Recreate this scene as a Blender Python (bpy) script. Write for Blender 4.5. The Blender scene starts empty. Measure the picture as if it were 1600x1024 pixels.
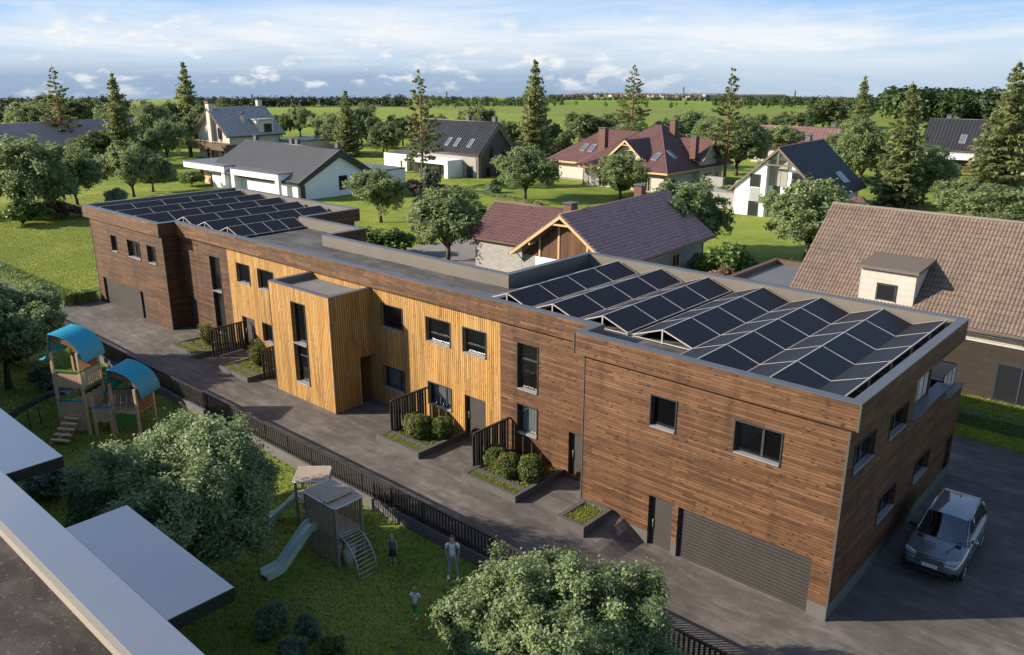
import bpy, bmesh, math, random
import numpy as np
from mathutils import Vector, Matrix
R = math.radians
scene = bpy.context.scene
COL = scene.collection
random.seed(7)

# ------------------------------------------------------------------ camera
cam_data = bpy.data.cameras.new('camera')
cam_data.sensor_width = 36.0
cam_data.lens = 28.674
cam_data.clip_start = 0.3
cam_data.clip_end = 20000.0
camera = bpy.data.objects.new('camera', cam_data)
COL.objects.link(camera)
camera.location = (8.218, -26.061, 18.376)
camera.rotation_euler = (math.pi / 2 - 0.30558, 0.0, 0.73137)
scene.camera = camera

# ------------------------------------------------------------------ light
SUN_EL = R(24.0)
SUN_DIR = Vector((-0.717, -0.697, 0.0)).normalized() * math.cos(SUN_EL) + Vector((0, 0, math.sin(SUN_EL)))
sun_data = bpy.data.lights.new('sun', 'SUN')
sun_data.energy = 4.6
sun_data.angle = R(0.6)
sun_data.color = (1.0, 0.90, 0.76)
sun = bpy.data.objects.new('sun', sun_data)
COL.objects.link(sun)
sun.rotation_euler = SUN_DIR.to_track_quat('Z', 'Y').to_euler()
sun.location = (-60, -60, 60)

scene.view_settings.view_transform = 'Standard'
scene.view_settings.look = 'None'
scene.view_settings.gamma = 1.0
scene.view_settings.exposure = 1.0
scene.view_settings.use_curve_mapping = False
scene.cycles.max_bounces = 8
scene.cycles.transparent_max_bounces = 12
scene.cycles.use_denoising = True
scene.cycles.caustics_reflective = False
scene.cycles.caustics_refractive = False

# ------------------------------------------------------------------ sky
world = bpy.data.worlds.new('World')
scene.world = world
world.use_nodes = True
def build_sky():
    nt = world.node_tree
    nt.nodes.clear()
    N = nt.nodes.new
    L = nt.links.new
    def math_n(op, a, b=None, clamp=False):
        n = N('ShaderNodeMath'); n.operation = op; n.use_clamp = clamp
        for i, v in enumerate((a, b)):
            if v is None: continue
            if isinstance(v, (int, float)): n.inputs[i].default_value = v
            else: L(v, n.inputs[i])
        return n.outputs[0]
    def mix(f, a, b):
        n = N('ShaderNodeMix'); n.data_type = 'RGBA'
        for s, v in ((n.inputs[0], f), (n.inputs[6], a), (n.inputs[7], b)):
            if isinstance(v, (int, float)): s.default_value = v
            elif isinstance(v, tuple): s.default_value = (*v, 1)
            else: L(v, s)
        return n.outputs[2]
    def ramp(f, pts, interp='LINEAR'):
        n = N('ShaderNodeValToRGB'); e = n.color_ramp.elements; n.color_ramp.interpolation = interp
        while len(e) < len(pts): e.new(0.5)
        for k, (p, c) in enumerate(pts):
            e[k].position = p
            e[k].color = (c, c, c, 1) if isinstance(c, (int, float)) else (*c, 1)
        L(f, n.inputs[0]); return n.outputs[0]
    sky = N('ShaderNodeTexSky'); sky.sky_type = 'NISHITA'; sky.sun_disc = False
    sky.sun_elevation = SUN_EL
    sky.sun_rotation = math.atan2(SUN_DIR.x, SUN_DIR.y)
    sky.altitude = 100; sky.air_density = 1.0; sky.dust_density = 0.6; sky.ozone_density = 1.2
    tint = N('ShaderNodeMix'); tint.data_type = 'RGBA'; tint.blend_type = 'MULTIPLY'; tint.inputs[0].default_value = 1.0
    L(sky.outputs[0], tint.inputs[6]); tint.inputs[7].default_value = (0.97, 0.98, 1.02, 1); base = tint.outputs[2]
    sc = N('ShaderNodeVectorMath'); sc.operation = 'SCALE'; sc.inputs['Scale'].default_value = SKY_STRENGTH
    L(base, sc.inputs[0])
    tc = N('ShaderNodeTexCoord'); sep = N('ShaderNodeSeparateXYZ'); L(tc.outputs['Generated'], sep.inputs[0])
    x, y, z = sep.outputs
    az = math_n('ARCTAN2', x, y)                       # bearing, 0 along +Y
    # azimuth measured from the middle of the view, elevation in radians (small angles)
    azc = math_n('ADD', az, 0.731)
    def noise(sx, sz, detail, rough, seed, dist=0.0):
        c = N('ShaderNodeCombineXYZ')
        L(math_n('MULTIPLY', azc, sx), c.inputs[0]); L(math_n('MULTIPLY', z, sz), c.inputs[1]); c.inputs[2].default_value = seed
        n = N('ShaderNodeTexNoise'); n.inputs['Scale'].default_value = 1.0; n.inputs['Detail'].default_value = detail
        n.inputs['Roughness'].default_value = rough; n.inputs['Distortion'].default_value = dist
        L(c.outputs[0], n.inputs['Vector']); return n.outputs[0]
    h = math_n('ADD', math_n('MULTIPLY', z, 6.0), 0.3, True)    # 0 at z=-0.05, .3 at 0, .78 at .08
    clear = ramp(h, SKY_CLEAR)
    # thin high veil, long streaks
    veil = ramp(noise(2.6, 20, 7, 0.60, 3.1, 0.7), [(0.38, 0.0), (0.62, 1.0)])
    veilh = ramp(h, [(0.30, 0.25), (0.46, 1.0), (0.60, 0.85), (0.80, 0.40), (0.95, 0.20)])
    col = mix(math_n('MULTIPLY', math_n('MULTIPLY', veil, veilh), 0.9), clear, SKY_VEIL)
    # grey-blue cloud bank near the horizon, on the left and centre
    leftness = ramp(math_n('ADD', math_n('MULTIPLY', azc, 0.8), 0.5), [(0.10, 1.0), (0.55, 0.85), (0.72, 0.12), (1.0, 0.05)])
    bank = ramp(noise(5.0, 60, 7, 0.62, 9.7, 0.4), [(0.42, 0.0), (0.58, 1.0)])
    bankh = ramp(h, [(0.10, 1.0), (0.28, 0.9), (0.36, 0.6), (0.48, 0.25), (0.60, 0.0)])
    col = mix(math_n('MULTIPLY', math_n('MULTIPLY', bank, bankh), leftness), col, SKY_BANK)
    low = ramp(h, [(0.16, 1.0), (0.26, 0.8), (0.34, 0.0)])
    col = mix(math_n('MULTIPLY', math_n('MULTIPLY', low, leftness), 0.75), col, SKY_LOW)
    # white cumulus puffs: crisp tops, greyer below
    p = noise(22, 56, 8, 0.55, 21.3, 0.15)
    puffm = ramp(p, [(0.545, 0.0), (0.66, 1.0)])
    puffh = ramp(h, [(0.14, 0.2), (0.24, 1.0), (0.58, 0.9), (0.72, 0.0)])
    pf = math_n('MULTIPLY', math_n('MULTIPLY', puffm, puffh), math_n('ADD', math_n('MULTIPLY', leftness, 0.8), 0.2))
    shade = ramp(noise(22, 62, 5, 0.6, 21.5), [(0.35, SKY_PUFF_DARK), (0.58, SKY_PUFF)])
    col = mix(pf, col, shade)
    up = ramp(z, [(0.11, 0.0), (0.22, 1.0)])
    # bright cloud kept to the viewed north-west; clear elsewhere, shaped to cut side-wall fill
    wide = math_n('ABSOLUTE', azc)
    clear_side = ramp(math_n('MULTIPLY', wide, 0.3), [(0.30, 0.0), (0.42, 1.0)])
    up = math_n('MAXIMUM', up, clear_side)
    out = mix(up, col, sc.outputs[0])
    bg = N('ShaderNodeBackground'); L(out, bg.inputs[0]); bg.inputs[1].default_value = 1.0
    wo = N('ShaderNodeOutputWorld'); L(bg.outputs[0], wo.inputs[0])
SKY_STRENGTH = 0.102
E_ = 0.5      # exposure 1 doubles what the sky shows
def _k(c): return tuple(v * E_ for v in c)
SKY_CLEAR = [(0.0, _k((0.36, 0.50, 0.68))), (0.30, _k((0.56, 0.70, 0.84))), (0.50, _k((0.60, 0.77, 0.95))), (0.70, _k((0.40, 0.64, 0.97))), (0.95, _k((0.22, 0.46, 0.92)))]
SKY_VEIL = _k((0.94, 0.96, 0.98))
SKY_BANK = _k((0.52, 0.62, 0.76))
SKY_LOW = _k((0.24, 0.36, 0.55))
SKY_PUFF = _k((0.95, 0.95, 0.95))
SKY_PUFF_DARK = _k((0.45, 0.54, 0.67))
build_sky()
# ------------------------------------------------------------------ objects
def tag(o, label=None, cat=None, group=None, kind=None):
    if label: o['label'] = label
    if cat: o['category'] = cat
    if group: o['group'] = group
    if kind: o['kind'] = kind
    return o
def empty(name, loc, rz=0.0, label=None, cat=None, group=None):
    o = bpy.data.objects.new(name, None); COL.objects.link(o)
    o.location = loc; o.rotation_euler = (0, 0, rz); o.empty_display_size = 0.3
    return tag(o, label, cat, group)
def link_mesh(name, me, mats, parent=None):
    o = bpy.data.objects.new(name, me); COL.objects.link(o)
    for m in (mats if isinstance(mats, (list, tuple)) else [mats]): me.materials.append(m)
    if parent: o.parent = parent
    return o
def copy_tree(o, parent=None):
    c = o.copy(); COL.objects.link(c)
    if parent: c.parent = parent
    for ch in list(o.children): copy_tree(ch, c)
    return c

class MB:
    """collects faces, then links them as one mesh object"""
    def __init__(self): self.v = []; self.f = []; self.m = []; self.sm = []
    def add(self, vs, fs, mi=0, smooth=False):
        b = len(self.v); self.v += [tuple(p) for p in vs]
        for f in fs:
            self.f.append([b + i for i in f]); self.m.append(mi); self.sm.append(smooth)
        return self
    def quad(self, a, b, c, d, mi=0): return self.add([a, b, c, d], [(0, 1, 2, 3)], mi)
    def poly(self, pts, mi=0): return self.add(pts, [tuple(range(len(pts)))], mi)
    def box(self, x0, x1, y0, y1, z0, z1, mi=0, faces='all'):
        vs = [(x0, y0, z0), (x1, y0, z0), (x1, y1, z0), (x0, y1, z0), (x0, y0, z1), (x1, y0, z1), (x1, y1, z1), (x0, y1, z1)]
        return self.add(vs, [(0, 3, 2, 1), (4, 5, 6, 7), (0, 1, 5, 4), (1, 2, 6, 5), (2, 3, 7, 6), (3, 0, 4, 7)], mi)
    def obox(self, o, ux, uy, uz, mi=0):
        o, ux, uy, uz = Vector(o), Vector(ux), Vector(uy), Vector(uz)
        vs = [o, o + ux, o + ux + uy, o + uy, o + uz, o + ux + uz, o + ux + uy + uz, o + uy + uz]
        return self.add(vs, [(0, 3, 2, 1), (4, 5, 6, 7), (0, 1, 5, 4), (1, 2, 6, 5), (2, 3, 7, 6), (3, 0, 4, 7)], mi)
    def beam(self, a, b, w, h, mi=0, up=(0, 0, 1)):
        a, b = Vector(a), Vector(b); d = (b - a).normalized(); s = d.cross(Vector(up))
        if s.length < 1e-5: s = d.cross(Vector((1, 0, 0)))
        s.normalize(); t = s.cross(d)
        return self.obox(a - s * w / 2 - t * h / 2, b - a, s * w, t * h, mi)
    def tube(self, pts, r, seg=8, mi=0, cap=True, smooth=True):
        pts = [Vector(p) for p in pts]; n = len(pts)
        rs = r if isinstance(r, (list, tuple)) else [r] * n
        vs = []; prev = None
        for i, p in enumerate(pts):
            d = (pts[min(i + 1, n - 1)] - pts[max(i - 1, 0)])
            d = d.normalized() if d.length > 1e-9 else Vector((0, 0, 1))
            if prev is None:
                ref = Vector((1, 0, 0)) if abs(d.x) < 0.9 else Vector((0, 1, 0))
            else: ref = prev
            s = (ref - d * ref.dot(d)).normalized(); t = d.cross(s); prev = s
            for k in range(seg):
                a = 2 * math.pi * k / seg
                vs.append(p + (s * math.cos(a) + t * math.sin(a)) * rs[i])
        fs = []
        for i in range(n - 1):
            for k in range(seg):
                k2 = (k + 1) % seg
                fs.append((i * seg + k, i * seg + k2, (i + 1) * seg + k2, (i + 1) * seg + k))
        self.add(vs, fs, mi, smooth)
        if cap:
            b = len(self.v) - n * seg
            self.f.append([b + k for k in range(seg)][::-1]); self.m.append(mi); self.sm.append(False)
            self.f.append([b + (n - 1) * seg + k for k in range(seg)]); self.m.append(mi); self.sm.append(False)
        return self
    def prism(self, prof, a0, a1, fn, mi=0):
        """prof: list of 2D points; fn(p, q, a)->xyz; extruded from a0 to a1"""
        n = len(prof)
        vs = [fn(p, q, a0) for p, q in prof] + [fn(p, q, a1) for p, q in prof]
        fs = [tuple(range(n))[::-1], tuple(range(n, 2 * n))]
        fs += [(i, (i + 1) % n, n + (i + 1) % n, n + i) for i in range(n)]
        return self.add(vs, fs, mi)
    def build(self, name, mats, parent=None, bevel=0.0, recalc=True):
        me = bpy.data.meshes.new(name)
        me.from_pydata(self.v, [], self.f); 
        me.polygons.foreach_set('material_index', self.m)
        me.polygons.foreach_set('use_smooth', self.sm)
        if recalc or bevel:
            bm = bmesh.new(); bm.from_mesh(me)
            bmesh.ops.recalc_face_normals(bm, faces=bm.faces)
            if bevel:
                bmesh.ops.remove_doubles(bm, verts=bm.verts, dist=1e-5)
                ed = [e for e in bm.edges if len(e.link_faces) == 2 and e.calc_face_angle(0) > 0.5]
                bmesh.ops.bevel(bm, geom=ed, offset=bevel, segments=2, affect='EDGES', profile=0.6)
            bm.to_mesh(me); bm.free()
        me.update()
        return link_mesh(name, me, mats, parent)

# ------------------------------------------------------------------ materials
class NT:
    def __init__(self, name):
        self.mat = bpy.data.materials.new(name); self.mat.use_nodes = True
        self.t = self.mat.node_tree; self.t.nodes.clear()
        self.out = self.n('ShaderNodeOutputMaterial')
        self.b = self.n('ShaderNodeBsdfPrincipled'); self.l(self.b.outputs[0], self.out.inputs[0])
    def n(self, t): return self.t.nodes.new(t)
    def l(self, a, b): self.t.links.new(a, b)
    def put(self, s, v):
        if isinstance(v, (int, float)):
            s.default_value = v
        elif isinstance(v, (tuple, list)):
            s.default_value = (*v, 1) if len(v) == 3 and len(s.default_value) == 4 else v
        else: self.l(v, s)
    def math(self, op, a, b=0.0, c=None, clamp=False):
        n = self.n('ShaderNodeMath'); n.operation = op; n.use_clamp = clamp
        self.put(n.inputs[0], a); self.put(n.inputs[1], b)
        if c is not None: self.put(n.inputs[2], c)
        return n.outputs[0]
    def mix(self, f, a, b, blend='MIX'):
        n = self.n('ShaderNodeMix'); n.data_type = 'RGBA'; n.blend_type = blend
        self.put(n.inputs[0], f); self.put(n.inputs[6], a); self.put(n.inputs[7], b)
        return n.outputs[2]
    def ramp(self, f, pts, interp='LINEAR'):
        n = self.n('ShaderNodeValToRGB'); e = n.color_ramp.elements; n.color_ramp.interpolation = interp
        while len(e) < len(pts): e.new(0.5)
        for k, (p, c) in enumerate(pts):
            e[k].position = p; e[k].color = (c, c, c, 1) if isinstance(c, (int, float)) else (*c, 1)
        self.put(n.inputs[0], f); return n.outputs[0]
    def coord(self, kind='Object'):
        if kind == 'World':
            return self.n('ShaderNodeNewGeometry').outputs['Position']
        return self.n('ShaderNodeTexCoord').outputs[kind]
    def sep(self, v):
        s = self.n('ShaderNodeSeparateXYZ'); self.l(v, s.inputs[0]); return s.outputs
    def comb(self, x=0.0, y=0.0, z=0.0):
        c = self.n('ShaderNodeCombineXYZ')
        for s, v in zip(c.inputs, (x, y, z)): self.put(s, v)
        return c.outputs[0]
    def noise(self, v, scale, detail=3, rough=0.55, dist=0.0):
        n = self.n('ShaderNodeTexNoise'); self.l(v, n.inputs['Vector'])
        n.inputs['Scale'].default_value = scale; n.inputs['Detail'].default_value = detail
        n.inputs['Roughness'].default_value = rough; n.inputs['Distortion'].default_value = dist
        return n.outputs[0]
    def white(self, v):
        n = self.n('ShaderNodeTexWhiteNoise'); n.noise_dimensions = '3D'; self.l(v, n.inputs['Vector']); return n.outputs['Value']
    def voro(self, v, scale, feature='F1', out='Distance', rnd=1.0):
        n = self.n('ShaderNodeTexVoronoi'); n.feature = feature; self.l(v, n.inputs['Vector'])
        n.inputs['Scale'].default_value = scale; n.inputs['Randomness'].default_value = rnd
        return n.outputs[out]
    def bump(self, h, strength=0.4, dist=0.01):
        n = self.n('ShaderNodeBump'); n.inputs['Strength'].default_value = strength; n.inputs['Distance'].default_value = dist
        self.l(h, n.inputs['Height']); self.l(n.outputs[0], self.b.inputs['Normal'])
    def set(self, **k):
        names = dict(color='Base Color', rough='Roughness', metal='Metallic', spec='Specular IOR Level', coat='Coat Weight', coat_rough='Coat Roughness', alpha='Alpha')
        for a, v in k.items(): self.put(self.b.inputs[names[a]], v)
        return self
def vscale(c, k): return tuple(min(1.0, x * k) for x in c)
def pbr(name, col, rough=0.6, var=0.15, scale=1.5, fine=30.0, bump=0.12, metal=0.0, spec=0.4, coord='Object'):
    m = NT(name); v = m.coord(coord)
    big = m.noise(v, scale, 4, 0.6); sm = m.noise(v, fine, 3, 0.6)
    f = m.math('ADD', m.math('MULTIPLY', big, 0.65), m.math('MULTIPLY', sm, 0.35))
    c = m.ramp(f, [(0.28, vscale(col, 1 - var)), (0.72, vscale(col, 1 + var))])
    r = m.math('ADD', m.math('MULTIPLY', big, 0.24), rough - 0.12, clamp=True)
    m.set(color=c, rough=r, metal=metal, spec=spec)
    if bump: m.bump(sm, bump, 0.01)
    return m.mat

def plank_mat(name, tones, width, length, vertical, gap=0.06, knots=0.6, rough=0.62, contrast=1.0, bump=0.5):
    """boards on axis-aligned walls: u = x + y runs along the wall, z up"""
    m = NT(name); x, y, z = m.sep(m.coord('Object'))
    u = m.math('ADD', x, y)
    along, across = (z, u) if vertical else (u, z)
    k = m.math('DIVIDE', across, width); row = m.math('FLOOR', k); fr = m.math('FRACT', k)
    r0 = m.white(m.comb(row, 3.7, 1.3))
    al = m.math('ADD', m.math('DIVIDE', along, length), m.math('MULTIPLY', r0, 7.0))
    seg = m.math('FLOOR', al); fa = m.math('FRACT', al)
    rb = m.white(m.comb(row, seg, 9.1))
    g1 = m.noise(m.comb(m.math('MULTIPLY', along, 0.9), m.math('MULTIPLY', across, 34.0), m.math('MULTIPLY', rb, 40.0)), 1.0, 5, 0.62, 0.6)
    g2 = m.noise(m.comb(m.math('MULTIPLY', along, 0.55), m.math('MULTIPLY', across, 4.2), m.math('MULTIPLY', rb, 3.0)), 1.0, 4, 0.62)
    t = m.math('ADD', m.math('ADD', m.math('MULTIPLY', rb, 0.30), m.math('MULTIPLY', g1, 0.62)), m.math('MULTIPLY', g2, 0.58))
    t = m.math('ADD', m.math('MULTIPLY', m.math('SUBTRACT', t, 0.75), contrast * 1.25), 0.5, clamp=True)
    n = len(tones)
    c = m.ramp(t, [(0.06 + 0.88 * i / (n - 1), tones[i]) for i in range(n)])
    wth = m.noise(m.comb(m.math('MULTIPLY', u, 1.3), m.math('MULTIPLY', z, 0.14), 7.0), 1.0, 5, 0.6)
    c = m.mix(1.0, c, m.ramp(wth, [(0.36, (0.74, 0.73, 0.72)), (0.5, (1.0, 1.0, 1.0)), (0.66, (1.16, 1.12, 1.08))]), 'MULTIPLY')
    kv = m.comb(m.math('MULTIPLY', along, 2.3), m.math('MULTIPLY', across, 6.0), 2.0)
    kd = m.voro(kv, 1.0)
    kn = m.ramp(kd, [(0.10, 1.0), (0.27, 0.0)])
    c = m.mix(m.math('MULTIPLY', kn, knots), c, vscale(tones[0], 0.42))
    edge = m.math('MINIMUM', fr, m.math('SUBTRACT', 1.0, fr))
    line = m.math('SUBTRACT', 1.0, m.ramp(edge, [(gap * 0.35, 0.0), (gap, 1.0)]))
    bf = m.math('MINIMUM', fa, m.math('SUBTRACT', 1.0, fa))
    butt = m.math('SUBTRACT', 1.0, m.ramp(bf, [(0.0008, 0.0), (0.0022, 1.0)]))
    line = m.math('MAXIMUM', line, m.math('MULTIPLY', butt, 0.8))
    c = m.mix(m.math('MULTIPLY', line, 0.78), c, vscale(tones[0], 0.28))
    m.set(color=c, rough=m.math('ADD', m.math('MULTIPLY', g1, 0.2), rough - 0.1), spec=0.3)
    hgt = m.math('ADD', m.math('MULTIPLY', m.math('SUBTRACT', 1.0, line), 1.0), m.math('MULTIPLY', g1, 0.14))
    m.bump(hgt, bump, 0.012)
    return m.mat
def leaf_mat(name, dark, mid, light, rough=0.5, trans=0.35, spec=0.35, yellow=None):
    m = NT(name)
    g = m.n('ShaderNodeNewGeometry'); rnd = g.outputs['Random Per Island']
    v = m.coord('Object'); clump = m.noise(v, 0.9, 3, 0.6)
    oi = m.n('ShaderNodeObjectInfo').outputs['Random']
    t = m.math('ADD', m.math('ADD', m.math('MULTIPLY', rnd, 0.55), m.math('MULTIPLY', clump, 0.55)), m.math('MULTIPLY', oi, 0.16))
    c = m.ramp(m.math('SUBTRACT', t, 0.12), [(0.12, dark), (0.5, mid), (0.9, light)])
    if yellow: c = m.mix(m.ramp(rnd, [(0.93, 0.0), (0.95, 1.0)], 'CONSTANT'), c, yellow)
    m.set(color=c, rough=rough, spec=spec)
    tr = m.n('ShaderNodeBsdfTranslucent'); m.l(m.mix(0.5, c, vscale(light, 1.3)), tr.inputs[0])
    mx = m.n('ShaderNodeMixShader'); mx.inputs[0].default_value = trans
    m.l(m.b.outputs[0], mx.inputs[1]); m.l(tr.outputs[0], mx.inputs[2]); m.l(mx.outputs[0], m.out.inputs[0])
    return m.mat
def glass_mat(name, tint=(0.75, 0.8, 0.82), clear=0.55, rough=0.02, body=(0.01, 0.012, 0.014), metal=0.0):
    m = NT(name); m.set(color=body, rough=rough, spec=0.9, metal=metal)
    tr = m.n('ShaderNodeBsdfTransparent'); tr.inputs[0].default_value = (*tint, 1)
    lw = m.n('ShaderNodeLayerWeight'); lw.inputs[0].default_value = 0.22
    f = m.math('MULTIPLY', m.math('SUBTRACT', 1.0, lw.outputs['Facing']), clear)
    mx = m.n('ShaderNodeMixShader'); m.l(f, mx.inputs[0]); m.l(m.b.outputs[0], mx.inputs[1]); m.l(tr.outputs[0], mx.inputs[2])
    m.l(mx.outputs[0], m.out.inputs[0]); return m.mat
def tile_bump_mat(name, col, course=0.35, wave=0.3, var=0.22, rough=0.55):
    """flat-shaded concrete / clay tiles; geometry carries the courses, this the weathering"""
    m = NT(name); v = m.coord('Object')
    big = m.noise(v, 0.45, 4, 0.6); sm = m.noise(v, 9.0, 3, 0.6)
    cell = m.voro(v, 3.0, 'F1', 'Color'); cr = m.sep(cell)[0]
    t = m.math('ADD', m.math('ADD', m.math('MULTIPLY', big, 0.45), m.math('MULTIPLY', sm, 0.25)), m.math('MULTIPLY', cr, 0.3))
    c = m.ramp(t, [(0.25, vscale(col, 1 - var)), (0.75, vscale(col, 1 + var))])
    m.set(color=c, rough=rough, spec=0.35); m.bump(sm, 0.15, 0.01); return m.mat
def brick_mat(name, c1, c2, mortar, w=0.25, h=0.075, rough=0.8, mort=0.012, mix_axes=True, bias=0.0):
    m = NT(name); x, y, z = m.sep(m.coord('Object'))
    v = m.comb(m.math('ADD', x, y), z, 0.0)
    b = m.n('ShaderNodeTexBrick'); m.l(v, b.inputs['Vector']); b.inputs['Scale'].default_value = 1.0
    b.inputs['Brick Width'].default_value = w; b.inputs['Row Height'].default_value = h; b.inputs['Mortar Size'].default_value = mort
    b.inputs['Bias'].default_value = bias
    b.inputs['Color1'].default_value = (*c1, 1); b.inputs['Color2'].default_value = (*c2, 1); b.inputs['Mortar'].default_value = (*mortar, 1)
    n = m.noise(m.coord('Object'), 2.0, 4, 0.6)
    c = m.mix(0.35, b.outputs[0], m.ramp(n, [(0.3, vscale(c1, 0.75)), (0.7, vscale(c2, 1.2))]))
    m.set(color=c, rough=rough, spec=0.25)
    m.bump(m.math('SUBTRACT', 1.0, b.outputs['Fac']), 0.35, 0.008); return m.mat

M = {}
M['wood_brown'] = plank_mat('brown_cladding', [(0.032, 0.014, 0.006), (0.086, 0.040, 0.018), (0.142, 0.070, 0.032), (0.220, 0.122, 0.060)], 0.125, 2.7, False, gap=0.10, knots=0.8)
M['wood_brown_shade_tone'] = plank_mat('shade_toned_brown_cladding', [(0.026, 0.011, 0.005), (0.068, 0.031, 0.014), (0.115, 0.055, 0.026), (0.18, 0.095, 0.048)], 0.125, 2.7, False, gap=0.10, knots=0.7)  # same brown boards; side wall's shade put into the colour, far block darker too
M['wood_yellow'] = plank_mat('yellow_cladding', [(0.24, 0.110, 0.028), (0.36, 0.190, 0.055), (0.46, 0.262, 0.085), (0.55, 0.345, 0.13)], 0.145, 3.4, True, gap=0.22, knots=0.6)
M['wood_gable'] = plank_mat('gable_boards', [(0.05, 0.024, 0.012), (0.12, 0.058, 0.030), (0.18, 0.09, 0.048)], 0.15, 3.0, True, gap=0.08, knots=0.4)
M['asphalt'] = None
def membrane(name, col):
    m = NT(name); p = m.coord('World'); x, y, z = m.sep(p)
    st = m.noise(m.comb(m.math('MULTIPLY', x, .45), m.math('MULTIPLY', y, 1.5), 0.0), 1.0, 5, .68, .9); fine = m.noise(p, 22, 3, .6); pud = m.noise(p, .35, 4, .6)
    t = m.math('ADD', m.math('ADD', m.math('MULTIPLY', st, .5), m.math('MULTIPLY', fine, .2)), m.math('MULTIPLY', pud, .3))
    c = m.ramp(t, [(.40, vscale(col, .6)), (.5, col), (.60, vscale(col, 1.7))])
    seam = m.math('FRACT', m.math('DIVIDE', x, 1.05)); c = m.mix(m.math('MULTIPLY', m.math('LESS_THAN', seam, .025), .45), c, vscale(col, .4))
    m.set(color=c, rough=m.math('ADD', m.math('MULTIPLY', pud, .4), .5), spec=.3); m.bump(fine, .2, .01); return m.mat
M['deck'] = membrane('roof_membrane', (0.078, 0.073, 0.069))
M['parapet'] = pbr('parapet_render', (0.135, 0.118, 0.098), 0.85, 0.16, 0.7, 26, 0.25)
M['coping'] = pbr('coping_metal', (0.100, 0.103, 0.115), 0.45, 0.12, 0.8, 20, 0.03, metal=0.2)
M['trim'] = pbr('corner_trim', (0.115, 0.107, 0.098), 0.45, 0.1, 1, 20, 0.0, metal=0.4)
M['plinth'] = pbr('concrete_plinth', (0.100, 0.094, 0.087), 0.85, 0.2, 0.9, 30, 0.2)
M['frame'] = pbr('window_frame', (0.040, 0.042, 0.046), 0.42, 0.1, 1, 20, 0.0)
M['sill'] = pbr('aluminium_sill', (0.45, 0.45, 0.46), 0.35, 0.1, 1, 20, 0.0, metal=0.5)
M['glass'] = glass_mat('window_glass', tint=(.9, .93, .94), clear=0.86)
M['glass_far'] = glass_mat('far_window_glass', clear=0.0, body=(0.018, 0.020, 0.024))
M['glass_clear'] = glass_mat('pale_glass', tint=(0.86, 0.9, 0.9), clear=0.55, rough=.08, body=(.66, .62, .57))
M['door'] = pbr('door_panel', (0.052, 0.047, 0.042), 0.55, 0.1, 1.5, 40, 0.05)
M['garage'] = pbr('garage_slats', (0.034, 0.030, 0.027), 0.55, 0.1, 1.5, 40, 0.05)
M['garage_line'] = pbr('garage_bright_slat', (0.19, 0.175, 0.16), 0.5, 0.08, 1.5, 40, 0.0)
M['black'] = pbr('black_metal', (0.012, 0.012, 0.013), 0.45, 0.15, 2, 30, 0.0)
M['dark_metal'] = pbr('dark_metal', (0.032, 0.030, 0.028), 0.5, 0.15, 2, 30, 0.03)
M['room'] = pbr('room_plaster', (0.78, 0.74, 0.66), 0.85, 0.05, 1, 20, 0.0)
M['room_dark'] = pbr('room_dark', (0.07, 0.065, 0.06), 0.85, 0.1, 1, 20, 0.0)
M['parquet'] = plank_mat('parquet', [(0.30, 0.12, 0.04), (0.48, 0.22, 0.08), (0.60, 0.31, 0.13)], 0.12, 1.2, False, gap=0.05, knots=0.2)
M['curtain'] = pbr('curtain_cloth', (0.50, 0.49, 0.48), 0.9, 0.08, 3, 30, 0.0)
M['panel'] = NT('solar_glass').set(color=(0.015, 0.014, 0.018), rough=0.50, spec=0.16).mat
M['alu'] = pbr('panel_frame_aluminium', (0.42, 0.39, 0.36), 0.45, 0.06, 2, 30, 0.0, metal=0.2)
M['soil'] = pbr('planter_soil', (0.045, 0.032, 0.020), 0.95, 0.4, 3, 40, 0.4)
M['kerb'] = pbr('planter_concrete', (0.080, 0.074, 0.068), 0.85, 0.22, 1.5, 40, 0.2)
M['white'] = pbr('white_render', (0.74, 0.74, 0.73), 0.8, 0.06, 0.8, 40, 0.12)
M['greywall'] = pbr('grey_render', (0.30, 0.275, 0.25), 0.8, 0.08, 0.8, 40, 0.12)
M['cream'] = brick_mat('cream_stone', (0.56, 0.51, 0.44), (0.46, 0.42, 0.36), (0.36, 0.33, 0.29), 0.5, 0.22)
M['stone'] = brick_mat('grey_stone', (0.38, 0.36, 0.33), (0.27, 0.255, 0.235), (0.20, 0.19, 0.175), 0.45, 0.2)
M['darkbrick'] = brick_mat('dark_brick', (0.070, 0.063, 0.058), (0.105, 0.094, 0.085), (0.05, 0.046, 0.043), 0.25, 0.08)
M['brownstone'] = brick_mat('brown_stone_blocks', (0.042, 0.033, 0.025), (0.032, 0.025, 0.019), (0.014, 0.011, 0.009), 1.1, 0.42, mort=0.012)
M['palestone'] = brick_mat('pale_stone_blocks', (0.50, 0.46, 0.395), (0.44, 0.405, 0.35), (0.33, 0.30, 0.26), 0.9, 0.4, mort=0.012)
M['rubble'] = brick_mat('rubble_base', (0.34, 0.30, 0.25), (0.20, 0.18, 0.155), (0.14, 0.125, 0.11), 0.35, 0.16)
M['tile_brown'] = tile_bump_mat('brown_tiles', (0.168, 0.122, 0.092))
M['tile_red'] = tile_bump_mat('red_brown_tiles', (0.125, 0.066, 0.060))
M['tile_plum'] = tile_bump_mat('plum_tiles', (0.33, 0.20, 0.185))
M['tile_pink'] = tile_bump_mat('faded_red_tiles', (0.20, 0.115, 0.108))
M['tile_grey'] = tile_bump_mat('grey_tiles', (0.33, 0.31, 0.295))
M['tile_mauve'] = tile_bump_mat('mauve_tiles', (0.36, 0.275, 0.265))
M['seam'] = pbr('standing_seam_metal', (0.165, 0.158, 0.152), 0.42, 0.1, 0.5, 15, 0.02, metal=0.3)
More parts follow.
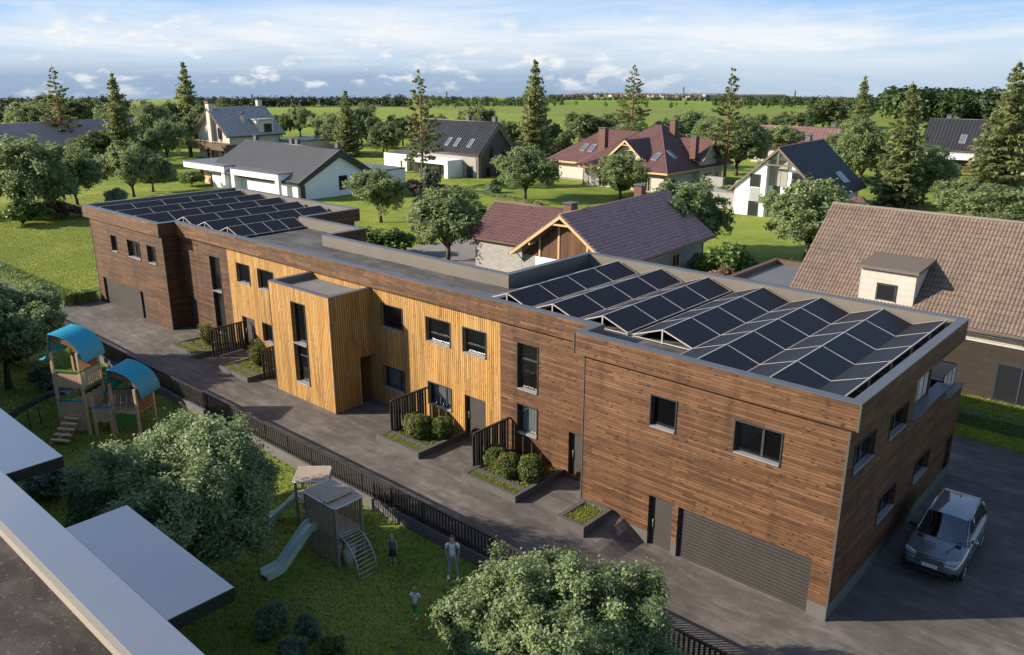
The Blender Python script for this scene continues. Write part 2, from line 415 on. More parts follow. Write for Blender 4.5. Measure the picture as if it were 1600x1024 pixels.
M['seam_dark'] = pbr('dark_seam_metal', (0.040, 0.041, 0.045), 0.42, 0.1, 0.5, 15, 0.02, metal=0.3)
M['shingle_black'] = tile_bump_mat('black_shingles', (0.020, 0.021, 0.026), var=0.3, rough=0.6)
M['pine_trim'] = pbr('pale_pine_trim', (0.52, 0.35, 0.17), 0.6, 0.1, 2, 30, 0.05)
M['brown_trim'] = pbr('brown_trim', (0.10, 0.060, 0.040), 0.55, 0.1, 2, 30, 0.05)
M['taupe_trim'] = pbr('taupe_trim', (0.13, 0.105, 0.085), 0.6, 0.1, 2, 30, 0.05)
M['chimney'] = pbr('chimney_brown', (0.115, 0.056, 0.040), 0.75, 0.12, 2, 30, 0.1)
M['chimney_grey'] = pbr('chimney_grey', (0.10, 0.095, 0.09), 0.75, 0.12, 2, 30, 0.1)
M['bark'] = pbr('bark', (0.070, 0.052, 0.038), 0.9, 0.35, 6, 30, 0.5)
M['bark_pine'] = pbr('pine_bark', (0.23, 0.115, 0.060), 0.85, 0.35, 3, 20, 0.5)
M['leaf'] = leaf_mat('olive_leaves', (0.100, 0.138, 0.054), (0.200, 0.255, 0.102), (0.32, 0.37, 0.18), spec=.25, rough=.6, trans=.42)
M['leaf_near'] = leaf_mat('near_leaves', (0.115, 0.160, 0.072), (0.215, 0.280, 0.122), (0.34, 0.40, 0.195), yellow=(0.25, 0.20, 0.06), spec=.3, rough=.5)
M['leaf_bush'] = leaf_mat('bush_leaves', (0.050, 0.072, 0.016), (0.125, 0.155, 0.036), (0.23, 0.25, 0.07))
M['leaf_bright'] = leaf_mat('bright_leaves', (0.055, 0.096, 0.020), (0.135, 0.205, 0.044), (0.23, 0.30, 0.085))
M['leaf_dark'] = leaf_mat('dark_leaves', (0.065, 0.092, 0.036), (0.135, 0.172, 0.066), (0.22, 0.26, 0.11))
M['leaf_blue'] = leaf_mat('blue_green_leaves', (0.115, 0.180, 0.120), (0.21, 0.30, 0.20), (0.32, 0.41, 0.27), yellow=(0.55, 0.46, 0.06), trans=.45)
M['leaf_pink'] = leaf_mat('pink_leaves', (0.07, 0.06, 0.03), (0.22, 0.14, 0.085), (0.38, 0.24, 0.17))
M['leaf_silver'] = leaf_mat('silver_leaves', (0.06, 0.085, 0.05), (0.17, 0.20, 0.13), (0.33, 0.35, 0.23))
M['needle'] = leaf_mat('spruce_needles', (0.095, 0.125, 0.050), (0.215, 0.250, 0.098), (0.35, 0.37, 0.16), trans=0.48)
M['needle_pine'] = leaf_mat('pine_needles', (0.085, 0.108, 0.038), (0.19, 0.215, 0.078), (0.31, 0.32, 0.13), trans=0.45)
M['grassblade_shaded'] = leaf_mat('shaded_grass_blades', (0.042, 0.070, 0.011), (0.085, 0.128, 0.021), (0.14, 0.17, 0.036), trans=0.35)  # grass green darkened so the playground shade sits in the blade colour
M['litter'] = leaf_mat('fallen_leaves', (0.12, 0.075, 0.025), (0.24, 0.16, 0.06), (0.36, 0.26, 0.12), trans=.1)
M['grassblade'] = leaf_mat('grass_blades', (0.100, 0.140, 0.018), (0.205, 0.250, 0.038), (0.34, 0.35, 0.085), trans=0.35)
# ------------------------------------------------------------------ ground
def sstep(a, b, t):
    t = max(0.0, min(1.0, (t - a) / (b - a))); return t * t * (3 - 2 * t)
CX, CY = 8.2, -26.0
def terrain(x, y):
    d = math.hypot(x - CX, y - CY)
    z = 0.0
    if d > 330:
        bearing = math.degrees(math.atan2(x - CX, y - CY)) + 41.9      # 0 in the middle of the view
        z = -0.0300 * (d - 330) * sstep(330, 700, d)
        z += 3.0 * math.sin(x * 0.011 + 1.0) * math.sin(y * 0.009) * sstep(400, 900, d)
        z += 8.0 * math.exp(-((bearing + 22.0) / 4.6) ** 2 - ((d - 1050) / 230) ** 2)   # green hill on the left
        z += 4.0 * math.exp(-((bearing + 10.0) / 7) ** 2 - ((d - 900) / 180) ** 2)
        z += 4.0 * math.exp(-((bearing - 4.0) / 6) ** 2 - ((d - 1000) / 220) ** 2)
        z += 14.0 * math.exp(-((bearing - 10.0) / 11) ** 2 - ((d - 3000) / 800) ** 2)     # the town's slope
        z += 4.0 * math.exp(-((bearing - 24.0) / 9) ** 2 - ((d - 1000) / 300) ** 2)
        if d > 2600: z = max(z, -0.0345 * d + 2)
    return z
def ground_z(x, y):
    if y <= -6.0: return -0.5 if x > -120 else -0.5 * sstep(-200, -120, x)
    if y <= 20.6 and -62.5 < x < 60: return -0.95
    if y <= -2.5 and x <= -62.5 and x > -140: return -0.12
    return terrain(x, y)
def axis(lo, hi, fine0, fine1, step, extra):
    a = list(np.arange(fine0, fine1 + 1e-6, step)) + list(extra)
    s, p = step, fine0
    while p > lo: s *= 1.16; p -= s; a.append(p)
    s, p = step, fine1
    while p < hi: s *= 1.16; p += s; a.append(p)
    return sorted(set(round(float(v), 3) for v in a))
def build_ground():
    xs = axis(-6500, 3500, -130, 40, 5, (-62.5, -62.501, 60, 60.001))
    ys = axis(-300, 7500, -40, 190, 5, (-6.0, -6.001, 20.6, 20.601, -2.5, -2.501))
    vs = [(x, y, ground_z(x, y)) for y in ys for x in xs]
    nx = len(xs)
    fs = [(j * nx + i, j * nx + i + 1, (j + 1) * nx + i + 1, (j + 1) * nx + i) for j in range(len(ys) - 1) for i in range(nx - 1)]
    m = NT('meadow_grass'); p = m.coord('World')
    big = m.noise(p, 0.018, 4, 0.6); mid = m.noise(p, 0.22, 4, 0.65); fine = m.noise(p, 5.5, 3, 0.7); blades = m.noise(p, 22, 2, 0.7)
    t = m.math('ADD', m.math('ADD', m.math('MULTIPLY', big, 0.30), m.math('MULTIPLY', mid, 0.30)), m.math('ADD', m.math('MULTIPLY', fine, 0.26), m.math('MULTIPLY', blades, 0.22)))
    c = m.ramp(t, [(0.38, (0.055, 0.090, 0.012)), (0.49, (0.140, 0.200, 0.024)), (0.57, (0.26, 0.30, 0.042)), (0.66, (0.38, 0.38, 0.085))])
    # dry leaf litter and bare spots
    sp = m.noise(p, 0.9, 5, 0.72, 0.3)
    spots = m.ramp(sp, [(0.655, 0.0), (0.70, 0.75)])
    c = m.mix(spots, c, (0.17, 0.115, 0.045))
    # far meadows: strips of different green
    x, y, z = m.sep(p)
    fv = m.voro(m.comb(m.math('MULTIPLY', x, 0.0042), m.math('MULTIPLY', y, 0.0065), 0.0), 1.0, 'F1', 'Color')
    fr = m.sep(fv)[0]
    far = m.math('GREATER_THAN', m.math('SQRT', m.math('ADD', m.math('MULTIPLY', x, x), m.math('MULTIPLY', y, y))), 300.0)
    fc = m.ramp(fr, [(0.0, (0.10, 0.185, 0.014)), (0.35, (0.155, 0.235, 0.018)), (0.65, (0.21, 0.25, 0.04)), (1.0, (0.13, 0.16, 0.04))])
    fc = m.mix(0.35, fc, c)
    c = m.mix(far, c, fc)
    m.set(color=c, rough=0.85, spec=0.2)
    m.bump(m.math('ADD', m.math('MULTIPLY', fine, 1.0), m.math('MULTIPLY', blades, 0.6)), 0.9, 0.10)
    b = MB(); b.add(vs, fs, 0, False)
    o = b.build('ground', m.mat, recalc=False); tag(o, 'green lawns and meadows under the whole village', 'ground', kind='structure')
build_ground()

def lane_z(x, y):
    base = 0.0 + 0.22 * sstep(-50, -45, x)
    steep = sstep(-9.0, -7.5, x); gentle = sstep(-13.0, -5.0, x)
    k = sstep(-3.2, 0.3, y) if y < 0.3 else 1.0
    t = steep * k + gentle * (1 - k)
    return base * (1 - t) + (-0.62) * t
def asphalt_mat():
    m = NT('asphalt'); p = m.coord('World')
    big = m.noise(p, 0.22, 5, 0.62, 0.5); mid = m.noise(p, 1.3, 5, 0.65, 0.4); fine = m.noise(p, 24, 3, 0.7)
    x, y, z = m.sep(p)
    streak = m.noise(m.comb(m.math('MULTIPLY', x, 0.35), m.math('MULTIPLY', y, 1.8), 0.0), 1.0, 5, 0.65, 0.8)
    t = m.math('ADD', m.math('ADD', m.math('MULTIPLY', big, 0.30), m.math('MULTIPLY', mid, 0.22)), m.math('ADD', m.math('MULTIPLY', streak, 0.32), m.math('MULTIPLY', fine, 0.16)))
    c = m.ramp(t, [(0.36, (0.050, 0.043, 0.038)), (0.5, (0.108, 0.093, 0.082)), (0.62, (0.205, 0.178, 0.155))])
    m.set(color=c, rough=m.math('ADD', m.math('MULTIPLY', mid, 0.25), 0.62), spec=0.3)
    m.bump(fine, 0.25, 0.01); return m.mat
M['asphalt'] = asphalt_mat()
def sheet(name, xs, ys, zf, mat, label, cat):
    b = MB(); nx = len(xs)
    b.add([(x, y, zf(x, y)) for y in ys for x in xs], [(j * nx + i, j * nx + i + 1, (j + 1) * nx + i + 1, (j + 1) * nx + i) for j in range(len(ys) - 1) for i in range(nx - 1)], 0, False)
    o = b.build(name, mat, recalc=False); return tag(o, label, cat, kind='structure')
lx = [v for v in np.arange(-62, -14, 2)] + [v for v in np.arange(-14, -4, .35)] + [v for v in np.arange(-4, 40.1, 2)]
ly = [v for v in np.arange(-5.8, 1.3, .35)] + [1.3, 3, 6, 10, 15, 20.4]
sheet('road', lx, ly, lane_z, M['asphalt'], 'dark asphalt lane and yard around the timber building', 'road')
def lane_left(x, y): return 0.0
sheet('path', [-150, -130, -110, -95, -80, -70, -62.0], [-5.8, -4.5, -3.25], lane_left, M['asphalt'], 'narrow asphalt lane running on past the low hedge', 'path')
# strip of paving between the gardens behind the timber building
sheet('pavement', [-58, -52, -46, -44.0], [22, 26, 30, 34, 40], lambda x, y: 0.02, pbr('paving', (0.20, 0.18, 0.165), 0.85, 0.2, 0.5, 20, 0.2), 'grey paved garden strip behind the timber building', 'pavement')

# grass tufts on the lawns nearest to the camera: nobody could count the blades
def grass_patch(name, n, region, hgt, label, zf, wid=0.03, mat=None):
    rng = np.random.default_rng(len(name) + n)
    pts = []
    while len(pts) < n:
        x, y = region(rng)
        pts.append((x, y, zf(x, y)))
    P = np.array(pts); k = len(P)
    a = rng.uniform(0, 2 * math.pi, k); h = hgt * rng.uniform(0.5, 1.3, k); lean = rng.uniform(-0.6, 0.6, (k, 2)) * h[:, None]
    d = np.stack([np.cos(a), np.sin(a), np.zeros(k)], 1) * (wid * rng.uniform(0.7, 1.4, k))[:, None]
    top = P + np.stack([lean[:, 0], lean[:, 1], h], 1)
    V = np.empty((k, 3, 3)); V[:, 0] = P - d; V[:, 1] = P + d; V[:, 2] = top
    o = mesh_np(name, V.reshape(-1, 3), 3, mat or M['grassblade'])
    return tag(o, label, 'grass', kind='stuff')
def mesh_np(name, V, nper, mat, parent=None, mats=None):
    n = len(V) // nper
    me = bpy.data.meshes.new(name)
    me.vertices.add(len(V)); me.vertices.foreach_set('co', np.ascontiguousarray(V, dtype=np.float32).ravel())
    me.loops.add(len(V)); me.loops.foreach_set('vertex_index', np.arange(len(V), dtype=np.int32))
    me.polygons.add(n); me.polygons.foreach_set('loop_start', np.arange(0, n * nper, nper, dtype=np.int32))
    me.polygons.foreach_set('loop_total', np.full(n, nper, dtype=np.int32))
    me.update(calc_edges=True)
    return link_mesh(name, me, mats or mat, parent)
def reg_play(r):
    return r.uniform(-62, 6), -19 + 13.0 * r.random()
grass_patch('grass', 90000, reg_play, 0.065, 'short shade-coloured lawn grass in the playground', lambda x, y: -0.5, 0.022, M['grassblade_shaded'])
def litter():
    rng = np.random.default_rng(12); Q = []
    for i in range(85):
        c = np.array([rng.uniform(-40, -4), rng.uniform(-17, -6.6), -.455]); n = int(rng.integers(8, 34)); s = rng.uniform(.08, .32)
        P = c + rng.normal(size=(n, 3)) * np.array([s, s * .7, .006]); N = rng.normal(size=(n, 3)) * .25 + np.array([0, 0, 1.0]); N /= np.linalg.norm(N, axis=1)[:, None]
        t = rng.normal(size=(n, 3)); t -= N * (t * N).sum(1)[:, None]; t /= np.linalg.norm(t, axis=1)[:, None]; w = np.cross(N, t); L = rng.uniform(.035, .075, n)[:, None]
        V = np.empty((n, 4, 3)); V[:, 0] = P - t * L; V[:, 1] = P + w * L * .6; V[:, 2] = P + t * L; V[:, 3] = P - w * L * .6; Q.append(V.reshape(-1, 3))
    tag(mesh_np('fallen_leaves', np.concatenate(Q), 4, M['litter']), 'brown fallen leaves scattered on the playground lawn', 'fallen leaves', kind='stuff')
litter()
def reg_left(r):
    while True:
        x, y = r.uniform(-125, -61.8), -1.5 + abs(r.normal(0, 17))
        return x, y
grass_patch('grass', 110000, reg_left, 0.085, 'sunlit lawn grass beside the timber building', lambda x, y: 0.0, 0.035)
def reg_right(r): return r.uniform(-4.5, 12), r.uniform(21.2, 25.5)
grass_patch('grass', 12000, reg_right, 0.10, 'bright lawn grass below the brown tiled house', lambda x, y: 0.0, 0.03)
# ------------------------------------------------------------------ timber building
J = 1.25; ZT = 8.05; ZF = 7.077; OV = 0.327; DECK = 7.3
BLD = empty('apartment_building', (0, 0, 0), 0, 'long two-storey flat-roofed building in brown and yellow timber', 'apartment building')
def mapf(facing, plane):
    """(u, n, z) -> xyz, n positive into the wall"""
    if facing == 'front': return lambda u, n, z: (u, plane + n, z)
    if facing == 'back': return lambda u, n, z: (u, plane - n, z)
    if facing == 'right': return lambda u, n, z: (plane - n, u, z)
    if facing == 'left': return lambda u, n, z: (plane + n, u, z)
def wall(b, facing, plane, u0, u1, z0, z1, holes=(), depth=0.24, mi=0, zb=None):
    P = mapf(facing, plane)
    us = sorted({u0, u1, *[v for h in holes for v in (h[0], h[1])]}); zs = sorted({z0, z1, *[v for h in holes for v in (h[2], h[3])]})
    us = [u for u in us if u0 - 1e-6 <= u <= u1 + 1e-6]; zs = [z for z in zs if z0 - 1e-6 <= z <= z1 + 1e-6]
    for i in range(len(us) - 1):
        for j in range(len(zs) - 1):
            um, zm = (us[i] + us[i + 1]) / 2, (zs[j] + zs[j + 1]) / 2
            if any(h[0] < um < h[1] and h[2] < zm < h[3] for h in holes): continue
            b.quad(P(us[i], 0, zs[j]), P(us[i + 1], 0, zs[j]), P(us[i + 1], 0, zs[j + 1]), P(us[i], 0, zs[j + 1]), mi)
    for h in holes:
        a, c, e, g = h[:4]; d = depth
        rv = [((a, 0, e), (a, d, e), (a, d, g), (a, 0, g)), ((c, 0, e), (c, d, e), (c, d, g), (c, 0, g))]
        if g < z1 - 1e-6: rv.append(((a, 0, g), (c, 0, g), (c, d, g), (a, d, g)))
        if e > z0 + 1e-6: rv.append(((a, 0, e), (c, 0, e), (c, d, e), (a, d, e)))
        for q in rv:
            b.quad(*[P(*t) for t in q], mi)
def pbox(b, P, u0, u1, n0, n1, z0, z1, mi=0):
    c = [P(u, n, z) for z in (z0, z1) for (u, n) in ((u0, n0), (u1, n0), (u1, n1), (u0, n1))]
    b.add(c, [(0, 3, 2, 1), (4, 5, 6, 7), (0, 1, 5, 4), (1, 2, 6, 5), (2, 3, 7, 6), (3, 0, 4, 7)], mi)
def window(parent, facing, plane, u0, u1, z0, z1, muls=(), bars=(), sill=True, glass='glass', rec=0.15, fw=0.06, label=None, proud=0.035):
    P = mapf(facing, plane); b = MB()
    # outer casing standing a little proud of the cladding, then the sash in the recess
    for (a, c, e, g) in ((u0 - .05, u0 - .003, z0 - .05, z1 + .05), (u1 + .003, u1 + .05, z0 - .05, z1 + .05), (u0 - .003, u1 + .003, z1 + .003, z1 + .05)):
        pbox(b, P, a, c, -proud, 0.02, e, g)
    for (a, c, e, g) in ((u0 + .002, u0 + fw, z0 + .002, z1 - .002), (u1 - fw, u1 - .002, z0 + .002, z1 - .002), (u0 + fw, u1 - fw, z1 - fw, z1 - .002), (u0 + fw, u1 - fw, z0 + .002, z0 + fw)):
        pbox(b, P, a, c, rec, rec + .07, e, g)
    for mu in muls: pbox(b, P, mu - .045, mu + .045, rec - .01, rec + .06, z0 + fw, z1 - fw)
    prev = u0 + fw
    cells = [u0 + fw] + [v for mu in muls for v in (mu - .045, mu + .045)] + [u1 - fw]
    for bz in bars:
        for i in range(0, len(cells), 2): pbox(b, P, cells[i], cells[i + 1], rec, rec + .06, bz - .04, bz + .04)
    f = b.build('window', M['frame'], parent)
    if label: f['label'] = label
    g = MB(); pbox(g, P, u0 + fw - .01, u1 - fw + .01, rec + .028, rec + .040, z0 + fw - .01, z1 - fw + .01)
    g.build('pane', M[glass], f)
    if sill:
        s = MB(); pbox(s, P, u0 + .004, u1 - .004, -0.06, rec - .004, z0 - .035, z0 + .018)
        s.build('sill', M['sill'], f)
    return f
def door(parent, facing, plane, u0, u1, z0, z1, rec=0.2, hside=1, label=None, mat='door'):
    P = mapf(facing, plane); b = MB(); pbox(b, P, u0 + .06, u1 - .06, rec, rec + .06, z0 + .02, z1 - .06)
    d = b.build('door', M[mat], parent, bevel=0.006)
    if label: d['label'] = label
    f = MB()
    pbox(f, P, u0 + .002, u0 + .058, rec - .05, rec + .08, z0, z1 - .002); pbox(f, P, u1 - .058, u1 - .002, rec - .05, rec + .08, z0, z1 - .002)
    pbox(f, P, u0 + .058, u1 - .058, rec - .05, rec + .08, z1 - .058, z1 - .002)
    f.build('frame', M['frame'], d)
    h = MB(); uu = u0 + .16 if hside < 0 else u1 - .16
    a, c = P(uu, rec - .055, z0 + .85), P(uu, rec - .055, z0 + 1.25)
    h.tube([a, c], 0.014, 6); h.tube([P(uu, rec - .055, z0 + .9), P(uu, rec + .003, z0 + .9)], .01, 6); h.tube([P(uu, rec - .055, z0 + 1.2), P(uu, rec + .003, z0 + 1.2)], .01, 6)
    h.build('handle', M['alu'], d)
    return d
def garage_door(parent, facing, plane, u0, u1, z0, z1, rec=0.16, n=15):
    P = mapf(facing, plane); b = MB(); hh = (z1 - z0 - .06) / n
    for i in range(n):
        a = z0 + i * hh
        pbox(b, P, u0 + .07, u1 - .07, rec, rec + .05, a + .004, a + hh - .016, 0)
        pbox(b, P, u0 + .07, u1 - .07, rec + .018, rec + .046, a + hh - .016, a + hh + .002, 1)
    d = b.build('garage_door', [M['garage'], M['garage_line']], parent)
    f = MB(); pbox(f, P, u0 + .002, u0 + .068, rec - .06, rec + .06, z0, z1 - .002); pbox(f, P, u1 - .068, u1 - .002, rec - .06, rec + .06, z0, z1 - .002)
    pbox(f, P, u0 + .068, u1 - .068, rec - .06, rec + .06, z1 - .058, z1 - .002); f.build('frame', M['frame'], d); return d

XL, XL2, XR2 = -61.27, -48.82, -11.06        # left block, its right end, left end of the right block
YJL, YJR = -42.15, -17.03                    # where yellow boards begin and end
# --- right block front
win_r = [(-7.72, -6.60, 4.80, 6.10), (-4.08, -2.30, 4.84, 6.08)]
hr = win_r + [(-7.58, -6.46, -0.66, 1.70), (-6.2, -0.72, -0.70, 1.68)]
b = MB(); wall(b, 'front', 0.0, XR2, 0.0, 0.0, ZF, [h if h[2] > 0 else (h[0], h[1], 0.0, h[3]) for h in hr])
wall(b, 'left', XR2, 0.0, J, 0.0, ZF)
b.build('wall', M['wood_brown'], BLD)
b = MB(); wall(b, 'front', 0.012, XR2, 0.0, -1.0, 0.0, [(h[0], h[1], -0.9, 0.0) for h in hr[2:]])
wall(b, 'right', -0.012, 0.012, 15.2, -1.0, 0.0)
b.build('plinth', M['plinth'], BLD)
for (a, c, e, g) in win_r: window(BLD, 'front', 0.0, a, c, e, g, [(a * 0.42 + c * 0.58)] if c - a > 1.5 else [])
door(BLD, 'front', 0.0, *hr[2], hside=-1)
garage_door(BLD, 'front', 0.0, *hr[3])
# --- right side
sw = [(0.75, 2.75, 5.02, 6.06), (4.40, 6.40, 5.02, 6.02), (8.90, 10.95, 1.36, 2.36), (4.42, 6.40, 1.42, 2.50)]
sd = (14.0, 15.0, -0.5, 1.62)
b = MB()
wall(b, 'right', 0.0, 0.0, 7.36, 0.0, ZF, [h for h in sw if h[1] < 7.3], zb=None)
wall(b, 'right', 0.0, 7.36, 12.26, 0.0, 4.80, [h for h in sw if h[1] > 7.3])
wall(b, 'right', 0.0, 12.26, 15.2, 0.0, 4.14, [(sd[0], sd[1], 0.0, sd[3])])
wall(b, 'back', 15.2, -9.0, 0.0, -1.0, 4.14); wall(b, 'left', -9.0, 12.26, 15.2, -1.0, 4.14)
b.build('side_wall', M['wood_brown_shade_tone'], BLD)
for h in sw: window(BLD, 'right', 0.0, *h, [(h[0] + h[1]) / 2])
door(BLD, 'right', 0.0, *sd, hside=-1)
# --- left block
lh = [(-57.58, -56.66, 4.78, 6.04), (-54.66, -52.64, 4.76, 6.07), (-51.38, -50.12, 4.78, 6.09), (-60.32, -53.72, -0.05, 2.2), (-53.62, -52.76, -0.05, 2.2)]
b = MB(); wall(b, 'front', 0.0, XL, XL2, -0.05, ZF, lh); wall(b, 'right', XL2, 0.0, J, -0.05, ZF); wall(b, 'left', XL, 0.0, 13.1, -0.5, ZF)
b.build('wall', M['wood_brown_shade_tone'], BLD)
for h, mu in zip(lh[:3], ([], [-53.7], [])): window(BLD, 'front', 0.0, *h, mu)
garage_door(BLD, 'front', 0.0, *lh[3], n=13); door(BLD, 'front', 0.0, *lh[4], rec=0.14)
# --- middle, set back
ZG = 0.22
tallL = (-44.55, -43.32, 1.5, 6.1); doorL = (-48.4, -47.2, ZG, 2.42)
b = MB(); wall(b, 'front', J, XL2, YJL, -0.3, ZF, [(-44.55, -43.32, ZG + .35, 3.55), (-44.55, -43.32, 3.62, 6.1), doorL])
b.build('wall', M['wood_brown_shade_tone'], BLD)
window(BLD, 'front', J, -44.55, -43.32, 3.62, 6.1); window(BLD, 'front', J, -44.55, -43.32, ZG + .35, 3.55)
door(BLD, 'front', J, *doorL, hside=1)
r6, r7, rd2 = (-15.92, -14.70, 3.86, 6.15), (-15.92, -14.70, 1.57, 3.05), (-12.78, -11.5, 0.32, 2.52)
b = MB(); wall(b, 'front', J, YJR, XR2, -0.3, ZF, [r6, r7, rd2]); b.build('wall', M['wood_brown'], BLD)
window(BLD, 'front', J, *r6, bars=[5.35]); window(BLD, 'front', J, *r7)
door(BLD, 'front', J, *rd2, hside=-1)
yw = [(-41.03, -39.47, 4.83, 6.13), (-38.44, -36.66, 4.83, 6.13), (-26.0, -24.24, 4.85, 6.14), (-22.30, -20.55, 4.84, 6.12), (-19.57, -18.04, 4.84, 6.12),
      (-26.0, -24.26, 1.27, 2.53), (-22.28, -20.56, 1.27, 2.52), (-38.44, -36.66, 1.2, 2.47)]
yd = [(-19.57, -18.07, 0.32, 2.52), (-41.0, -39.43, 0.32, 2.45)]
b = MB(); wall(b, 'front', J, YJL, YJR, -0.3, ZF, yw + yd); b.build('wall', M['wood_yellow'], BLD)
muls = [[], [], [], [-21.45], [-18.8], [-24.75], [-21.05], [-37.55]]
for h, mu in zip(yw, muls):
    window(BLD, 'front', J, *h, mu if h[2] < 3 else [], bars=[h[2] + .45] if (h[2] > 4 and h[0] > -23) else [])
for h in yd: door(BLD, 'front', J, *h, hside=-1)
# --- rear walls, loggia, floors (the rooms behind the windows)
b = MB()
wall(b, 'back', 13.1, XL, -43.6, -0.9, ZF); wall(b, 'right', -43.6, 8.1, 13.1, -0.9, ZF); wall(b, 'back', 8.1, -43.6, -36.5, -0.9, ZF)
wall(b, 'right', -36.5, 5.1, 8.1, -0.9, ZF); wall(b, 'back', 5.1, -36.5, -20.0, -0.9, ZF); wall(b, 'left', -20.0, 5.1, 12.26, -0.9, ZF)
wall(b, 'back', 12.26, -20.0, -4.0, -0.9, ZF)
wall(b, 'back', 12.26, -4.0, 0.0, -0.9, 4.14)
b.build('rear_wall', M['wood_brown'], BLD)
b = MB(); b.quad((-4, 7.36, 4.0), (-4, 12.26, 4.0), (-4, 12.26, ZF), (-4, 7.36, ZF)); b.quad((-4, 7.36, 4.0), (0, 7.36, 4.0), (0, 7.36, ZF), (-4, 7.36, ZF))
b.build('loggia_wall', M['palestone'], BLD)
b = MB(); b.box(-9, -0.02, 12.27, 15.18, 3.6, 3.75); b.quad((-4, 7.36, 4.0), (-.02, 7.36, 4.0), (-.02, 12.26, 4.0), (-4, 12.26, 4.0)); b.build('terrace_floor', M['deck'], BLD)
def room(name, x0, x1, y0, y1, z, mat):
    bb = MB(); bb.box(x0, x1, y0, y1, z - .12, z); return bb.build(name, mat, BLD)
for (x0, x1, y0, y1) in ((XL + .3, XL2 - .3, .3, 12.9), (XL2 - .3, XR2 + .3, 1.55, 5.0), (XR2 + .3, -4.1, .3, 12.1), (-4.1, -.3, .3, 7.2)):
    room('floor', x0, x1, y0, y1, 3.7, M['parquet']); room('floor', x0, x1, y0, y1, .05, M['parquet'])
b = MB()
for x in (-45.5, -38.9, -29.5, -23.5, -17.0, -13.4): b.box(x, x + .12, 1.6, 5.0, 0.05, 7.0)
b.box(XL2 - .5, XR2 + .2, 4.6, 4.7, .05, 7.0)
b.box(-56, -55.88, .4, 12.8, .05, 7); b.box(-61, -49, 5.0, 5.1, .05, 7); b.box(-5.2, -5.08, .4, 7.2, .05, 7); b.box(-10.7, -.4, 5.2, 5.3, .05, 7)
b.build('partition', M['room'], BLD)
# curtains behind a few lower windows
cb = MB()
def curtain(u0, u1, z0, z1, y):
    n = int((u1 - u0) / .05); pts = [(u0 + (u1 - u0) * i / n, y + .035 * math.sin(i * 1.9)) for i in range(n + 1)]
    cb.add([(px, py, zz) for zz in (z0, z1) for px, py in pts], [(i, i + 1, n + 2 + i, n + 1 + i) for i in range(n)], 0, True)
for (a, c, e, g) in (yw[6], r7, yw[5]): curtain(a - .1, c + .1, e - .2, g + .2, J + .36)
cb.build('curtain', M['curtain'], BLD, recalc=False)
# --- roof: outline of the fascia ring, counter-clockwise from the front left
OUT = [(XL - OV, -OV), (XL2 + OV, -OV), (XL2 + OV, J - OV), (XR2 - OV, J - OV), (XR2 - OV, -OV), (OV, -OV), (OV, 12.58), (-20.32, 12.58), (-20.32, 5.42), (-36.18, 5.42), (-36.18, 8.42), (-43.28, 8.42), (-43.28, 13.42), (XL - OV, 13.42)]
def offset(poly, d):
    n = len(poly); out = []
    for i in range(n):
        p0, p1, p2 = Vector(poly[i - 1]), Vector(poly[i]), Vector(poly[(i + 1) % n])
        e0, e1 = (p1 - p0).normalized(), (p2 - p1).normalized()
        n0, n1 = Vector((-e0.y, e0.x)), Vector((-e1.y, e1.x))
        out.append(tuple(p1 + (n0 + n1) * d / (1 + n0.dot(n1))))
    return out
def ring(b, A, za, B, zb, mi=0, skip=()):
    n = len(A)
    for i in range(n):
        if i in skip: continue
        j = (i + 1) % n
        b.quad((*A[i], za), (*A[j], za), (*B[j], zb), (*B[i], zb), mi)
INN = offset(OUT, 0.36); SOF = offset(OUT, OV + .02)
b = MB(); ring(b, OUT, ZF, OUT, ZT - .035, 0, skip=(5, 6, 7, 8, 9, 10, 11, 12, 13)); b.build('fascia', M['wood_brown'], BLD)
b = MB(); ring(b, OUT, ZF, OUT, ZT - .035, 0, skip=(0, 1, 2, 3, 4)); b.build('fascia', M['wood_brown_shade_tone'], BLD)
b = MB(); ring(b, OUT, ZF + .001, SOF, ZF + .001); b.quad((-4.2, 7.2, ZF - .01), (OV, 7.2, ZF - .01), (OV, 12.5, ZF - .01), (-4.2, 12.5, ZF - .01)); b.build('soffit', M['brown_trim'], BLD)
C1, C2 = offset(OUT, -.015), offset(OUT, .375)
b = MB(); ring(b, C1, ZT - .035, C1, ZT); ring(b, C1, ZT, C2, ZT); ring(b, C2, ZT, C2, ZT - .035); ring(b, OUT, ZT - .036, C1, ZT - .036); b.build('coping', M['coping'], BLD)
b = MB(); ring(b, INN, ZT - .03, INN, DECK - .02); b.build('parapet', M['parapet'], BLD)
b = MB(); b.poly([(*p, DECK) for p in INN]); 
deck = b.build('roof_deck', M['deck'], BLD)
# grey corner trims
b = MB()
def trim(x, y, z0, z1, s=.035):
    q = MB(); q.box(x - s, x + s, y - s, y + s, z0, z1); q.build('corner_trim', M['trim'], BLD)
trim(0.0, 0.0, 0.0, ZF - .002); trim(OV, -OV, ZF - .004, ZT - .04); trim(XR2, 0.0, 0.0, ZF - .002, .025); trim(XR2 - OV, -OV, ZF - .004, ZT - .04, .03)
trim(XL2, 0, -.05, ZF - .002, .025); trim(XL2 + OV, -OV, ZF - .004, ZT - .04, .03); trim(XL, 0, -.05, ZF - .002, .025); trim(XL - OV, -OV, ZF - .004, ZT - .04, .03)
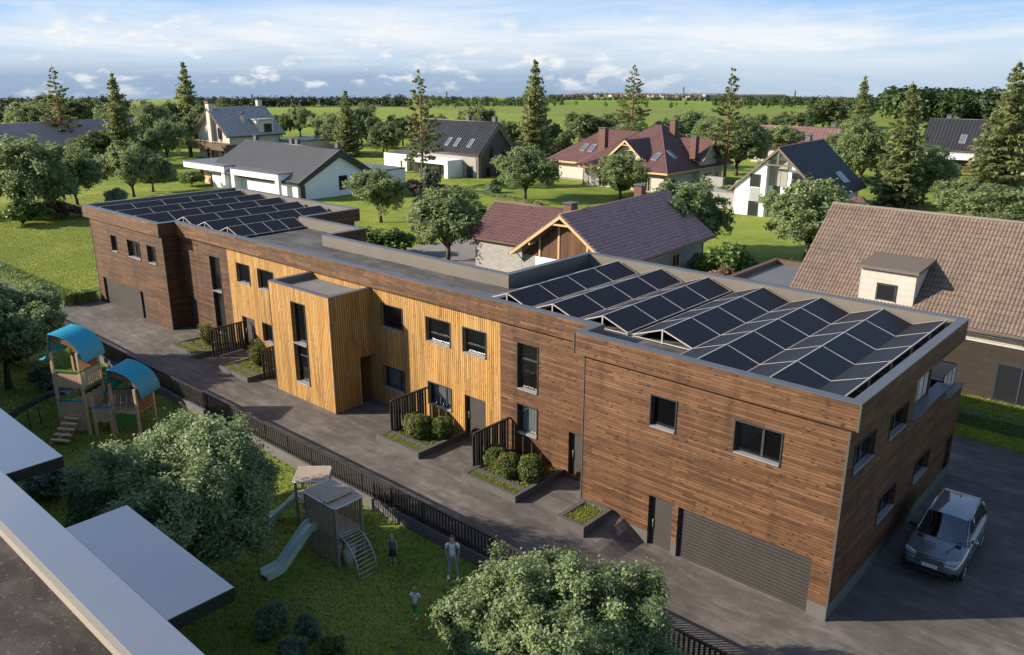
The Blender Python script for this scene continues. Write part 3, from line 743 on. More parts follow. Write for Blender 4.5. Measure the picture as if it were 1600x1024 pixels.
# loggia sill, terrace parapet and glass
b = MB(); b.box(-.52, .06, 7.36, 12.66, 4.80, 4.86); b.box(-.46, -.02, 7.36, 12.64, 4.02, 4.80); b.box(-.52, .06, 12.66, 15.26, 4.14, 4.20); b.box(-9.06, -.52, 14.8, 15.26, 4.14, 4.20); b.build('terrace_coping', M['coping'], BLD)
b = MB()
for i in range(6):
    y = 7.4 + i * .68; b.box(-.50, -.46, y, y + .04, 4.86, ZF - .01)
b.box(-.51, -.45, 7.4, 10.84, 4.86, 4.90); b.box(-.56, -.40, 10.78, 10.94, 4.86, ZF - .01)
gz = b.build('glazing_frame', M['frame'], BLD)
b = MB(); b.box(-.485, -.475, 7.44, 10.78, 4.9, ZF - .02); b.build('pane', M['glass_clear'], gz)
b = MB()
for y in (12.75, 13.4, 14.1, 14.8): b.box(-.32, -.28, y, y + .04, 4.20, 5.15)
b.box(-.33, -.27, 12.75, 14.85, 5.15, 5.19)
for x in (-2.2, -4.2, -6.2): b.box(x, x + .04, 14.83, 14.87, 4.2, 5.15)
b.box(-8.2, -.27, 14.82, 14.88, 5.15, 5.19); rl = b.build('terrace_railing', M['frame'], BLD)
b = MB(); b.box(-.305, -.295, 12.8, 14.8, 4.26, 5.14); b.box(-8.2, -.4, 14.845, 14.855, 4.26, 5.14); b.build('pane', M['glass_clear'], rl)

# --- yellow stair cube
CXL, CXR, CY0, CZ = -32.52, -26.76, -1.62, 6.86
CW = (-30.34, -29.08, 1.32, 6.04)
b = MB(); wall(b, 'front', CY0, CXL, CXR, .2, CZ, [(CW[0], CW[1], 3.66, CW[3]), (CW[0], CW[1], CW[2], 3.56)], depth=.3)
wall(b, 'right', CXR, CY0, .24, .0, CZ); wall(b, 'right', CXR, .24, J, 3.05, CZ); wall(b, 'left', CXL, CY0, .24, .0, CZ); wall(b, 'left', CXL, .24, J, 3.05, CZ)
wall(b, 'back', .24, CXL, CXR, .0, 3.05); b.build('stair_tower_wall', M['wood_yellow'], BLD)
b = MB(); b.quad((CXL, .24, 3.05), (CXR, .24, 3.05), (CXR, J, 3.05), (CXL, J, 3.05)); b.build('soffit', M['brown_trim'], BLD)
window(BLD, 'front', CY0, CW[0], CW[1], 3.66, CW[3], rec=.2); window(BLD, 'front', CY0, CW[0], CW[1], CW[2], 3.56, rec=.2, bars=[2.9])
b = MB(); b.box(CXL - .01, CXR + .01, CY0 - .01, CY0 + .30, CZ, CZ + .045); b.box(CXL - .01, CXL + .30, CY0 + .30, J - .003, CZ, CZ + .045); b.box(CXR - .30, CXR + .01, CY0 + .30, J - .003, CZ, CZ + .045)
b.build('coping', M['coping'], BLD)
b = MB(); b.quad((CXL, CY0, 6.58), (CXR, CY0, 6.58), (CXR, J, 6.58), (CXL, J, 6.58)); 
for (p, q) in (((CXL + .29, CY0 + .29), (CXR - .29, CY0 + .29)), ((CXL + .29, CY0 + .29), (CXL + .29, J)), ((CXR - .29, CY0 + .29), (CXR - .29, J))):
    b.quad((*p, 6.58), (*q, 6.58), (*q, CZ), (*p, CZ))
b.build('roof_deck', pbr('tower_membrane', (0.165, 0.158, 0.15), 0.75, 0.25, 0.9, 22, 0.2), BLD)
b = MB(); b.box(CXL + .2, CXR - .2, CY0 + .35, 1.15, 3.58, 3.64); b.build('floor', M['parquet'], BLD)
trim(CXR, CY0, .2, CZ - .002, .018); trim(CXL, CY0, .2, CZ - .002, .018)
b = MB(); b.box(CXL - .03, CXR + .03, CY0 - .03, CY0 - .002, .0, .26); b.box(CXR + .002, CXR + .03, CY0 - .002, .24, .0, .26); b.build('plinth', M['plinth'], BLD)

# ------------------------------------------------------------------ solar panels
def solar_row(x, y0, n, left=True, right=True, label='', z=7.93, half=1.36, rise=.50, pl=2.36):
    r = empty('solar_panel_row', (x, y0, DECK), 0, label, 'solar panels', 'solar panel rows on the flat roof')
    zt, zb = z - DECK, z - DECK - rise
    fr = MB()
    for i in range(n):
        a, c = i * pl + .03, (i + 1) * pl - .03
        for s in ((-1,) if left else ()) + ((1,) if right else ()):
            p = MB(); x0, x1 = s * .04, s * half
            nz = .018
            p.add([(x0, a, zt + nz), (x0, c, zt + nz), (x1, c, zb + nz), (x1, a, zb + nz), (x0, a, zt - nz), (x0, c, zt - nz), (x1, c, zb - nz), (x1, a, zb - nz)],
                  [(0, 1, 2, 3), (4, 7, 6, 5), (0, 4, 5, 1), (1, 5, 6, 2), (2, 6, 7, 3), (3, 7, 4, 0)])
            p.build('panel', M['panel'], r)
    e = .03
    for s in ((-1,) if left else ()) + ((1,) if right else ()):
        for i in range(n + 1):
            y = i * pl
            fr.beam((s * .02, y, zt + .004), (s * half, y, zb + .004), .035, .05)
        fr.beam((s * half, -.03, zb + .004), (s * half, n * pl + .03, zb + .004), .03, .05)
    fr.beam((0, -.03, zt + .012), (0, n * pl + .03, zt + .012), .045, .05)
    for i in range(n + 1):
        y = i * pl
        fr.beam((0, y, 0.02), (0, y, zt - .01), .06, .06, up=(0, 1, 0))
        fr.beam((-half if left else 0, y, zb - .06), (half if right else 0, y, zb - .06), .05, .04)
        for s in ((-1,) if left else ()) + ((1,) if right else ()): fr.beam((s * (half - .02), y, 0.01), (s * (half - .02), y, zb), .05, .05, up=(0, 1, 0))
    fr.build('frame', M['alu'], r)
    return r
RX = [-17.78, -14.90, -12.02, -8.92, -5.98, -3.08, -.42]
ordn = ['first', 'second', 'third', 'fourth', 'fifth', 'sixth']
for i, x in enumerate(RX):
    if i < 6: lab = 'pitched row of dark solar panels, %s from the inner parapet on the near roof end' % ordn[i]
    else: lab = 'single-sided solar panel row along the side parapet of the near roof end'
    solar_row(x, 2.55 if i < 4 else .22, 4 if i < 4 else 5, True, i < 6, lab, pl=2.36, half=1.36 if i < 3 else 1.46)
LX = [-59.9, -56.75, -53.6, -50.45, -47.3, -44.15]
for i, x in enumerate(LX):
    lab = 'pitched row of dark solar panels, %s from the outer edge of the far roof end' % ordn[i]
    solar_row(x, .4 if i < 3 else 2.6, 5 if i < 3 else 4, True, True, lab, half=1.42, pl=2.5 if i < 3 else (2.5 if i < 5 else 1.35))

# ------------------------------------------------------------------ planters, screens, bushes
def planter(x0, x1, y0, y1, z0, z1, div, label):
    r = empty('planter', ((x0 + x1) / 2, (y0 + y1) / 2, z0), 0, label, 'planter', 'low concrete planters along the lane')
    hx, hy, h, w = (x1 - x0) / 2, (y1 - y0) / 2, z1 - z0, .2
    b = MB(); b.box(-hx, hx, -hy, -hy + w, -.3, h); b.box(-hx, -hx + w, -hy + w, hy, -.3, h); b.box(hx - w, hx, -hy + w, hy, -.3, h)
    if div is not None: b.box(-hx + w, hx - w, div - y0 - hy, div - y0 - hy + .3, -.3, h - .02)
    else: b.box(-hx + w, hx - w, hy - w, hy, -.3, h)
    b.build('kerb', M['kerb'], r, bevel=.012)
    s = MB(); s.quad((-hx + .1, -hy + .1, h - .13), (hx - .1, -hy + .1, h - .13), (hx - .1, hy, h - .13), (-hx + .1, hy, h - .13)); s.build('soil', M['soil'], r)
    g = grass_patch('planter_grass', int(900 * (x1 - x0)), lambda q: (q.uniform(x0 + .22, x1 - .22), q.uniform(y0 + .22, (div if div is not None else y1 - .2) - .03)), .16, 'short grass growing in the ' + label, lambda x, y: z1 - .14, .02)
    if div is not None:
        grass_patch('planter_grass', int(700 * (x1 - x0)), lambda q: (q.uniform(x0 + .22, x1 - .22), q.uniform(div + .32, y1 - .1)), .12, 'short grass under the bushes of the ' + label, lambda x, y: z1 - .14, .02)
planter(-22.5, -19.3, -2.25, 1.2, .2, .55, -1.62, 'planter with two round bushes below the yellow wall')
planter(-16.3, -12.95, -2.25, 1.2, .2, .55, -1.62, 'planter with three round bushes in front of the brown wall')
planter(-10.75, -9.3, -2.12, -.14, .0, .42, None, 'small square grass planter at the near brown wall')
planter(-44.6, -41.1, -2.3, 1.2, .2, .52, -1.65, 'planter with a feathery shrub beside the far brown wall')
planter(-38.1, -34.75, -2.3, 1.2, .2, .52, -1.65, 'planter with a feathery shrub beside the stair tower')
def screen(x, label):
    r = empty('slat_screen', (x, J - .01, .2), 0, label, 'privacy screen', 'slatted timber screens beside the front doors')
    b = MB(); L = 2.55
    for i in range(14):
        y = -.12 - i * (L - .2) / 13
        wd = .15 if i % 3 else .11
        b.box(-.02, .02, y - wd, y, .12, 1.92)
    b.build('slats', M['dark_metal'], r)
    b = MB(); b.box(-.05, .05, -L, -.005, 1.92, 2.0); b.box(-.05, .05, -L, -L + .08, 0, 1.92); b.box(-.035, .035, -L + .08, -.005, .06, .12); b.build('frame', M['dark_metal'], r)
screen(-22.38, 'dark slatted screen on the yellow wall beside two round bushes')
screen(-16.42, 'dark slatted screen where the yellow wall meets brown boards')
screen(-40.55, 'dark slatted screen beside the far yellow-wall door')
screen(-34.45, 'dark slatted screen half hidden behind the stair tower')

# ------------------------------------------------------------------ fence along the lane
def fence():
    r = empty('railing_fence', (-30, -5.92, 0), 0, 'long black bar railing on a concrete kerb between playground and lane', 'fence')
    x0, x1 = -35.0, 52.0
    b = MB(); b.box(x0, x1, -.11, .09, -.9, .06); b.build('kerb_wall', pbr('kerb_wall_concrete', (0.115, 0.108, 0.10), .85, .28, .8, 25, .2), r)
    b = MB(); n = int((x1 - x0) / .185)
    for i in range(n):
        x = x0 + .08 + i * .185; b.box(x - .035, x + .035, -.03, .01, .08, 1.05)
    b.build('bars', M['dark_metal'], r)
    b = MB(); b.box(x0, x1, -.05, .04, 1.05, 1.12); b.box(x0, x1, .012, .04, .14, .18)
    for i in range(43): b.box(x0 + i * 2, x0 + i * 2 + .06, .0115, .06, .06, 1.05)
    b.build('rail', M['dark_metal'], r)
fence()
# ------------------------------------------------------------------ foliage
def unit(rng, n):
    v = rng.normal(size=(n, 3)); return v / np.linalg.norm(v, axis=1)[:, None]
def leaf_quads(P, Nrm, L, W, rng):
    """one diamond leaf per point; Nrm: facing direction"""
    n = len(P)
    a = unit(rng, n); t = np.cross(Nrm, a); t /= np.linalg.norm(t, axis=1)[:, None] + 1e-9
    s = np.cross(Nrm, t)
    l = (L * rng.uniform(.7, 1.35, n))[:, None]; w = (W * rng.uniform(.7, 1.3, n))[:, None]
    V = np.empty((n, 4, 3))
    bend = Nrm * l * .18
    V[:, 0] = P - t * l * .5 - bend; V[:, 1] = P + s * w * .5; V[:, 2] = P + t * l * .5 - bend; V[:, 3] = P - s * w * .5
    return V.reshape(-1, 3)
def lobes(seed, n, rx, ry, rz, zc, flat=.25, rmin=.22, rmax=.36):
    rng = np.random.default_rng(seed); out = []
    for i in range(n):
        u = unit(rng, 1)[0]
        if u[2] < -flat: u[2] *= -.6
        k = rng.uniform(.38, .74)
        r = rng.uniform(rmin, rmax)
        out.append((u[0] * rx * k, u[1] * ry * k, zc + u[2] * rz * k, r * (rx + ry) / 2, r * rz * 1.05))
    out.append((0, 0, zc, rx * .5, rz * .5)); return out
def crown_points(lb, n, rng, shell=.55):
    wts = np.array([l[3] ** 2 for l in lb]); wts /= wts.sum()
    idx = rng.choice(len(lb), n, p=wts); L = np.array(lb)[idx]
    u = unit(rng, n); rad = rng.uniform(shell, 1.0, n) ** .6
    # sub-clumps: pull the leaves of a lobe towards a set of twig ends
    P = L[:, :3] + u * np.stack([L[:, 3], L[:, 3], L[:, 4]], 1) * rad[:, None]
    return P, u
def crown(name, seed, lb, n, L, W, mat, parent=None, up=.5, twigs=900, spread=.16):
    rng = np.random.default_rng(seed)
    T, U = crown_points(lb, twigs, rng)
    k = rng.integers(0, twigs, n)
    R0 = np.mean([l[3] for l in lb])
    P = T[k] + rng.normal(size=(n, 3)) * spread * R0
    N = U[k] * .8 + unit(rng, n) * .85 + np.array([0, 0, up]); N /= np.linalg.norm(N, axis=1)[:, None]
    return mesh_np(name, leaf_quads(P, N, L, W, rng), 4, mat, parent)
def trunk_mesh(name, seed, h, lb, r0, mat, parent=None, lean=.25, split=.38):
    rng = random.Random(seed); b = MB()
    zs = h * split
    top = Vector((rng.uniform(-lean, lean), rng.uniform(-lean, lean), zs))
    b.tube([(0, 0, -.3), (top.x * .2, top.y * .2, zs * .4), top], [r0 * 1.25, r0, r0 * .85], 8)
    for l in lb[: min(len(lb), 14)]:
        e = Vector(l[:3]); mid = top.lerp(e, .5) + Vector((rng.uniform(-.2, .2), rng.uniform(-.2, .2), rng.uniform(.0, .35)))
        b.tube([top - Vector((0, 0, .15)), mid, e], [r0 * .5, r0 * .3, r0 * .08], 6)
        for q in range(3):
            d = Vector((rng.gauss(0, 1), rng.gauss(0, 1), rng.gauss(.4, .8))).normalized() * l[3] * .8
            b.tube([mid.lerp(e, .6), e + d], [r0 * .18, r0 * .04], 5, cap=False)
    return b.build(name, mat, parent, recalc=False)
def round_tree(name, seed, h, zc, rx, rz, nleaf, L, W, mat, nl=16, r0=.16, split=.38, bark='bark', twigs=900, spread=.16, flat=.25):
    """a tree of nominal size, rooted at the origin"""
    t = empty(name, (0, 0, 0))
    lb = lobes(seed, nl, rx, rx, rz, zc, flat)
    trunk_mesh('trunk', seed, h, lb, r0, M[bark], t, split=split)
    crown('crown', seed, lb, nleaf, L, W, M[mat], t, twigs=twigs, spread=spread)
    return t
def conifer(name, seed, h, rbase, clear, mat, bark, levels, per, sprays, slen, sparse_top=.2, droop=.35, r0=.2, irregular=.25, clump=1.0):
    rng = np.random.default_rng(seed); t = empty(name, (0, 0, 0)); b = MB()
    b.tube([(0, 0, -.4), (.05, 0, h * .4), (0, .06, h * .75), (0, 0, h * .985)], [r0, r0 * .75, r0 * .36, r0 * .05], 8)
    Q = []
    for i in range(levels):
        f = (i + rng.uniform(-.3, .3)) / levels; f = min(max(f, 0), 1)
        z = h * (clear + (1 - clear) * f ** .92)
        rr = rbase * (1 - f) ** .85 * (1 - .35 * math.exp(-((f) / .12) ** 2)) + .12
        k = max(3, int(per * (1 - .45 * f)))
        a0 = rng.uniform(0, 6.28)
        for j in range(k):
            if rng.random() < sparse_top * f: continue
            a = a0 + 6.283 * j / k + rng.normal(0, .22); ln = rr * rng.uniform(1 - irregular * 1.5, 1 + irregular * .5)
            d = np.array([math.cos(a), math.sin(a), 0.0]); sd = np.array([-d[1], d[0], 0.0])
            dr = droop * (1 - f * 1.35)
            zj = z + rng.normal(0, .30) * h * (1 - clear) / levels
            P = lambda s: np.array([0, 0, zj]) + d * ln * s + np.array([0, 0, ln * (-dr * s + .30 * s * s * (dr > 0))])
            b.tube([P(0), P(.5), P(1)], [r0 * .22 * (1 - f * .7), r0 * .12 * (1 - f * .7), .01], 4, cap=False)
            m = max(3, int(sprays * (ln / rbase + .15)))
            s = rng.uniform(.18 if clump >= 1 else .5, 1.0, m)
            for q in s:
                c = P(q); wdt = (1 - q * .55) * ln * .30
                off = rng.uniform(-1, 1) * wdt
                e = c + sd * off + np.array([0, 0, -abs(off) * .25 + rng.normal(0, .06)])
                dirn = d * rng.uniform(.3, 1.0) + sd * np.sign(off) * rng.uniform(.2, 1.0) + np.array([0, 0, rng.uniform(-.75, .25)])
                dirn /= np.linalg.norm(dirn)
                nrm = np.array([rng.normal(0, .45), rng.normal(0, .45), 1.0]); wv = np.cross(dirn, nrm); wv /= np.linalg.norm(wv)
                l = slen * rng.uniform(.6, 1.3) * (1 - .35 * f); w = l * rng.uniform(.22, .38)
                Q += [e - dirn * l * .35, e + wv * w, e + dirn * l * .65, e - wv * w]
                if rng.random() < .75:
                    hd = np.array([0, 0, -1.0]) + sd * rng.normal(0, .3) + d * .25; hd /= np.linalg.norm(hd)
                    Q += [e, e + d * w * .8 + hd * l * .25, e + hd * l * .6, e - d * w * .8 + hd * l * .25]
    for q in range(10):                                               # leader
        z = h * (.955 + .05 * q / 10); a = rng.uniform(0, 6.28); d = np.array([math.cos(a), math.sin(a), .8]); w = np.array([-d[1], d[0], 0]) * .05
        c = np.array([0, 0, z]); Q += [c, c + d * .12 + w, c + d * .3, c + d * .12 - w]
    b.build('trunk', M[bark], t, recalc=False)
    mesh_np('crown', np.array(Q), 4, M[mat], t)
    return t
PROTO = {}
PROTO_FIRST = set()
def proto(kind, o): PROTO[kind] = o; PROTO_FIRST.add(kind)
def place(kind, x, y, z, rz, s, sz, label, cat, group):
    p = PROTO[kind]
    if kind in PROTO_FIRST: o = p; PROTO_FIRST.discard(kind)
    else: o = copy_tree(p)
    o.location = (x, y, z); o.rotation_euler = (0, 0, rz); o.scale = (s, s, sz)
    return tag(o, label, cat, group)
# nominal: crown radius 4.5 m
for i in range(4):
    proto('olive%d' % i, round_tree('garden_tree', 11 + i * 7, 8.0, 4.35, 4.6, 4.0, 17000, .34, .19, 'leaf', nl=26 + i * 3, r0=.20, split=.20 + .03 * (i % 2), twigs=380, spread=.165, flat=.45))
for i in range(2):
    proto('dark%d' % i, round_tree('garden_tree', 61 + i * 5, 9.0, 4.9, 4.6, 4.4, 12000, .42, .26, 'leaf_dark', nl=18, r0=.2, twigs=360, spread=.17, flat=.6))
proto('shrub', round_tree('shrub', 83, 2.0, 1.0, 1.3, 1.0, 3600, .17, .10, 'leaf_blue', nl=10, r0=.05, split=.15, twigs=260, spread=.22, flat=.9))
proto('shrub_silver', round_tree('shrub', 87, 2.6, 1.5, 1.6, 1.5, 3600, .24, .15, 'leaf_silver', nl=11, r0=.05, split=.15, twigs=220, spread=.24, flat=.9))
proto('shrub_pink', round_tree('shrub', 91, 2.6, 1.4, 1.7, 1.3, 3600, .28, .17, 'leaf_pink', nl=11, r0=.05, split=.15, twigs=240, spread=.22, flat=.9))
proto('shrub_green', round_tree('shrub', 95, 2.6, 1.4, 1.8, 1.3, 4500, .26, .15, 'leaf_bright', nl=12, r0=.05, split=.15, twigs=260, spread=.22, flat=.9))
for i in range(3):
    proto('spruce%d' % i, conifer('spruce_tree', 101 + i, 18.0, 4.1, .04, 'needle', 'bark', 44, 12, 26, .80, sparse_top=.35, droop=.46, irregular=.30))
for i in range(2):
    proto('pine%d' % i, conifer('pine_tree', 121 + i, 18.5, 4.2, .27, 'needle_pine', 'bark_pine', 22, 7, 46, .62, sparse_top=.25, droop=.40, r0=.27, irregular=.40, clump=.5))

def ball_bush(x, y, z, r, label, seed):
    t = empty('ball_bush', (x, y, z), 0, label, 'bush', 'clipped round bushes in the planters')
    rng = np.random.default_rng(seed); n = 5200
    u = unit(rng, n); u[:, 2] = np.where(u[:, 2] < -.75, -u[:, 2], u[:, 2])
    bumpy = 1 + .07 * np.sin(u[:, 0] * 6 + seed) * np.cos(u[:, 1] * 7) + .05 * np.sin(u[:, 2] * 11)
    P = u * (r * bumpy * rng.uniform(.82, 1.02, n))[:, None] + np.array([0, 0, r * .92])
    N = u * .9 + unit(rng, n) * .8; N /= np.linalg.norm(N, axis=1)[:, None]
    mesh_np('crown', leaf_quads(P, N, .105, .06, rng), 4, M['leaf_bush'], t)
    b = MB(); b.tube([(0, 0, -.1), (0, 0, r * .9)], .04, 6)
    for k in range(9):
        a = k * .7; b.tube([(0, 0, r * .3), (math.cos(a) * r * .6, math.sin(a) * r * .6, r * (.7 + .1 * (k % 4)))], [.025, .01], 5)
    b.build('stems', M['bark'], t, recalc=False)
ball_bush(-21.5, -.55, .36, .60, 'round clipped bush touching the slatted screen, smaller of a close pair', 1)
ball_bush(-20.85, -.75, .36, .66, 'round clipped bush in the middle of the yellow-wall planter', 2)
ball_bush(-19.95, -.05, .36, .62, 'round clipped bush nearest the yellow-wall front door', 3)
ball_bush(-15.65, -.55, .36, .62, 'round clipped bush beside the screen in the brown-wall planter', 4)
ball_bush(-14.62, -.85, .36, .62, 'middle of three round clipped bushes in the brown-wall planter', 5)
ball_bush(-13.62, -.45, .36, .66, 'round clipped bush at the door end of the brown-wall planter', 6)
def feather_shrub(x, y, z, h, label, seed):
    t = empty('feathery_shrub', (x, y, z), 0, label, 'shrub', 'feathery shrubs in the far planters')
    rng = np.random.default_rng(seed); Q = []; b = MB()
    for k in range(26):
        a = rng.uniform(0, 6.28); out = rng.uniform(.1, .75); hh = h * rng.uniform(.55, 1.0) * (1 - .35 * out)
        e = np.array([math.cos(a) * out * .85, math.sin(a) * out * .85, hh]); b.tube([(0, 0, -.05), tuple(e * [.4, .4, .5]), tuple(e)], [.025, .015, .005], 4, cap=False)
        n = 130; s = rng.uniform(.2, 1.05, n)
        P = e[None, :] * np.stack([s ** .8, s ** .8, s], 1) + rng.normal(size=(n, 3)) * .09
        N = unit(rng, n) + np.array([0, 0, .4]); N /= np.linalg.norm(N, axis=1)[:, None]
        Q.append(leaf_quads(P, N, .15, .045, rng))
    mesh_np('crown', np.concatenate(Q), 4, M['leaf_bush'], t); b.build('stems', M['bark'], t, recalc=False)
feather_shrub(-42.6, -.5, .35, 1.95, 'feathery yellow-green shrub between far planter kerb and slatted screen', 31)
feather_shrub(-36.3, -.5, .35, 2.05, 'feathery yellow-green shrub beside the yellow stair tower', 32)
feather_shrub(-35.4, .1, .35, 1.35, 'low yellow-green shrub half behind the slatted screen by the stair tower', 33)
def hedge(name, pts, w, h, label, seed=5, dens=260, mat='leaf_bright', L=.14):
    rng = np.random.default_rng(seed); Q = []; b = MB()
    x0, y0, z0 = pts[0]; t = empty(name, (x0, y0, z0), 0, label, 'hedge')
    for (p, q) in zip(pts[:-1], pts[1:]):
        p = np.array(p) - np.array(pts[0]); q = np.array(q) - np.array(pts[0]); d = q - p; ln = np.linalg.norm(d); d = d / ln; s = np.array([-d[1], d[0], 0])
        n = int(dens * ln * (w + 2 * h)); 
        per = rng.uniform(0, w + 2 * h, n); a = rng.uniform(-w / 2, ln + w / 2, n)
        wob = .06 * np.sin(a * 2.1) + .05 * np.sin(a * 5.3 + 1)
        off = np.where(per < h, -w / 2, np.where(per < h + w, per - h - w / 2, w / 2)); z = np.where(per < h, per, np.where(per < h + w, h, w + 2 * h - per))
        dep = np.abs(rng.normal(0, .07, n))
        nx = np.where(per < h, -1.0, np.where(per < h + w, 0.0, 1.0)); nz = np.where((per >= h) & (per < h + w), 1.0, 0.0)
        P = p[None] + a[:, None] * d[None] + (off - nx * (dep - wob))[:, None] * s[None]; P[:, 2] += z - nz * (dep - wob)
        N = nx[:, None] * s[None] + nz[:, None] * np.array([[0, 0, 1.0]]) + unit(rng, n) * .9; N /= np.linalg.norm(N, axis=1)[:, None]
        Q.append(leaf_quads(P, N, L, L * .6, rng))
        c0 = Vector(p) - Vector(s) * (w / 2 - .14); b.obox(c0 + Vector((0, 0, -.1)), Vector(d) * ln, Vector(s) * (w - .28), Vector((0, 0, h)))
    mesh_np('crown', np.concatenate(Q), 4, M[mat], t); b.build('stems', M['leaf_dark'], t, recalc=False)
hedge('hedge', [(-120, -2.75, 0), (-90, -2.65, 0), (-61.95, -2.35, 0), (-61.95, -.25, 0)], 1.0, .95, 'long clipped hedge between the sunlit lawn and the lane', 5, 170)
hedge('hedge', [(-6, 21.0, 0), (14, 21.0, 0)], .8, .75, 'clipped hedge in front of the brown tiled house', 6, 200, 'leaf_bright', .11)
hedge('hedge', [(-66, 33.5, 0), (-58.5, 33.5, 0)], .7, .8, 'short clipped hedge behind the flat roof near the plum-roofed house', 7, 90, 'leaf_bright', .2)
hedge('hedge', [(-57.0, 62.0, 0), (-46.5, 74.0, 0)], .8, 1.0, 'clipped hedge between the red hipped house and white gabled house', 9, 60, 'leaf_bright', .22)
hedge('hedge', [(-132.0, 36.0, 0), (-131.0, 62.0, 0)], .8, 1.1, 'hedge on the lawn left of the white canopied house', 10, 50, 'leaf_dark', .25)
hedge('hedge', [(-46.0, 118.0, 0), (-20.0, 121.0, 0)], .9, 1.1, 'dark hedge across the lawn before the black-roofed house', 11, 50, 'leaf_dark', .28)
hedge('hedge', [(-96.0, 92.0, 0), (-84.0, 72.0, 0)], .7, 1.0, 'hedge between the dark-roofed house and red hipped house', 12, 50, 'leaf_bright', .25)
hedge('hedge', [(-99, 67.5, 0), (-66.5, 63.2, 0)], .5, .55, 'low boundary hedge on the lawn before the dark-roofed house', 8, 60, 'leaf_dark', .22)

OL = 'rounded grey-green garden trees'
TREES = [
 ('olive0', -117.5, 28.0, 1.0, 1.02, 'solitary grey-green round tree standing on the lawn behind the far roof end'),
 ('olive1', -157.3, 52.9, 1.05, 1.12, 'round tree with dark forked trunk before the grey house with balcony'),
 ('olive2', -116.1, 19.3, .98, 1.0, 'low-forked grey-green tree just beyond the outer corner of the far roof end'),
 ('olive3', -107.1, 9.9, 1.3, 1.35, 'widest grey-green tree in the clump left of the far roof corner'),
 ('olive0', -114.0, 14.6, 1.0, .95, 'round grey-green tree between the widest tree and the roof corner tree'),
 ('olive1', -120.0, 4.0, 1.3, 1.3, 'grey-green tree at the edge of the photo beside the widest tree'),
 ('olive2', -174.1, 58.7, 1.1, 1.5, 'tall grey-green tree behind the tree before the balcony house'),
 ('olive3', -223.2, 50.2, 1.5, 1.4, 'pale grey-green tree behind the ridge of the mauve tiled roof'),
 ('dark0', -205.0, 62.4, 1.2, 1.1, 'dark tree behind the mauve tiled roof between pine and spruce'),
 ('olive0', -196.7, 111.6, 1.02, 1.1, 'small round tree on the field right of the grey tiled house'),
 ('olive1', -168.6, 100.6, 1.2, 1.0, 'broad grey-green tree behind the seam-metal roof, left of a small spruce'),
 ('olive2', -156.3, 102.0, 1.0, 1.35, 'upright grey-green tree right behind the small spruce'),
 ('dark1', -138.8, 94.3, 1.0, 1.0, 'dark green tree on the lawn beyond the white garage box'),
 ('olive3', -144.0, 130.3, 1.2, 1.25, 'round tree showing above the dark seam roof ridge'),
 ('olive0', -71.6, 65.8, 1.12, .98, 'big grey-green tree on the lawn before the dark brick gable'),
 ('olive1', -72.5, 39.1, .95, .85, 'grey-green tree at the white gable wall with window'),
 ('olive2', -50.4, 29.6, .98, .92, 'grey-green tree between the flat roof and the plum-roofed wing'),
 ('olive3', -61.0, 75.3, 1.02, .88, 'bushy tree in front of the red hip-roofed house'),
 ('dark0', -106.4, 129.3, 1.35, 1.0, 'broad dark tree behind the red hip roof, left of the pine'),
 ('olive0', -95.3, 128.4, 1.2, .95, 'grey-green tree peeking over the long ridge of the red hip roof'),
 ('olive1', -103.1, 167.0, 1.2, 1.05, 'round tree in the field behind the apex of the red hip roof'),
 ('olive2', -61.7, 113.1, 1.38, 1.3, 'large grey-green tree behind the pine near the faded red roof'),
 ('olive3', -34.4, 47.7, 1.10, 1.0, 'grey-green tree between plum roof and white gabled house'),
 ('olive0', -23.9, 54.6, 1.16, 1.02, 'big grey-green tree right in front of the white gabled house'),
 ('olive1', -66.2, 140.8, 1.15, .95, 'grey-green tree overlapping the faded red roof'),
 ('dark1', -85.4, 211.6, 1.6, 1.3, 'dark grey-green tree beyond the faded red roof ridge'),
 ('olive2', -39.0, 110.7, 1.05, 1.4, 'grey-green tree between two spruces right of the faded red roof'),
 ('olive3', -11.2, 77.5, 1.35, .80, 'wide grey-green tree in front of the black-roofed house'),
 ('olive0', -3.5, 84.0, 1.3, 1.0, 'grey-green tree at the photo edge behind the brown tiled ridge'),
 ('olive1', -86.0, 147.7, 1.0, 1.0, 'small grey-green tree between the two pines'),
 ('dark0', -76.5, 170.1, 1.2, 1.0, 'dark small tree in the field right of the second pine'),
 ('dark1', -116.6, 122.9, 1.0, 1.0, 'dark tree tucked behind the left hip of the red roof'),
 ('olive2', -94.0, 118.0, .9, .85, 'grey-green tree between tall spruce and red hip roof'),
 ('dark0', -130.0, 88.0, .8, .9, 'dark tree behind the white garage box'),
 ('dark1', -186.0, 74.0, 1.2, 1.2, 'dark tree at the balcony house gable'),
 ('olive0', -26.0, 100.0, 1.0, 1.0, 'grey-green tree on the lawn left of the black-roofed house wall'),
]
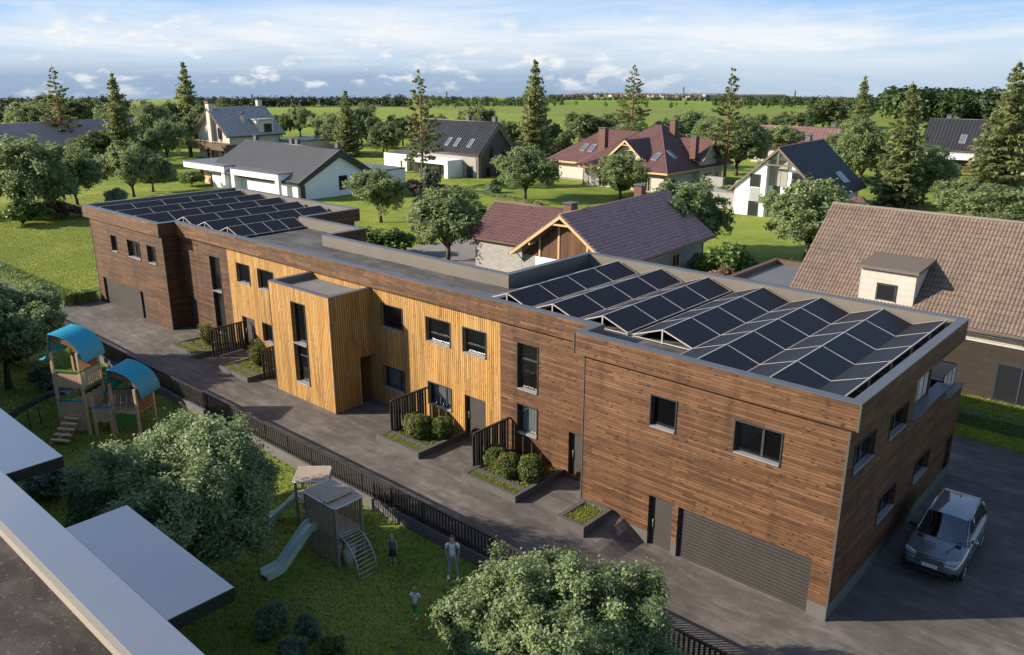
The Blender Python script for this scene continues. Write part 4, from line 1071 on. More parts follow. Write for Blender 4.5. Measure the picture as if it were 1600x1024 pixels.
TREES += [
 ('dark0', -148.8, 108.7, .9, .9, 'dark tree beyond the lawn behind the white garage box'),
 ('olive1', -155.5, 128.1, .95, .9, 'grey-green tree above the left end of the dark seam roof'),
 ('olive2', -123.1, 118.5, 1.0, .9, 'grey-green tree just right of the dark seam roof ridge'),
 ('dark1', -94.2, 101.8, .75, .8, 'dark low tree right behind the tall spruce'),
 ('olive3', -103.9, 158.7, .95, .85, 'grey-green tree on the meadow right of the red hip apex'),
 ('olive0', -92.7, 159.2, 1.0, .9, 'grey-green tree on the meadow just left of the second pine'),
 ('dark0', -92.5, 184.6, .9, .8, 'dark tree at the meadow edge above the faded red roof'),
 ('olive1', -52.7, 139.0, .9, .9, 'grey-green tree at the boarded gable of the faded red house'),
 ('olive2', -31.2, 112.8, .8, .9, 'grey-green tree in the gap between full spruce and taupe wall'),
 ('olive3', -18.4, 89.5, .85, .7, 'low grey-green tree under the full spruce on the right'),
 ('dark1', -280.5, 71.1, 1.9, 1.3, 'large dark tree on the horizon at the left edge'),
 ('dark0', -258.4, 72.7, 1.6, 1.2, 'large dark tree on the horizon left of the pine'),
 ('olive0', -265.4, 84.6, 1.5, 1.2, 'grey-green tree on the horizon left of the mauve-roof spruce'),
 ('olive1', -203.5, 76.9, 1.35, 1.35, 'big grey-green tree left of the spruce behind the balcony house'),
 ('dark1', -282.5, 137.5, 1.3, 1.0, 'dark tree in the field behind the grey tiled ridge'),
 ('olive2', -149.9, 90.3, 1.1, 1.1, 'grey-green tree in front of the small spruce'),
 ('olive3', -200.8, 108.0, .9, .85, 'grey-green tree just right of the grey tiled roof'),
 ('olive1', -120.7, 32.5, .85, .75, 'grey-green tree right beside the solitary lawn tree'),
 ('dark0', -161.9, 41.1, 1.1, .8, 'dark bushy tree at the eaves of the mauve tiled roof'),
 ('olive3', -76.5, 117.7, .9, .85, 'grey-green tree behind the right hip of the red roof'),
 ('dark1', -128.0, 152.8, 1.1, .9, 'dark tree on the meadow above the left wing of the red roof'),
 ('olive0', -184.4, 122.7, 1.0, .9, 'grey-green tree on the meadow behind the small spruce'),
 ('dark0', -94.5, 258.3, 1.6, 1.1, 'dark tree far out on the meadow beside the middle spruce'),
 ('olive1', -127.1, 174.2, 1.0, .85, 'grey-green tree far out on the meadow left of the second pine'),
]
TREES = [(k, x, y, s * 1.12, sz * 1.03, lab) for (k, x, y, s, sz, lab) in TREES]
rr = random.Random(3)
for k, x, y, s, sz, lab in TREES:
    place(k, x, y, terrain(x, y) - .05, rr.uniform(0, 6.28), s, sz, lab, 'tree', OL)
CON = [
 ('spruce0', -158.09, 44.46, 1.05, 18.1, 'spruce standing before the right end of the mauve tiled roof'),
 ('spruce1', -199.74, 80.28, 1.15, 20.7, 'spruce rising behind the grey house with balcony'),
 ('spruce2', -93.56, 93.75, 1.12, 20.3, 'tall spruce between the dark seam roof and the red hip roof'),
 ('spruce0', -58.25, 162.76, 1.0, 17.4, 'spruce standing behind the right gable of the faded red roof'),
 ('spruce1', -27.87, 94.67, 1.12, 16.9, 'full spruce left of the grey wall of the black-roofed house'),
 ('spruce2', -19.26, 112.0, 1.35, 19.6, 'full spruce hiding the right part of the black-roofed house'),
 ('spruce1', -142.35, 87.24, .95, 14.4, 'small spruce behind the seam-metal roof'),
 ('pine0', -181.99, 42.51, 1.15, 19.3, 'pine with bare reddish trunk before the mauve tiled roof'),
 ('pine1', -93.34, 65.08, 1.0, 18.6, 'pine with bare trunk in front of the dark-roofed house porch'),
 ('pine0', -111.03, 152.29, 1.25, 19.9, 'pine with bare trunk rising behind the red hip roof ridge'),
 ('pine1', -57.07, 99.74, 1.0, 18.9, 'pine with tall bare trunk beside the red hip roof'),
]
for k, x, y, s, h, lab in CON:
    place(k, x, y, terrain(x, y) - .05, rr.uniform(0, 6.28), s, h / (18.0 if 'spruce' in k else 18.5), lab, 'conifer', 'tall spruces and pines among the houses')
SH = [
 ('shrub_silver', -88.5, 62.0, 1.25, 1.5, 'pale silvery shrub at the foot of the pine by the porch'),
 ('shrub_pink', -87.0, 57.6, 1.4, .9, 'rusty low shrub below the pale silvery shrub'),
 ('shrub', -72.0, 45.5, 2.3, 1.7, 'large blue-green shrub right of the white gable wall tree'),
 ('shrub_green', -66.5, 48.5, 2.1, 1.0, 'low green shrub on the lawn behind the wing of the plum roof'),
 ('shrub_green', -59.5, 25.5, 1.8, 1.2, 'wide green shrub just behind the stepped flat roof'),
 ('shrub_green', -56.5, 27.6, 1.7, 1.15, 'green shrub right of the wide shrub behind the flat roof'),
 ('shrub_pink', -22.8, 33.4, 1.5, 1.1, 'pink and white flowering shrub beside the dark flat carport'),
 ('shrub_green', -25.0, 40.5, 1.7, 1.5, 'leafy green shrub behind the flowering shrub'),
 ('shrub', -29.0, 42.5, 1.4, 1.0, 'blue-green shrub between lawn and leafy green shrub'),
 ('shrub_silver', -20.8, 44.0, 1.1, .8, 'pale shrub behind the dark flat carport'),
 ('shrub', -112.0, 22.8, 1.7, 1.4, 'blue-grey shrub by the low-forked tree'),
 ('shrub_pink', -106.0, 13.8, 1.9, .9, 'rusty flowering shrub under the clump of trees'),
 ('shrub', -103.5, 16.4, 2.0, 1.1, 'blue-green shrub on the lawn edge under the clump of trees'),
 ('shrub_green', -104.0, 8.0, 2.0, 1.2, 'dark green shrub at the left edge under the clump'),
 ('shrub_silver', -51.0, -10.0, 1.1, .8, 'pale shrub beneath the left playground tree'),
 ('shrub_silver', -44.3, -10.2, .85, .62, 'pale rounded shrub between playground tree and wooden play tower'),
 ('shrub', -30.2, -15.3, 1.15, .85, 'blue-green shrub with yellow flowers beside the metal canopy'),
 ('shrub', -14.0, -13.8, .62, .72, 'blue-green shrub with yellow flowers on the playground lawn'),
 ('shrub', -13.0, -12.9, .52, .5, 'small rounded blue-green shrub furthest out on the playground lawn'),
 ('shrub', -12.6, -13.9, .50, .5, 'small blue-green shrub in front of the rounded one'),
 ('shrub_green', -11.6, -13.2, .36, .35, 'low yellow-green shrub at the corner of the shrub bed'),
 ('shrub_silver', -12.2, -14.4, .42, .3, 'tiny pale shrub nearest the metal canopy'),
 ('shrub_pink', -91.0, 118.0, 1.3, .8, 'reddish shrub beside the red hip-roofed house'),
 ('shrub_silver', -77.5, 78.5, 1.2, 1.0, 'pale flowering shrub at the left wall of the red hipped house'),
 ('shrub_green', -64.5, 80.2, 1.2, .9, 'green shrub under the front dormer of the red hipped house'),
 ('shrub', -49.5, 78.0, 1.5, 1.0, 'blue-green shrub beside the grey gate pillar'),
 ('shrub_green', -47.0, 81.5, 1.4, 1.1, 'green shrub at the left corner of the white gabled house'),
 ('shrub_green', -122.5, 40.0, 1.6, 1.0, 'green shrub before the flat canopy of the white house'),
 ('shrub', -80.0, 68.0, 1.3, .8, 'small blue-green shrub on the lawn before the dark brick gable'),
 ('shrub_silver', -33.0, 139.5, 1.5, .9, 'pale shrub at the porch of the black-roofed house'),
 ('shrub_green', -48.0, 44.0, 1.5, 1.0, 'green shrub left of the plum roof ridge on the lawn'),
]
for k, x, y, s, sz, lab in SH:
    place(k, x, y, (-.5 if y < -6 else 0) - .03, rr.uniform(0, 6.28), s, sz, lab, 'shrub', 'garden shrubs')
def near_tree(x, y, z, rx, rz, zc, n, seed, label, L=.15, nl=26):
    t = round_tree('playground_tree', seed, zc * 1.6, zc, rx * 1.04, rz * 1.04, n, L, L * .52, 'leaf_near', nl=nl, r0=.2, split=.26, twigs=1000, spread=.115, flat=.5)
    t.location = (x, y, z); return tag(t, label, 'tree', 'big trees on the playground lawn')
near_tree(-18.9, -14.0, -.5, 4.85, 2.9, 3.65, 130000, 201, 'broad dark green tree between the metal canopies and the wooden play tower')
near_tree(-3.9, -10.4, -.5, 3.85, 3.2, 3.0, 200000, 207, 'broad leafy tree in front of the railing, nearest the camera', .115, 34)
near_tree(-46.6, -11.8, -.5, 4.3, 3.4, 3.9, 60000, 215, 'dark green tree at the left edge behind the blue-roofed play tower', .24)
# ------------------------------------------------------------------ houses
def tiles(b, A, U, V, N, course=.36, wave=.33, amp=.045, step=.05, mi=0, samples=4):
    """roof covering on the parallelogram A, A+U, A+U+V, A+V with rows of tiles across V"""
    A, U, V, N = Vector(A), Vector(U), Vector(V), Vector(N)
    nu = max(2, int(U.length / wave)) * samples; nc = max(1, int(V.length / course)); vs = []
    prof = [0.0, .7, 1.0, .7] if samples == 4 else [0.0, 1.0, .15]
    for c in range(nc):
        for t, hgt in ((c / nc, step), ((c + 1) / nc, 0.0)):
            for i in range(nu + 1):
                vs.append(A + U * (i / nu) + V * t + N * (hgt + amp * prof[i % samples] + .01))
    w = nu + 1; fs = []
    for r in range(nc * 2 - 1):
        for i in range(nu): fs.append((r * w + i, r * w + i + 1, (r + 1) * w + i + 1, (r + 1) * w + i))
    b.add(vs, fs, mi)
def seams(b, A, U, V, N, pitch=.62, mi=0, h=.075):
    A, U, V, N = Vector(A), Vector(U), Vector(V), Vector(N); n = int(U.length / pitch); u = U.normalized()
    b.add([A + N * .012, A + U + N * .012, A + U + V + N * .012, A + V + N * .012], [(0, 1, 2, 3)], mi)
    for i in range(n + 1):
        o = A + U * (i / n) - u * .03 + N * .013; b.obox(o, u * .06, V, N * h, mi)
def house_shell(root, L, W, he, hr, wallm, roofm, trimm, v0=0.0, heb=None, oh=.5, og=.5, kind='tile', th=.22, gable_mat=None, base=-1.2, wave=.33, course=.36, wall_cut=None, gable_from=None):
    heb = he if heb is None else heb; a, c = L / 2, W / 2
    zf = lambda v: he + (hr - he) * (v + c) / (v0 + c) if v <= v0 else heb + (hr - heb) * (c - v) / (c - v0)
    b = MB(); wl, wv = a - og, c - oh
    d = th + .02
    prof = [(-wv, base), (wv, base), (wv, zf(wv) - d), (v0, hr - d), (-wv, zf(-wv) - d)]
    b.prism(prof, -wl, wl, lambda p, q, t: (t, p, q)); b.build('wall', M[wallm], root)
    if gable_mat:
        gz = gable_from or he
        for s in (-1, 1):
            g = MB(); pts = []
            vv = [v for v in (-wv, wv)]
            # boards above gz
            vl = -c + (v0 + c) * (gz + d - he) / (hr - he) if gz + d > he else -wv; vr = c - (c - v0) * (gz + d - heb) / (hr - heb) if gz + d > heb else wv
            x = s * (wl + .03)
            g.poly([(x, max(vl, -wv), gz), (x, min(vr, wv), gz), (x, v0, hr - d - .01)])
            g.build('gable_boards', M[gable_mat], root)
    r = MB()
    r.prism([(-c, he - th), (v0, hr - th), (v0, hr), (-c, he)], -a, a, lambda p, q, t: (t, p, q), 1)
    r.prism([(c, heb - th), (v0 + .001, hr - th), (v0 + .001, hr), (c, heb)], -a, a, lambda p, q, t: (t, p, q), 1)
    for (A, U, V) in (((-a, -c, he), (L, 0, 0), (0, v0 + c, hr - he)), ((a, c, heb), (-L, 0, 0), (0, v0 - c, hr - heb))):
        N = Vector(U).cross(Vector(V)).normalized()
        if kind == 'tile': tiles(r, A, U, V, N, course, wave)
        elif kind == 'seam': seams(r, A, U, V, N)
        elif kind == 'shingle': tiles(r, A, U, V, N, .3, .9, .006, .02)
    r.tube([(-a, v0, hr + .03), (a, v0, hr + .03)], .11, 8, 1)
    roof = r.build('roof', [M[roofm], M[trimm] if trimm in ('taupe_trim', 'seam_dark', 'seam') else M[roofm]], root, recalc=False)
    t = MB()
    for s in (-1, 1):
        x0, x1 = (a - .035, a + .03) if s > 0 else (-a - .03, -a + .035)
        for (v_a, z_a) in ((-c, he), (c, heb)):
            t.prism([(v_a, z_a - th - .1), (v0, hr - th - .1), (v0, hr - .03), (v_a, z_a - .03)], x0, x1, lambda p, q, k: (k, p, q))
    for (v_a, z_a, sg) in ((-c, he, -1), (c, heb, 1)):
        t.box(-a + .04, a - .04, min(v_a, v_a + sg * .06), max(v_a, v_a + sg * .06), z_a - th - .06, z_a - .05)
    t.build('eaves_trim', M[trimm], roof)
    for (v_a, z_a, sg) in ((-c, he, -1), (c, heb, 1)):
        g = MB(); g.tube([(-a, v_a + sg * .12, z_a - .13), (a, v_a + sg * .12, z_a - .13)], .065, 6)
        for s in (-1, 1): g.tube([(s * (a - og - .2), v_a + sg * .1, z_a - .15), (s * (a - og - .1), sg * (c - oh + .06), z_a - .7), (s * (a - og - .1), sg * (c - oh + .06), base + 1.2)], .045, 6)
        g.build('gutter', M['frame'], roof)
    return dict(zf=zf, roof=roof, wl=wl, wv=wv)
def hwin(root, side, sh, c0, c1, z0, z1, muls=(), frame_mat=None):
    pl = {'front': -sh['wv'], 'back': sh['wv'], 'right': sh['wl'], 'left': -sh['wl']}[side]
    f = window(root, side, pl, c0, c1, z0, z1, muls, sill=False, glass='glass_far', rec=-.05, fw=.07, proud=.07)
    if frame_mat: f.data.materials[0] = M[frame_mat]
    return f
def chimney(roof, x, y, z0, z1, w, d, mat, cap=True, pots=0):
    b = MB(); b.box(x - w / 2, x + w / 2, y - d / 2, y + d / 2, z0, z1); c = b.build('chimney', M[mat], roof)
    k = MB(); k.box(x - w / 2 - .08, x + w / 2 + .08, y - d / 2 - .08, y + d / 2 + .08, z1 + .12, z1 + .2)
    for sx in (-1, 1):
        for sy in (-1, 1): k.box(x + sx * (w / 2 - .06) - .05, x + sx * (w / 2 - .06) + .05, y + sy * (d / 2 - .06) - .05, y + sy * (d / 2 - .06) + .05, z1, z1 + .12)
    k.build('cap', M['coping'], c)
def skylight(roof, A, U, V, N, u, v, w, h):
    """on the slope through A: u metres along U, v metres up V"""
    A, U, V, N = Vector(A), Vector(U).normalized(), Vector(V).normalized(), Vector(N).normalized()
    o = A + U * u + V * v
    b = MB(); f = .09
    for (p, q, a, c) in ((0, 0, w, f), (0, h - f, w, f), (0, f, f, h - 2 * f), (w - f, f, f, h - 2 * f)): b.obox(o + U * p + V * q, U * a, V * c, N * .15)
    s = b.build('skylight', M['sill'], roof)
    g = MB(); g.obox(o + U * f + V * f, U * (w - 2 * f), V * (h - 2 * f), N * .11); g.build('pane', M['skyglass'], s)
M['skyglass'] = NT('skylight_glass').set(color=(0.10, 0.12, 0.14), rough=.06, spec=1.0).mat
def slope(sh_args):
    L, W, he, hr, v0, heb, side = sh_args; a, c = L / 2, W / 2
    if side == 'front': A, U, V = (-a, -c, he), (1, 0, 0), (0, v0 + c, hr - he)
    else: A, U, V = (a, c, heb), (-1, 0, 0), (0, v0 - c, hr - heb)
    return A, U, V, Vector(U).cross(Vector(V)).normalized()

# A: white house with grey standing-seam roof and two flat canopies
def house_white_seam():
    h = empty('house', (-107.6, 49.0, 0), R(1.3), 'white single-storey house with grey standing-seam roof and flat canopies', 'house', 'houses of the village')
    L, W, he, hr, v0, heb = 25.9, 14.5, 2.7, 7.0, .67, 2.94
    s = house_shell(h, L, W, he, hr, 'white', 'seam', 'seam_dark', v0, heb, oh=.6, og=.75, kind='seam', th=.3)
    for sg in (-1, 1):                 # deep dark frame round the gable
        b = MB(); v_a = sg * W / 2; z_a = he if sg < 0 else heb
        for x0 in (L / 2 - .74, -L / 2):
            b = MB(); b.prism([(v_a, z_a - .33), (v0, hr - .33), (v0, hr - 1.05), (v_a * .955, z_a - .55)], x0 + .02, x0 + .72, lambda p, q, k: (k, p, q)); b.build('gable_frame', M['seam_dark'], h)
        b = MB(); b.box(L / 2 - .72, L / 2 - .02, min(v_a * .97, v_a * .86), max(v_a * .97, v_a * .86), -1, z_a - .4)
        b.build('gable_post', M['seam_dark'], h)
    hwin(h, 'right', s, .55, 2.05, .85, 2.95)
    for (x0, x1, y0, y1, z) in ((-19.6, -6.9, -7.4, -.9, 3.75), (-4.0, 8.9, -8.0, -2.0, 3.75)):
        b = MB(); b.box(x0, x1, y0, y1, z - 1.0, z - .1); b.box(x1 - .9, x1, y0, y0 + .5, -1, z - 1.0); b.box(x1 - .9, x1, y0 + .5, y1, -1, z - 1.0) if x0 < -5 else b.box(x0, x0 + .9, y0, y1, -1, z - 1.0)
        c = b.build('canopy', M['white'], h)
        t = MB(); t.box(x0 - .08, x1 + .08, y0 - .08, y1 + .08, z - .1, z + .06); t.build('roof', M['seam'], c)
        g = MB(); g.box(x0 + 1.2, x1 - 1.2, y0 + 2.3, y0 + 2.4, -.2, z - 1.0); g.build('window', M['glass_far'], h)
        p = MB()
        for k in range(6):
            xx = x0 + 1.2 + k * (x1 - x0 - 2.6) / 5; p = MB(); p.box(xx, xx + .12, y0 + 2.2, y0 + 2.29, -.2, z - 1.0); p.build('mullion', M['frame'], h)
        pass
        for (q0, q1) in ((x0 + 2.5, x0 + 4.6), (x1 - 5, x1 - 3.4)): p = MB(); p.box(q0, q1, y0 + 2.17, y0 + 2.195, -.2, z - 1.0); p.build('timber_panel', M['pine_trim'], h)
    for (x, y) in ((13.0, 1.6), (-.2, 1.2), (1.3, 1.2), (-13, 1.6)): chimney(s['roof'], x if abs(x) < 12 else x * .85, y, 5.8, 7.75, .7, .6, 'chimney_grey')
    b = MB(); b.box(4, 14, 7.8, 12.5, -1, 3.2); e = b.build('annexe', M['white'], h); t = MB(); t.box(3.9, 14.1, 7.7, 12.6, 3.2, 3.4); t.build('roof', M['seam'], e)
    return h
house_white_seam()
# B: dark seam roof, brick gable, white porch and garage box
def house_dark_seam():
    h = empty('house', (-103.1, 84.0, -.4), R(0), 'taupe house with dark ribbed roof, brick gable and white boxy porch', 'house', 'houses of the village')
    L, W, he, hr, v0, heb = 18.7, 10.6, 4.5, 9.8, .2, 4.6
    s = house_shell(h, L, W, he, hr, 'greywall', 'seam_dark', 'taupe_trim', v0, heb, oh=.12, og=.5, kind='seam', th=.28)
    b = MB(); x = L / 2 - .48
    b.poly([(x, -W / 2 + .9, -1), (x, W / 2 - .9, -1), (x, W / 2 - .9, heb - .1), (x, v0, hr - 1.1), (x, -W / 2 + .9, he - .1)]); b.build('brick_gable', M['darkbrick'], h)
    for sg in (-1, 1):
        b = MB(); v_a = sg * W / 2
        b.prism([(v_a, he - .3), (v0, hr - .3), (v0, hr - 1.0), (v_a * .86, he - .5)], L / 2 - .46, L / 2 - .02, lambda p, q, k: (k, p, q)); b.build('gable_frame', M['taupe_trim'], h); b = MB(); b.box(L / 2 - .46, L / 2 - .02, min(v_a, v_a * .86), max(v_a, v_a * .86), -1, he - .35)
        b.build('gable_post', M['taupe_trim'], h)
    for (c0, c1) in ((-1.9, -1.1), (1.4, 2.3)): hwin(h, 'right', s, c0, c1, 3.6, 5.9)
    hwin(h, 'right', s, -3.0, -1.9, .2, 2.2)
    b = MB(); x0, x1, y0, y1, z = -8.3, 5.2, -W / 2 - 3.6, -W / 2 + .2, 3.5
    b.box(x0, x1, y0, y1, z - .75, z); b.box(x1 - .9, x1, y0, y1, -1, z - .75); b.box(x0, x0 + .8, y0, y0 + .5, -1, z - .75); p = b.build('porch', M['white'], h)
    g = MB(); g.box(x0 + .5, x1 - 1, -W / 2 - .3, -W / 2 - .2, 0, z - .76); g.build('window', M['glass_far'], p)
    q = MB()
    for k in range(5): q.box(x1 - 1.1 - k * 1.1, x1 - 1.02 - k * 1.1, -W / 2 - .4, -W / 2 - .31, 0, z - .76)
    q.box(x0 + 2.5, x0 + 6.4, -W / 2 - .45, -W / 2 - .32, 0, z - .76); q.build('frame', M['taupe_trim'], p)
    hwin(h, 'front', s, 6.4, 7.8, .1, 2.4)
    b = MB(); b.box(-15.6, -9.0, -W / 2 - .8, 3.5, -1, 3.5); e = b.build('garage_box', M['white'], h); t = MB(); t.box(-15.65, -8.95, -W / 2 - .85, 3.55, 3.5, 3.6); t.build('roof', M['coping'], e)
    A, U, V, N = slope((L, W, he, hr, v0, heb, 'front'))
    for u in (9.0, 11.3, 14.7): skylight(s['roof'], A, U, V, N, u, 1.5, .95, 1.9)
    for x in (.9, 7.6): chimney(s['roof'], x, .9, 8.4, 10.6, .8, .7, 'chimney_grey')
    b = MB(); b.box(-8.8, 11.5, -W / 2 - 4.3, -W / 2 - .3, -.5, .3); b.box(8.9, 12, -5, 6, -.5, .3); b.build('terrace', M['kerb'], h)
house_dark_seam()
# D: plum roof with timber gable, wing with red-brown roof to the left
def house_plum():
    h = empty('house', (-34.06, 35.56, 0), R(93.3), 'plum-roofed house with brown boarded gable and stone walls', 'house', 'houses of the village')
    L, W, he, hr = 18.46, 10.66, 3.17, 6.98
    s = house_shell(h, L, W, he, hr, 'stone', 'tile_plum', 'pine_trim', 0, None, oh=.75, og=.85, kind='tile', gable_mat='wood_gable', gable_from=3.0)
    for v in (-2.3, .6, 2.6): b = MB(); b.box(-s['wl'] - .10, -s['wl'] - .035, v - .09, v + .09, 3.0, s['zf'](v) - .35); b.build('gable_timber', M['pine_trim'], h)
    b = MB(); b.box(-L / 2 + .02, -L / 2 + .12, -.9, .9, 6.05, 6.2); b.build('gable_timber', M['pine_trim'], h)
    for v in (-3.2, 3.2): b = MB(); b.box(-L / 2 + .05, -s['wl'], v - .09, v + .09, s['zf'](v) - .62, s['zf'](v) - .42); b.build('gable_timber', M['pine_trim'], h)
    b = MB(); b.quad((-s['wl'] - .032, -s['wv'], -.5), (-s['wl'] - .032, s['wv'] - 1.5, -.5), (-s['wl'] - .032, s['wv'] - 1.5, 2.99), (-s['wl'] - .032, -s['wv'], 2.99)); b.build('rendered_wall', M['white'], h)
    hwin(h, 'front', s, 2.2, 3.5, 1.1, 2.3, [2.85], 'pine_trim'); hwin(h, 'front', s, -4, -2.6, 1.1, 2.3, [-3.3], 'pine_trim')
    # wing (built across, to the left)
    wx, wy, WL, WW, whe, whr = -2.4, 8.4, 8.4, 8.2, 3.3, 6.1
    w = MB(); w.box(wx - WW / 2 + .5, wx + WW / 2 - .5, wy - WL / 2 - 1.2, wy + WL / 2 - .5, -1, whe - .2); 
    w.prism([(-WW / 2 + .5, whe - .25), (WW / 2 - .5, whe - .25), (0, whr - .25)], wy - WL / 2 - 1, wy + WL / 2 - .5, lambda p, q, k: (wx + p, k, q)); w.build('wing_wall', M['stone'], h)
    r = MB()
    for sg in (-1, 1):
        r.prism([(sg * WW / 2, whe - .2), (0, whr - .2), (0, whr), (sg * WW / 2, whe)], wy - WL / 2 - 1.5, wy + WL / 2, lambda p, q, k: (wx + p, k, q))
        A = Vector((wx + sg * WW / 2, wy + WL / 2 if sg < 0 else wy - WL / 2 - 1.5, whe)); U = Vector((0, -(WL + 1.5) if sg < 0 else WL + 1.5, 0)); V = Vector((-sg * WW / 2, 0, whr - whe))
        tiles(r, A, U, V, U.cross(V).normalized(), .36, .33)
    r.tube([(wx, wy - WL / 2 - 1.5, whr + .03), (wx, wy + WL / 2, whr + .03)], .1, 8)
    rw = r.build('wing_roof', M['tile_red'], h, recalc=False)
    t = MB(); 
    for sg in (-1, 1): t.prism([(sg * WW / 2, whe - .3), (0, whr - .3), (0, whr - .02), (sg * WW / 2, whe - .02)], wy + WL / 2 - .03, wy + WL / 2 + .04, lambda p, q, k: (wx + p, k, q))
    t.build('eaves_trim', M['taupe_trim'], rw)
    f = window(h, 'left', wx - WW / 2 + .5, 4.9, 5.7, 1.5, 2.6, [], sill=False, glass='glass_far', rec=-.05, proud=.07); f.data.materials[0] = M['pine_trim']
    chimney(s['roof'], -6.0, 1.15, 5.4, 7.35, 1.0, .8, 'chimney'); chimney(s['roof'], 6.4, 1.5, 5.3, 7.6, .9, .8, 'chimney')
house_plum()
# E: white gabled house with black shingle roof
def house_white_gable():
    h = empty('house', (-37.45, 83.22, -.3), R(92.4), 'white gabled house with steep black shingle roof', 'house', 'houses of the village')
    L, W, he, hr = 16.05, 13.11, 3.4, 9.3
    s = house_shell(h, L, W, he, hr, 'white', 'shingle_black', 'taupe_trim', 0, None, oh=.7, og=1.3, kind='shingle', th=.28)
    g = -s['wl']
    b = MB(); b.box(g - .06, g + .02, -1.0, 1.4, 4.3, 7.6); b.build('grey_panel', M['greywall'], h)
    # projecting white bay and the recessed balcony strip
    b = MB(); b.box(g - 1.05, g - .001, 1.4, 5.6, -1, 4.45); 
    b.add([(g - 1.05, 1.4, 4.45), (g - 1.05, 5.6, 4.45), (g - 1.05, 1.4, s['zf'](1.4) - .45), (g, 1.4, 4.45), (g, 5.6, 4.45), (g, 1.4, s['zf'](1.4) - .45)], [(0, 1, 2), (3, 5, 4), (0, 3, 4, 1), (1, 4, 5, 2), (0, 2, 5, 3)])
    b.build('bay_wall', M['white'], h)
    window(h, 'left', g - 1.05, 2.2, 3.5, 4.1, 5.7, sill=False, glass='glass_far', rec=-.05, proud=.07); window(h, 'left', g - 1.05, 2.2, 3.5, .1, 2.2, sill=False, glass='glass_far', rec=-.05, proud=.07)
    b = MB()
    for k in range(10): b.box(g - 1.13, g - 1.06, 2.15, 3.55, 2.35 + k * .17, 2.45 + k * .17)
    b.build('louvre', M['sill'], h)
    hwin(h, 'left', s, -3.4, -1.6, 4.0, 6.1, [-2.5]); hwin(h, 'left', s, -.1, .7, 2.9, 6.0); hwin(h, 'left', s, -5.2, -3.0, .1, 2.3, [-4.1])
    b = MB(); b.box(-L / 2 + .1, -L / 2 + .3, -2.3, 2.3, 6.95, 7.15); b.box(-L / 2 + .1, -L / 2 + .3, -.12, .12, 7.15, 8.9); b.build('gable_timbers', M['taupe_trim'], h)
    A, U, V, N = slope((L, W, he, hr, 0, he, 'front'))
    skylight(s['roof'], A, U, V, N, 9.6, 1.3, .9, 1.9); skylight(s['roof'], A, U, V, N, 10.6, 1.3, .9, 1.9)
    chimney(s['roof'], 4.6, .9, 7.9, 10.0, .8, .7, 'chimney_grey'); chimney(s['roof'], -1.5, 4.9, 3.9, 6.5, .8, .7, 'chimney_grey')
    b = MB(); b.box(-5, 3, 6.5, 11.5, -1, 2.5); b.build('annexe', M['greywall'], h)
house_white_gable()
# F: brown tiled house beside the yard
def house_brown():
    h = empty('house', (.25, 31.6, 0), 0, 'large brown tiled house with pale stone dormer beside the yard', 'house', 'houses of the village')
    L, W, he, hr = 27.0, 12.8, 4.12, 9.45
    s = house_shell(h, L, W, he, hr, 'palestone', 'tile_brown', 'taupe_trim', 0, None, oh=.55, og=.45, kind='tile', wave=.22, course=.40)
    b = MB(); wv = -s['wv']; b.box(-s['wl'] - .03, s['wl'] + .03, wv - .16, wv + .05, -1, 3.32, 0); b.build('stone_base', M['brownstone'], h)
    b = MB(); b.box(-s['wl'] - .04, s['wl'] + .04, wv - .24, wv + .02, 3.32, 3.42); b.build('ledge', M['palestone'], h)
    window(h, 'front', wv - .16, -.68, 3.6, 0.02, 2.3, [.55], sill=False, glass='glass_far', rec=-.05, proud=.07); window(h, 'front', wv - .001, .4, 2.2, 3.44, 3.85, [], sill=False, glass='glass_far', rec=-.05, proud=.05)
    # dormer
    dx0, dx1, dy = -9.05, -5.78, -5.85; zt = 6.62
    b = MB(); b.prism([(dy, s['zf'](dy) - .2), (dy, zt), (-3.0, zt + .1), (-3.0, s['zf'](-3.0) - .3)], dx0, dx1, lambda p, q, k: (k, p, q)); d = b.build('dormer', M['palestone'], s['roof'])
    t = MB(); t.prism([(dy - .3, zt + .02), (dy - .3, zt + .2), (-2.0, zt + .55), (-2.0, zt + .3)], dx0 - .18, dx1 + .18, lambda p, q, k: (k, p, q)); t.build('dormer_roof', M['taupe_trim'], d)
    window(d, 'front', dy, -7.95, -6.85, 4.75, 5.75, [], sill=False, glass='glass_far', rec=-.05, proud=.05)
    b = MB(); b.box(1.4, 5.5, wv - 2.3, wv - .17, -.05, .14); b.build('terrace', pbr('terrace_slabs', (.22, .20, .18), .85, .15, .6, 20, .1), h)
house_brown()
def carport():
    h = empty('carport', (-17.9, 34.6, 0), 0, 'flat-roofed carport with brown edge beside the brown tiled house', 'carport')
    b = MB(); 
    b.box(-2.4, 3.5, -4.3, -3.9, 2.7, 3.25); b.box(-2.4, -2.0, -3.9, 4.4, 2.7, 3.25); b.box(-2.0, 3.5, 4.0, 4.4, 2.7, 3.25); b.build('fascia', M['brown_trim'], h)
    b = MB(); b.box(-1.99, 3.49, -3.89, 3.99, 2.75, 2.88); b.build('roof', M['seam'], h)
    b = MB(); 
    for (x, y) in ((-2.2, -4.1), (-2.2, 4.2), (3.2, -4.1)): b.box(x - .12, x + .12, y - .12, y + .12, -1, 2.7)
    b.build('posts', M['brown_trim'], h)
carport()
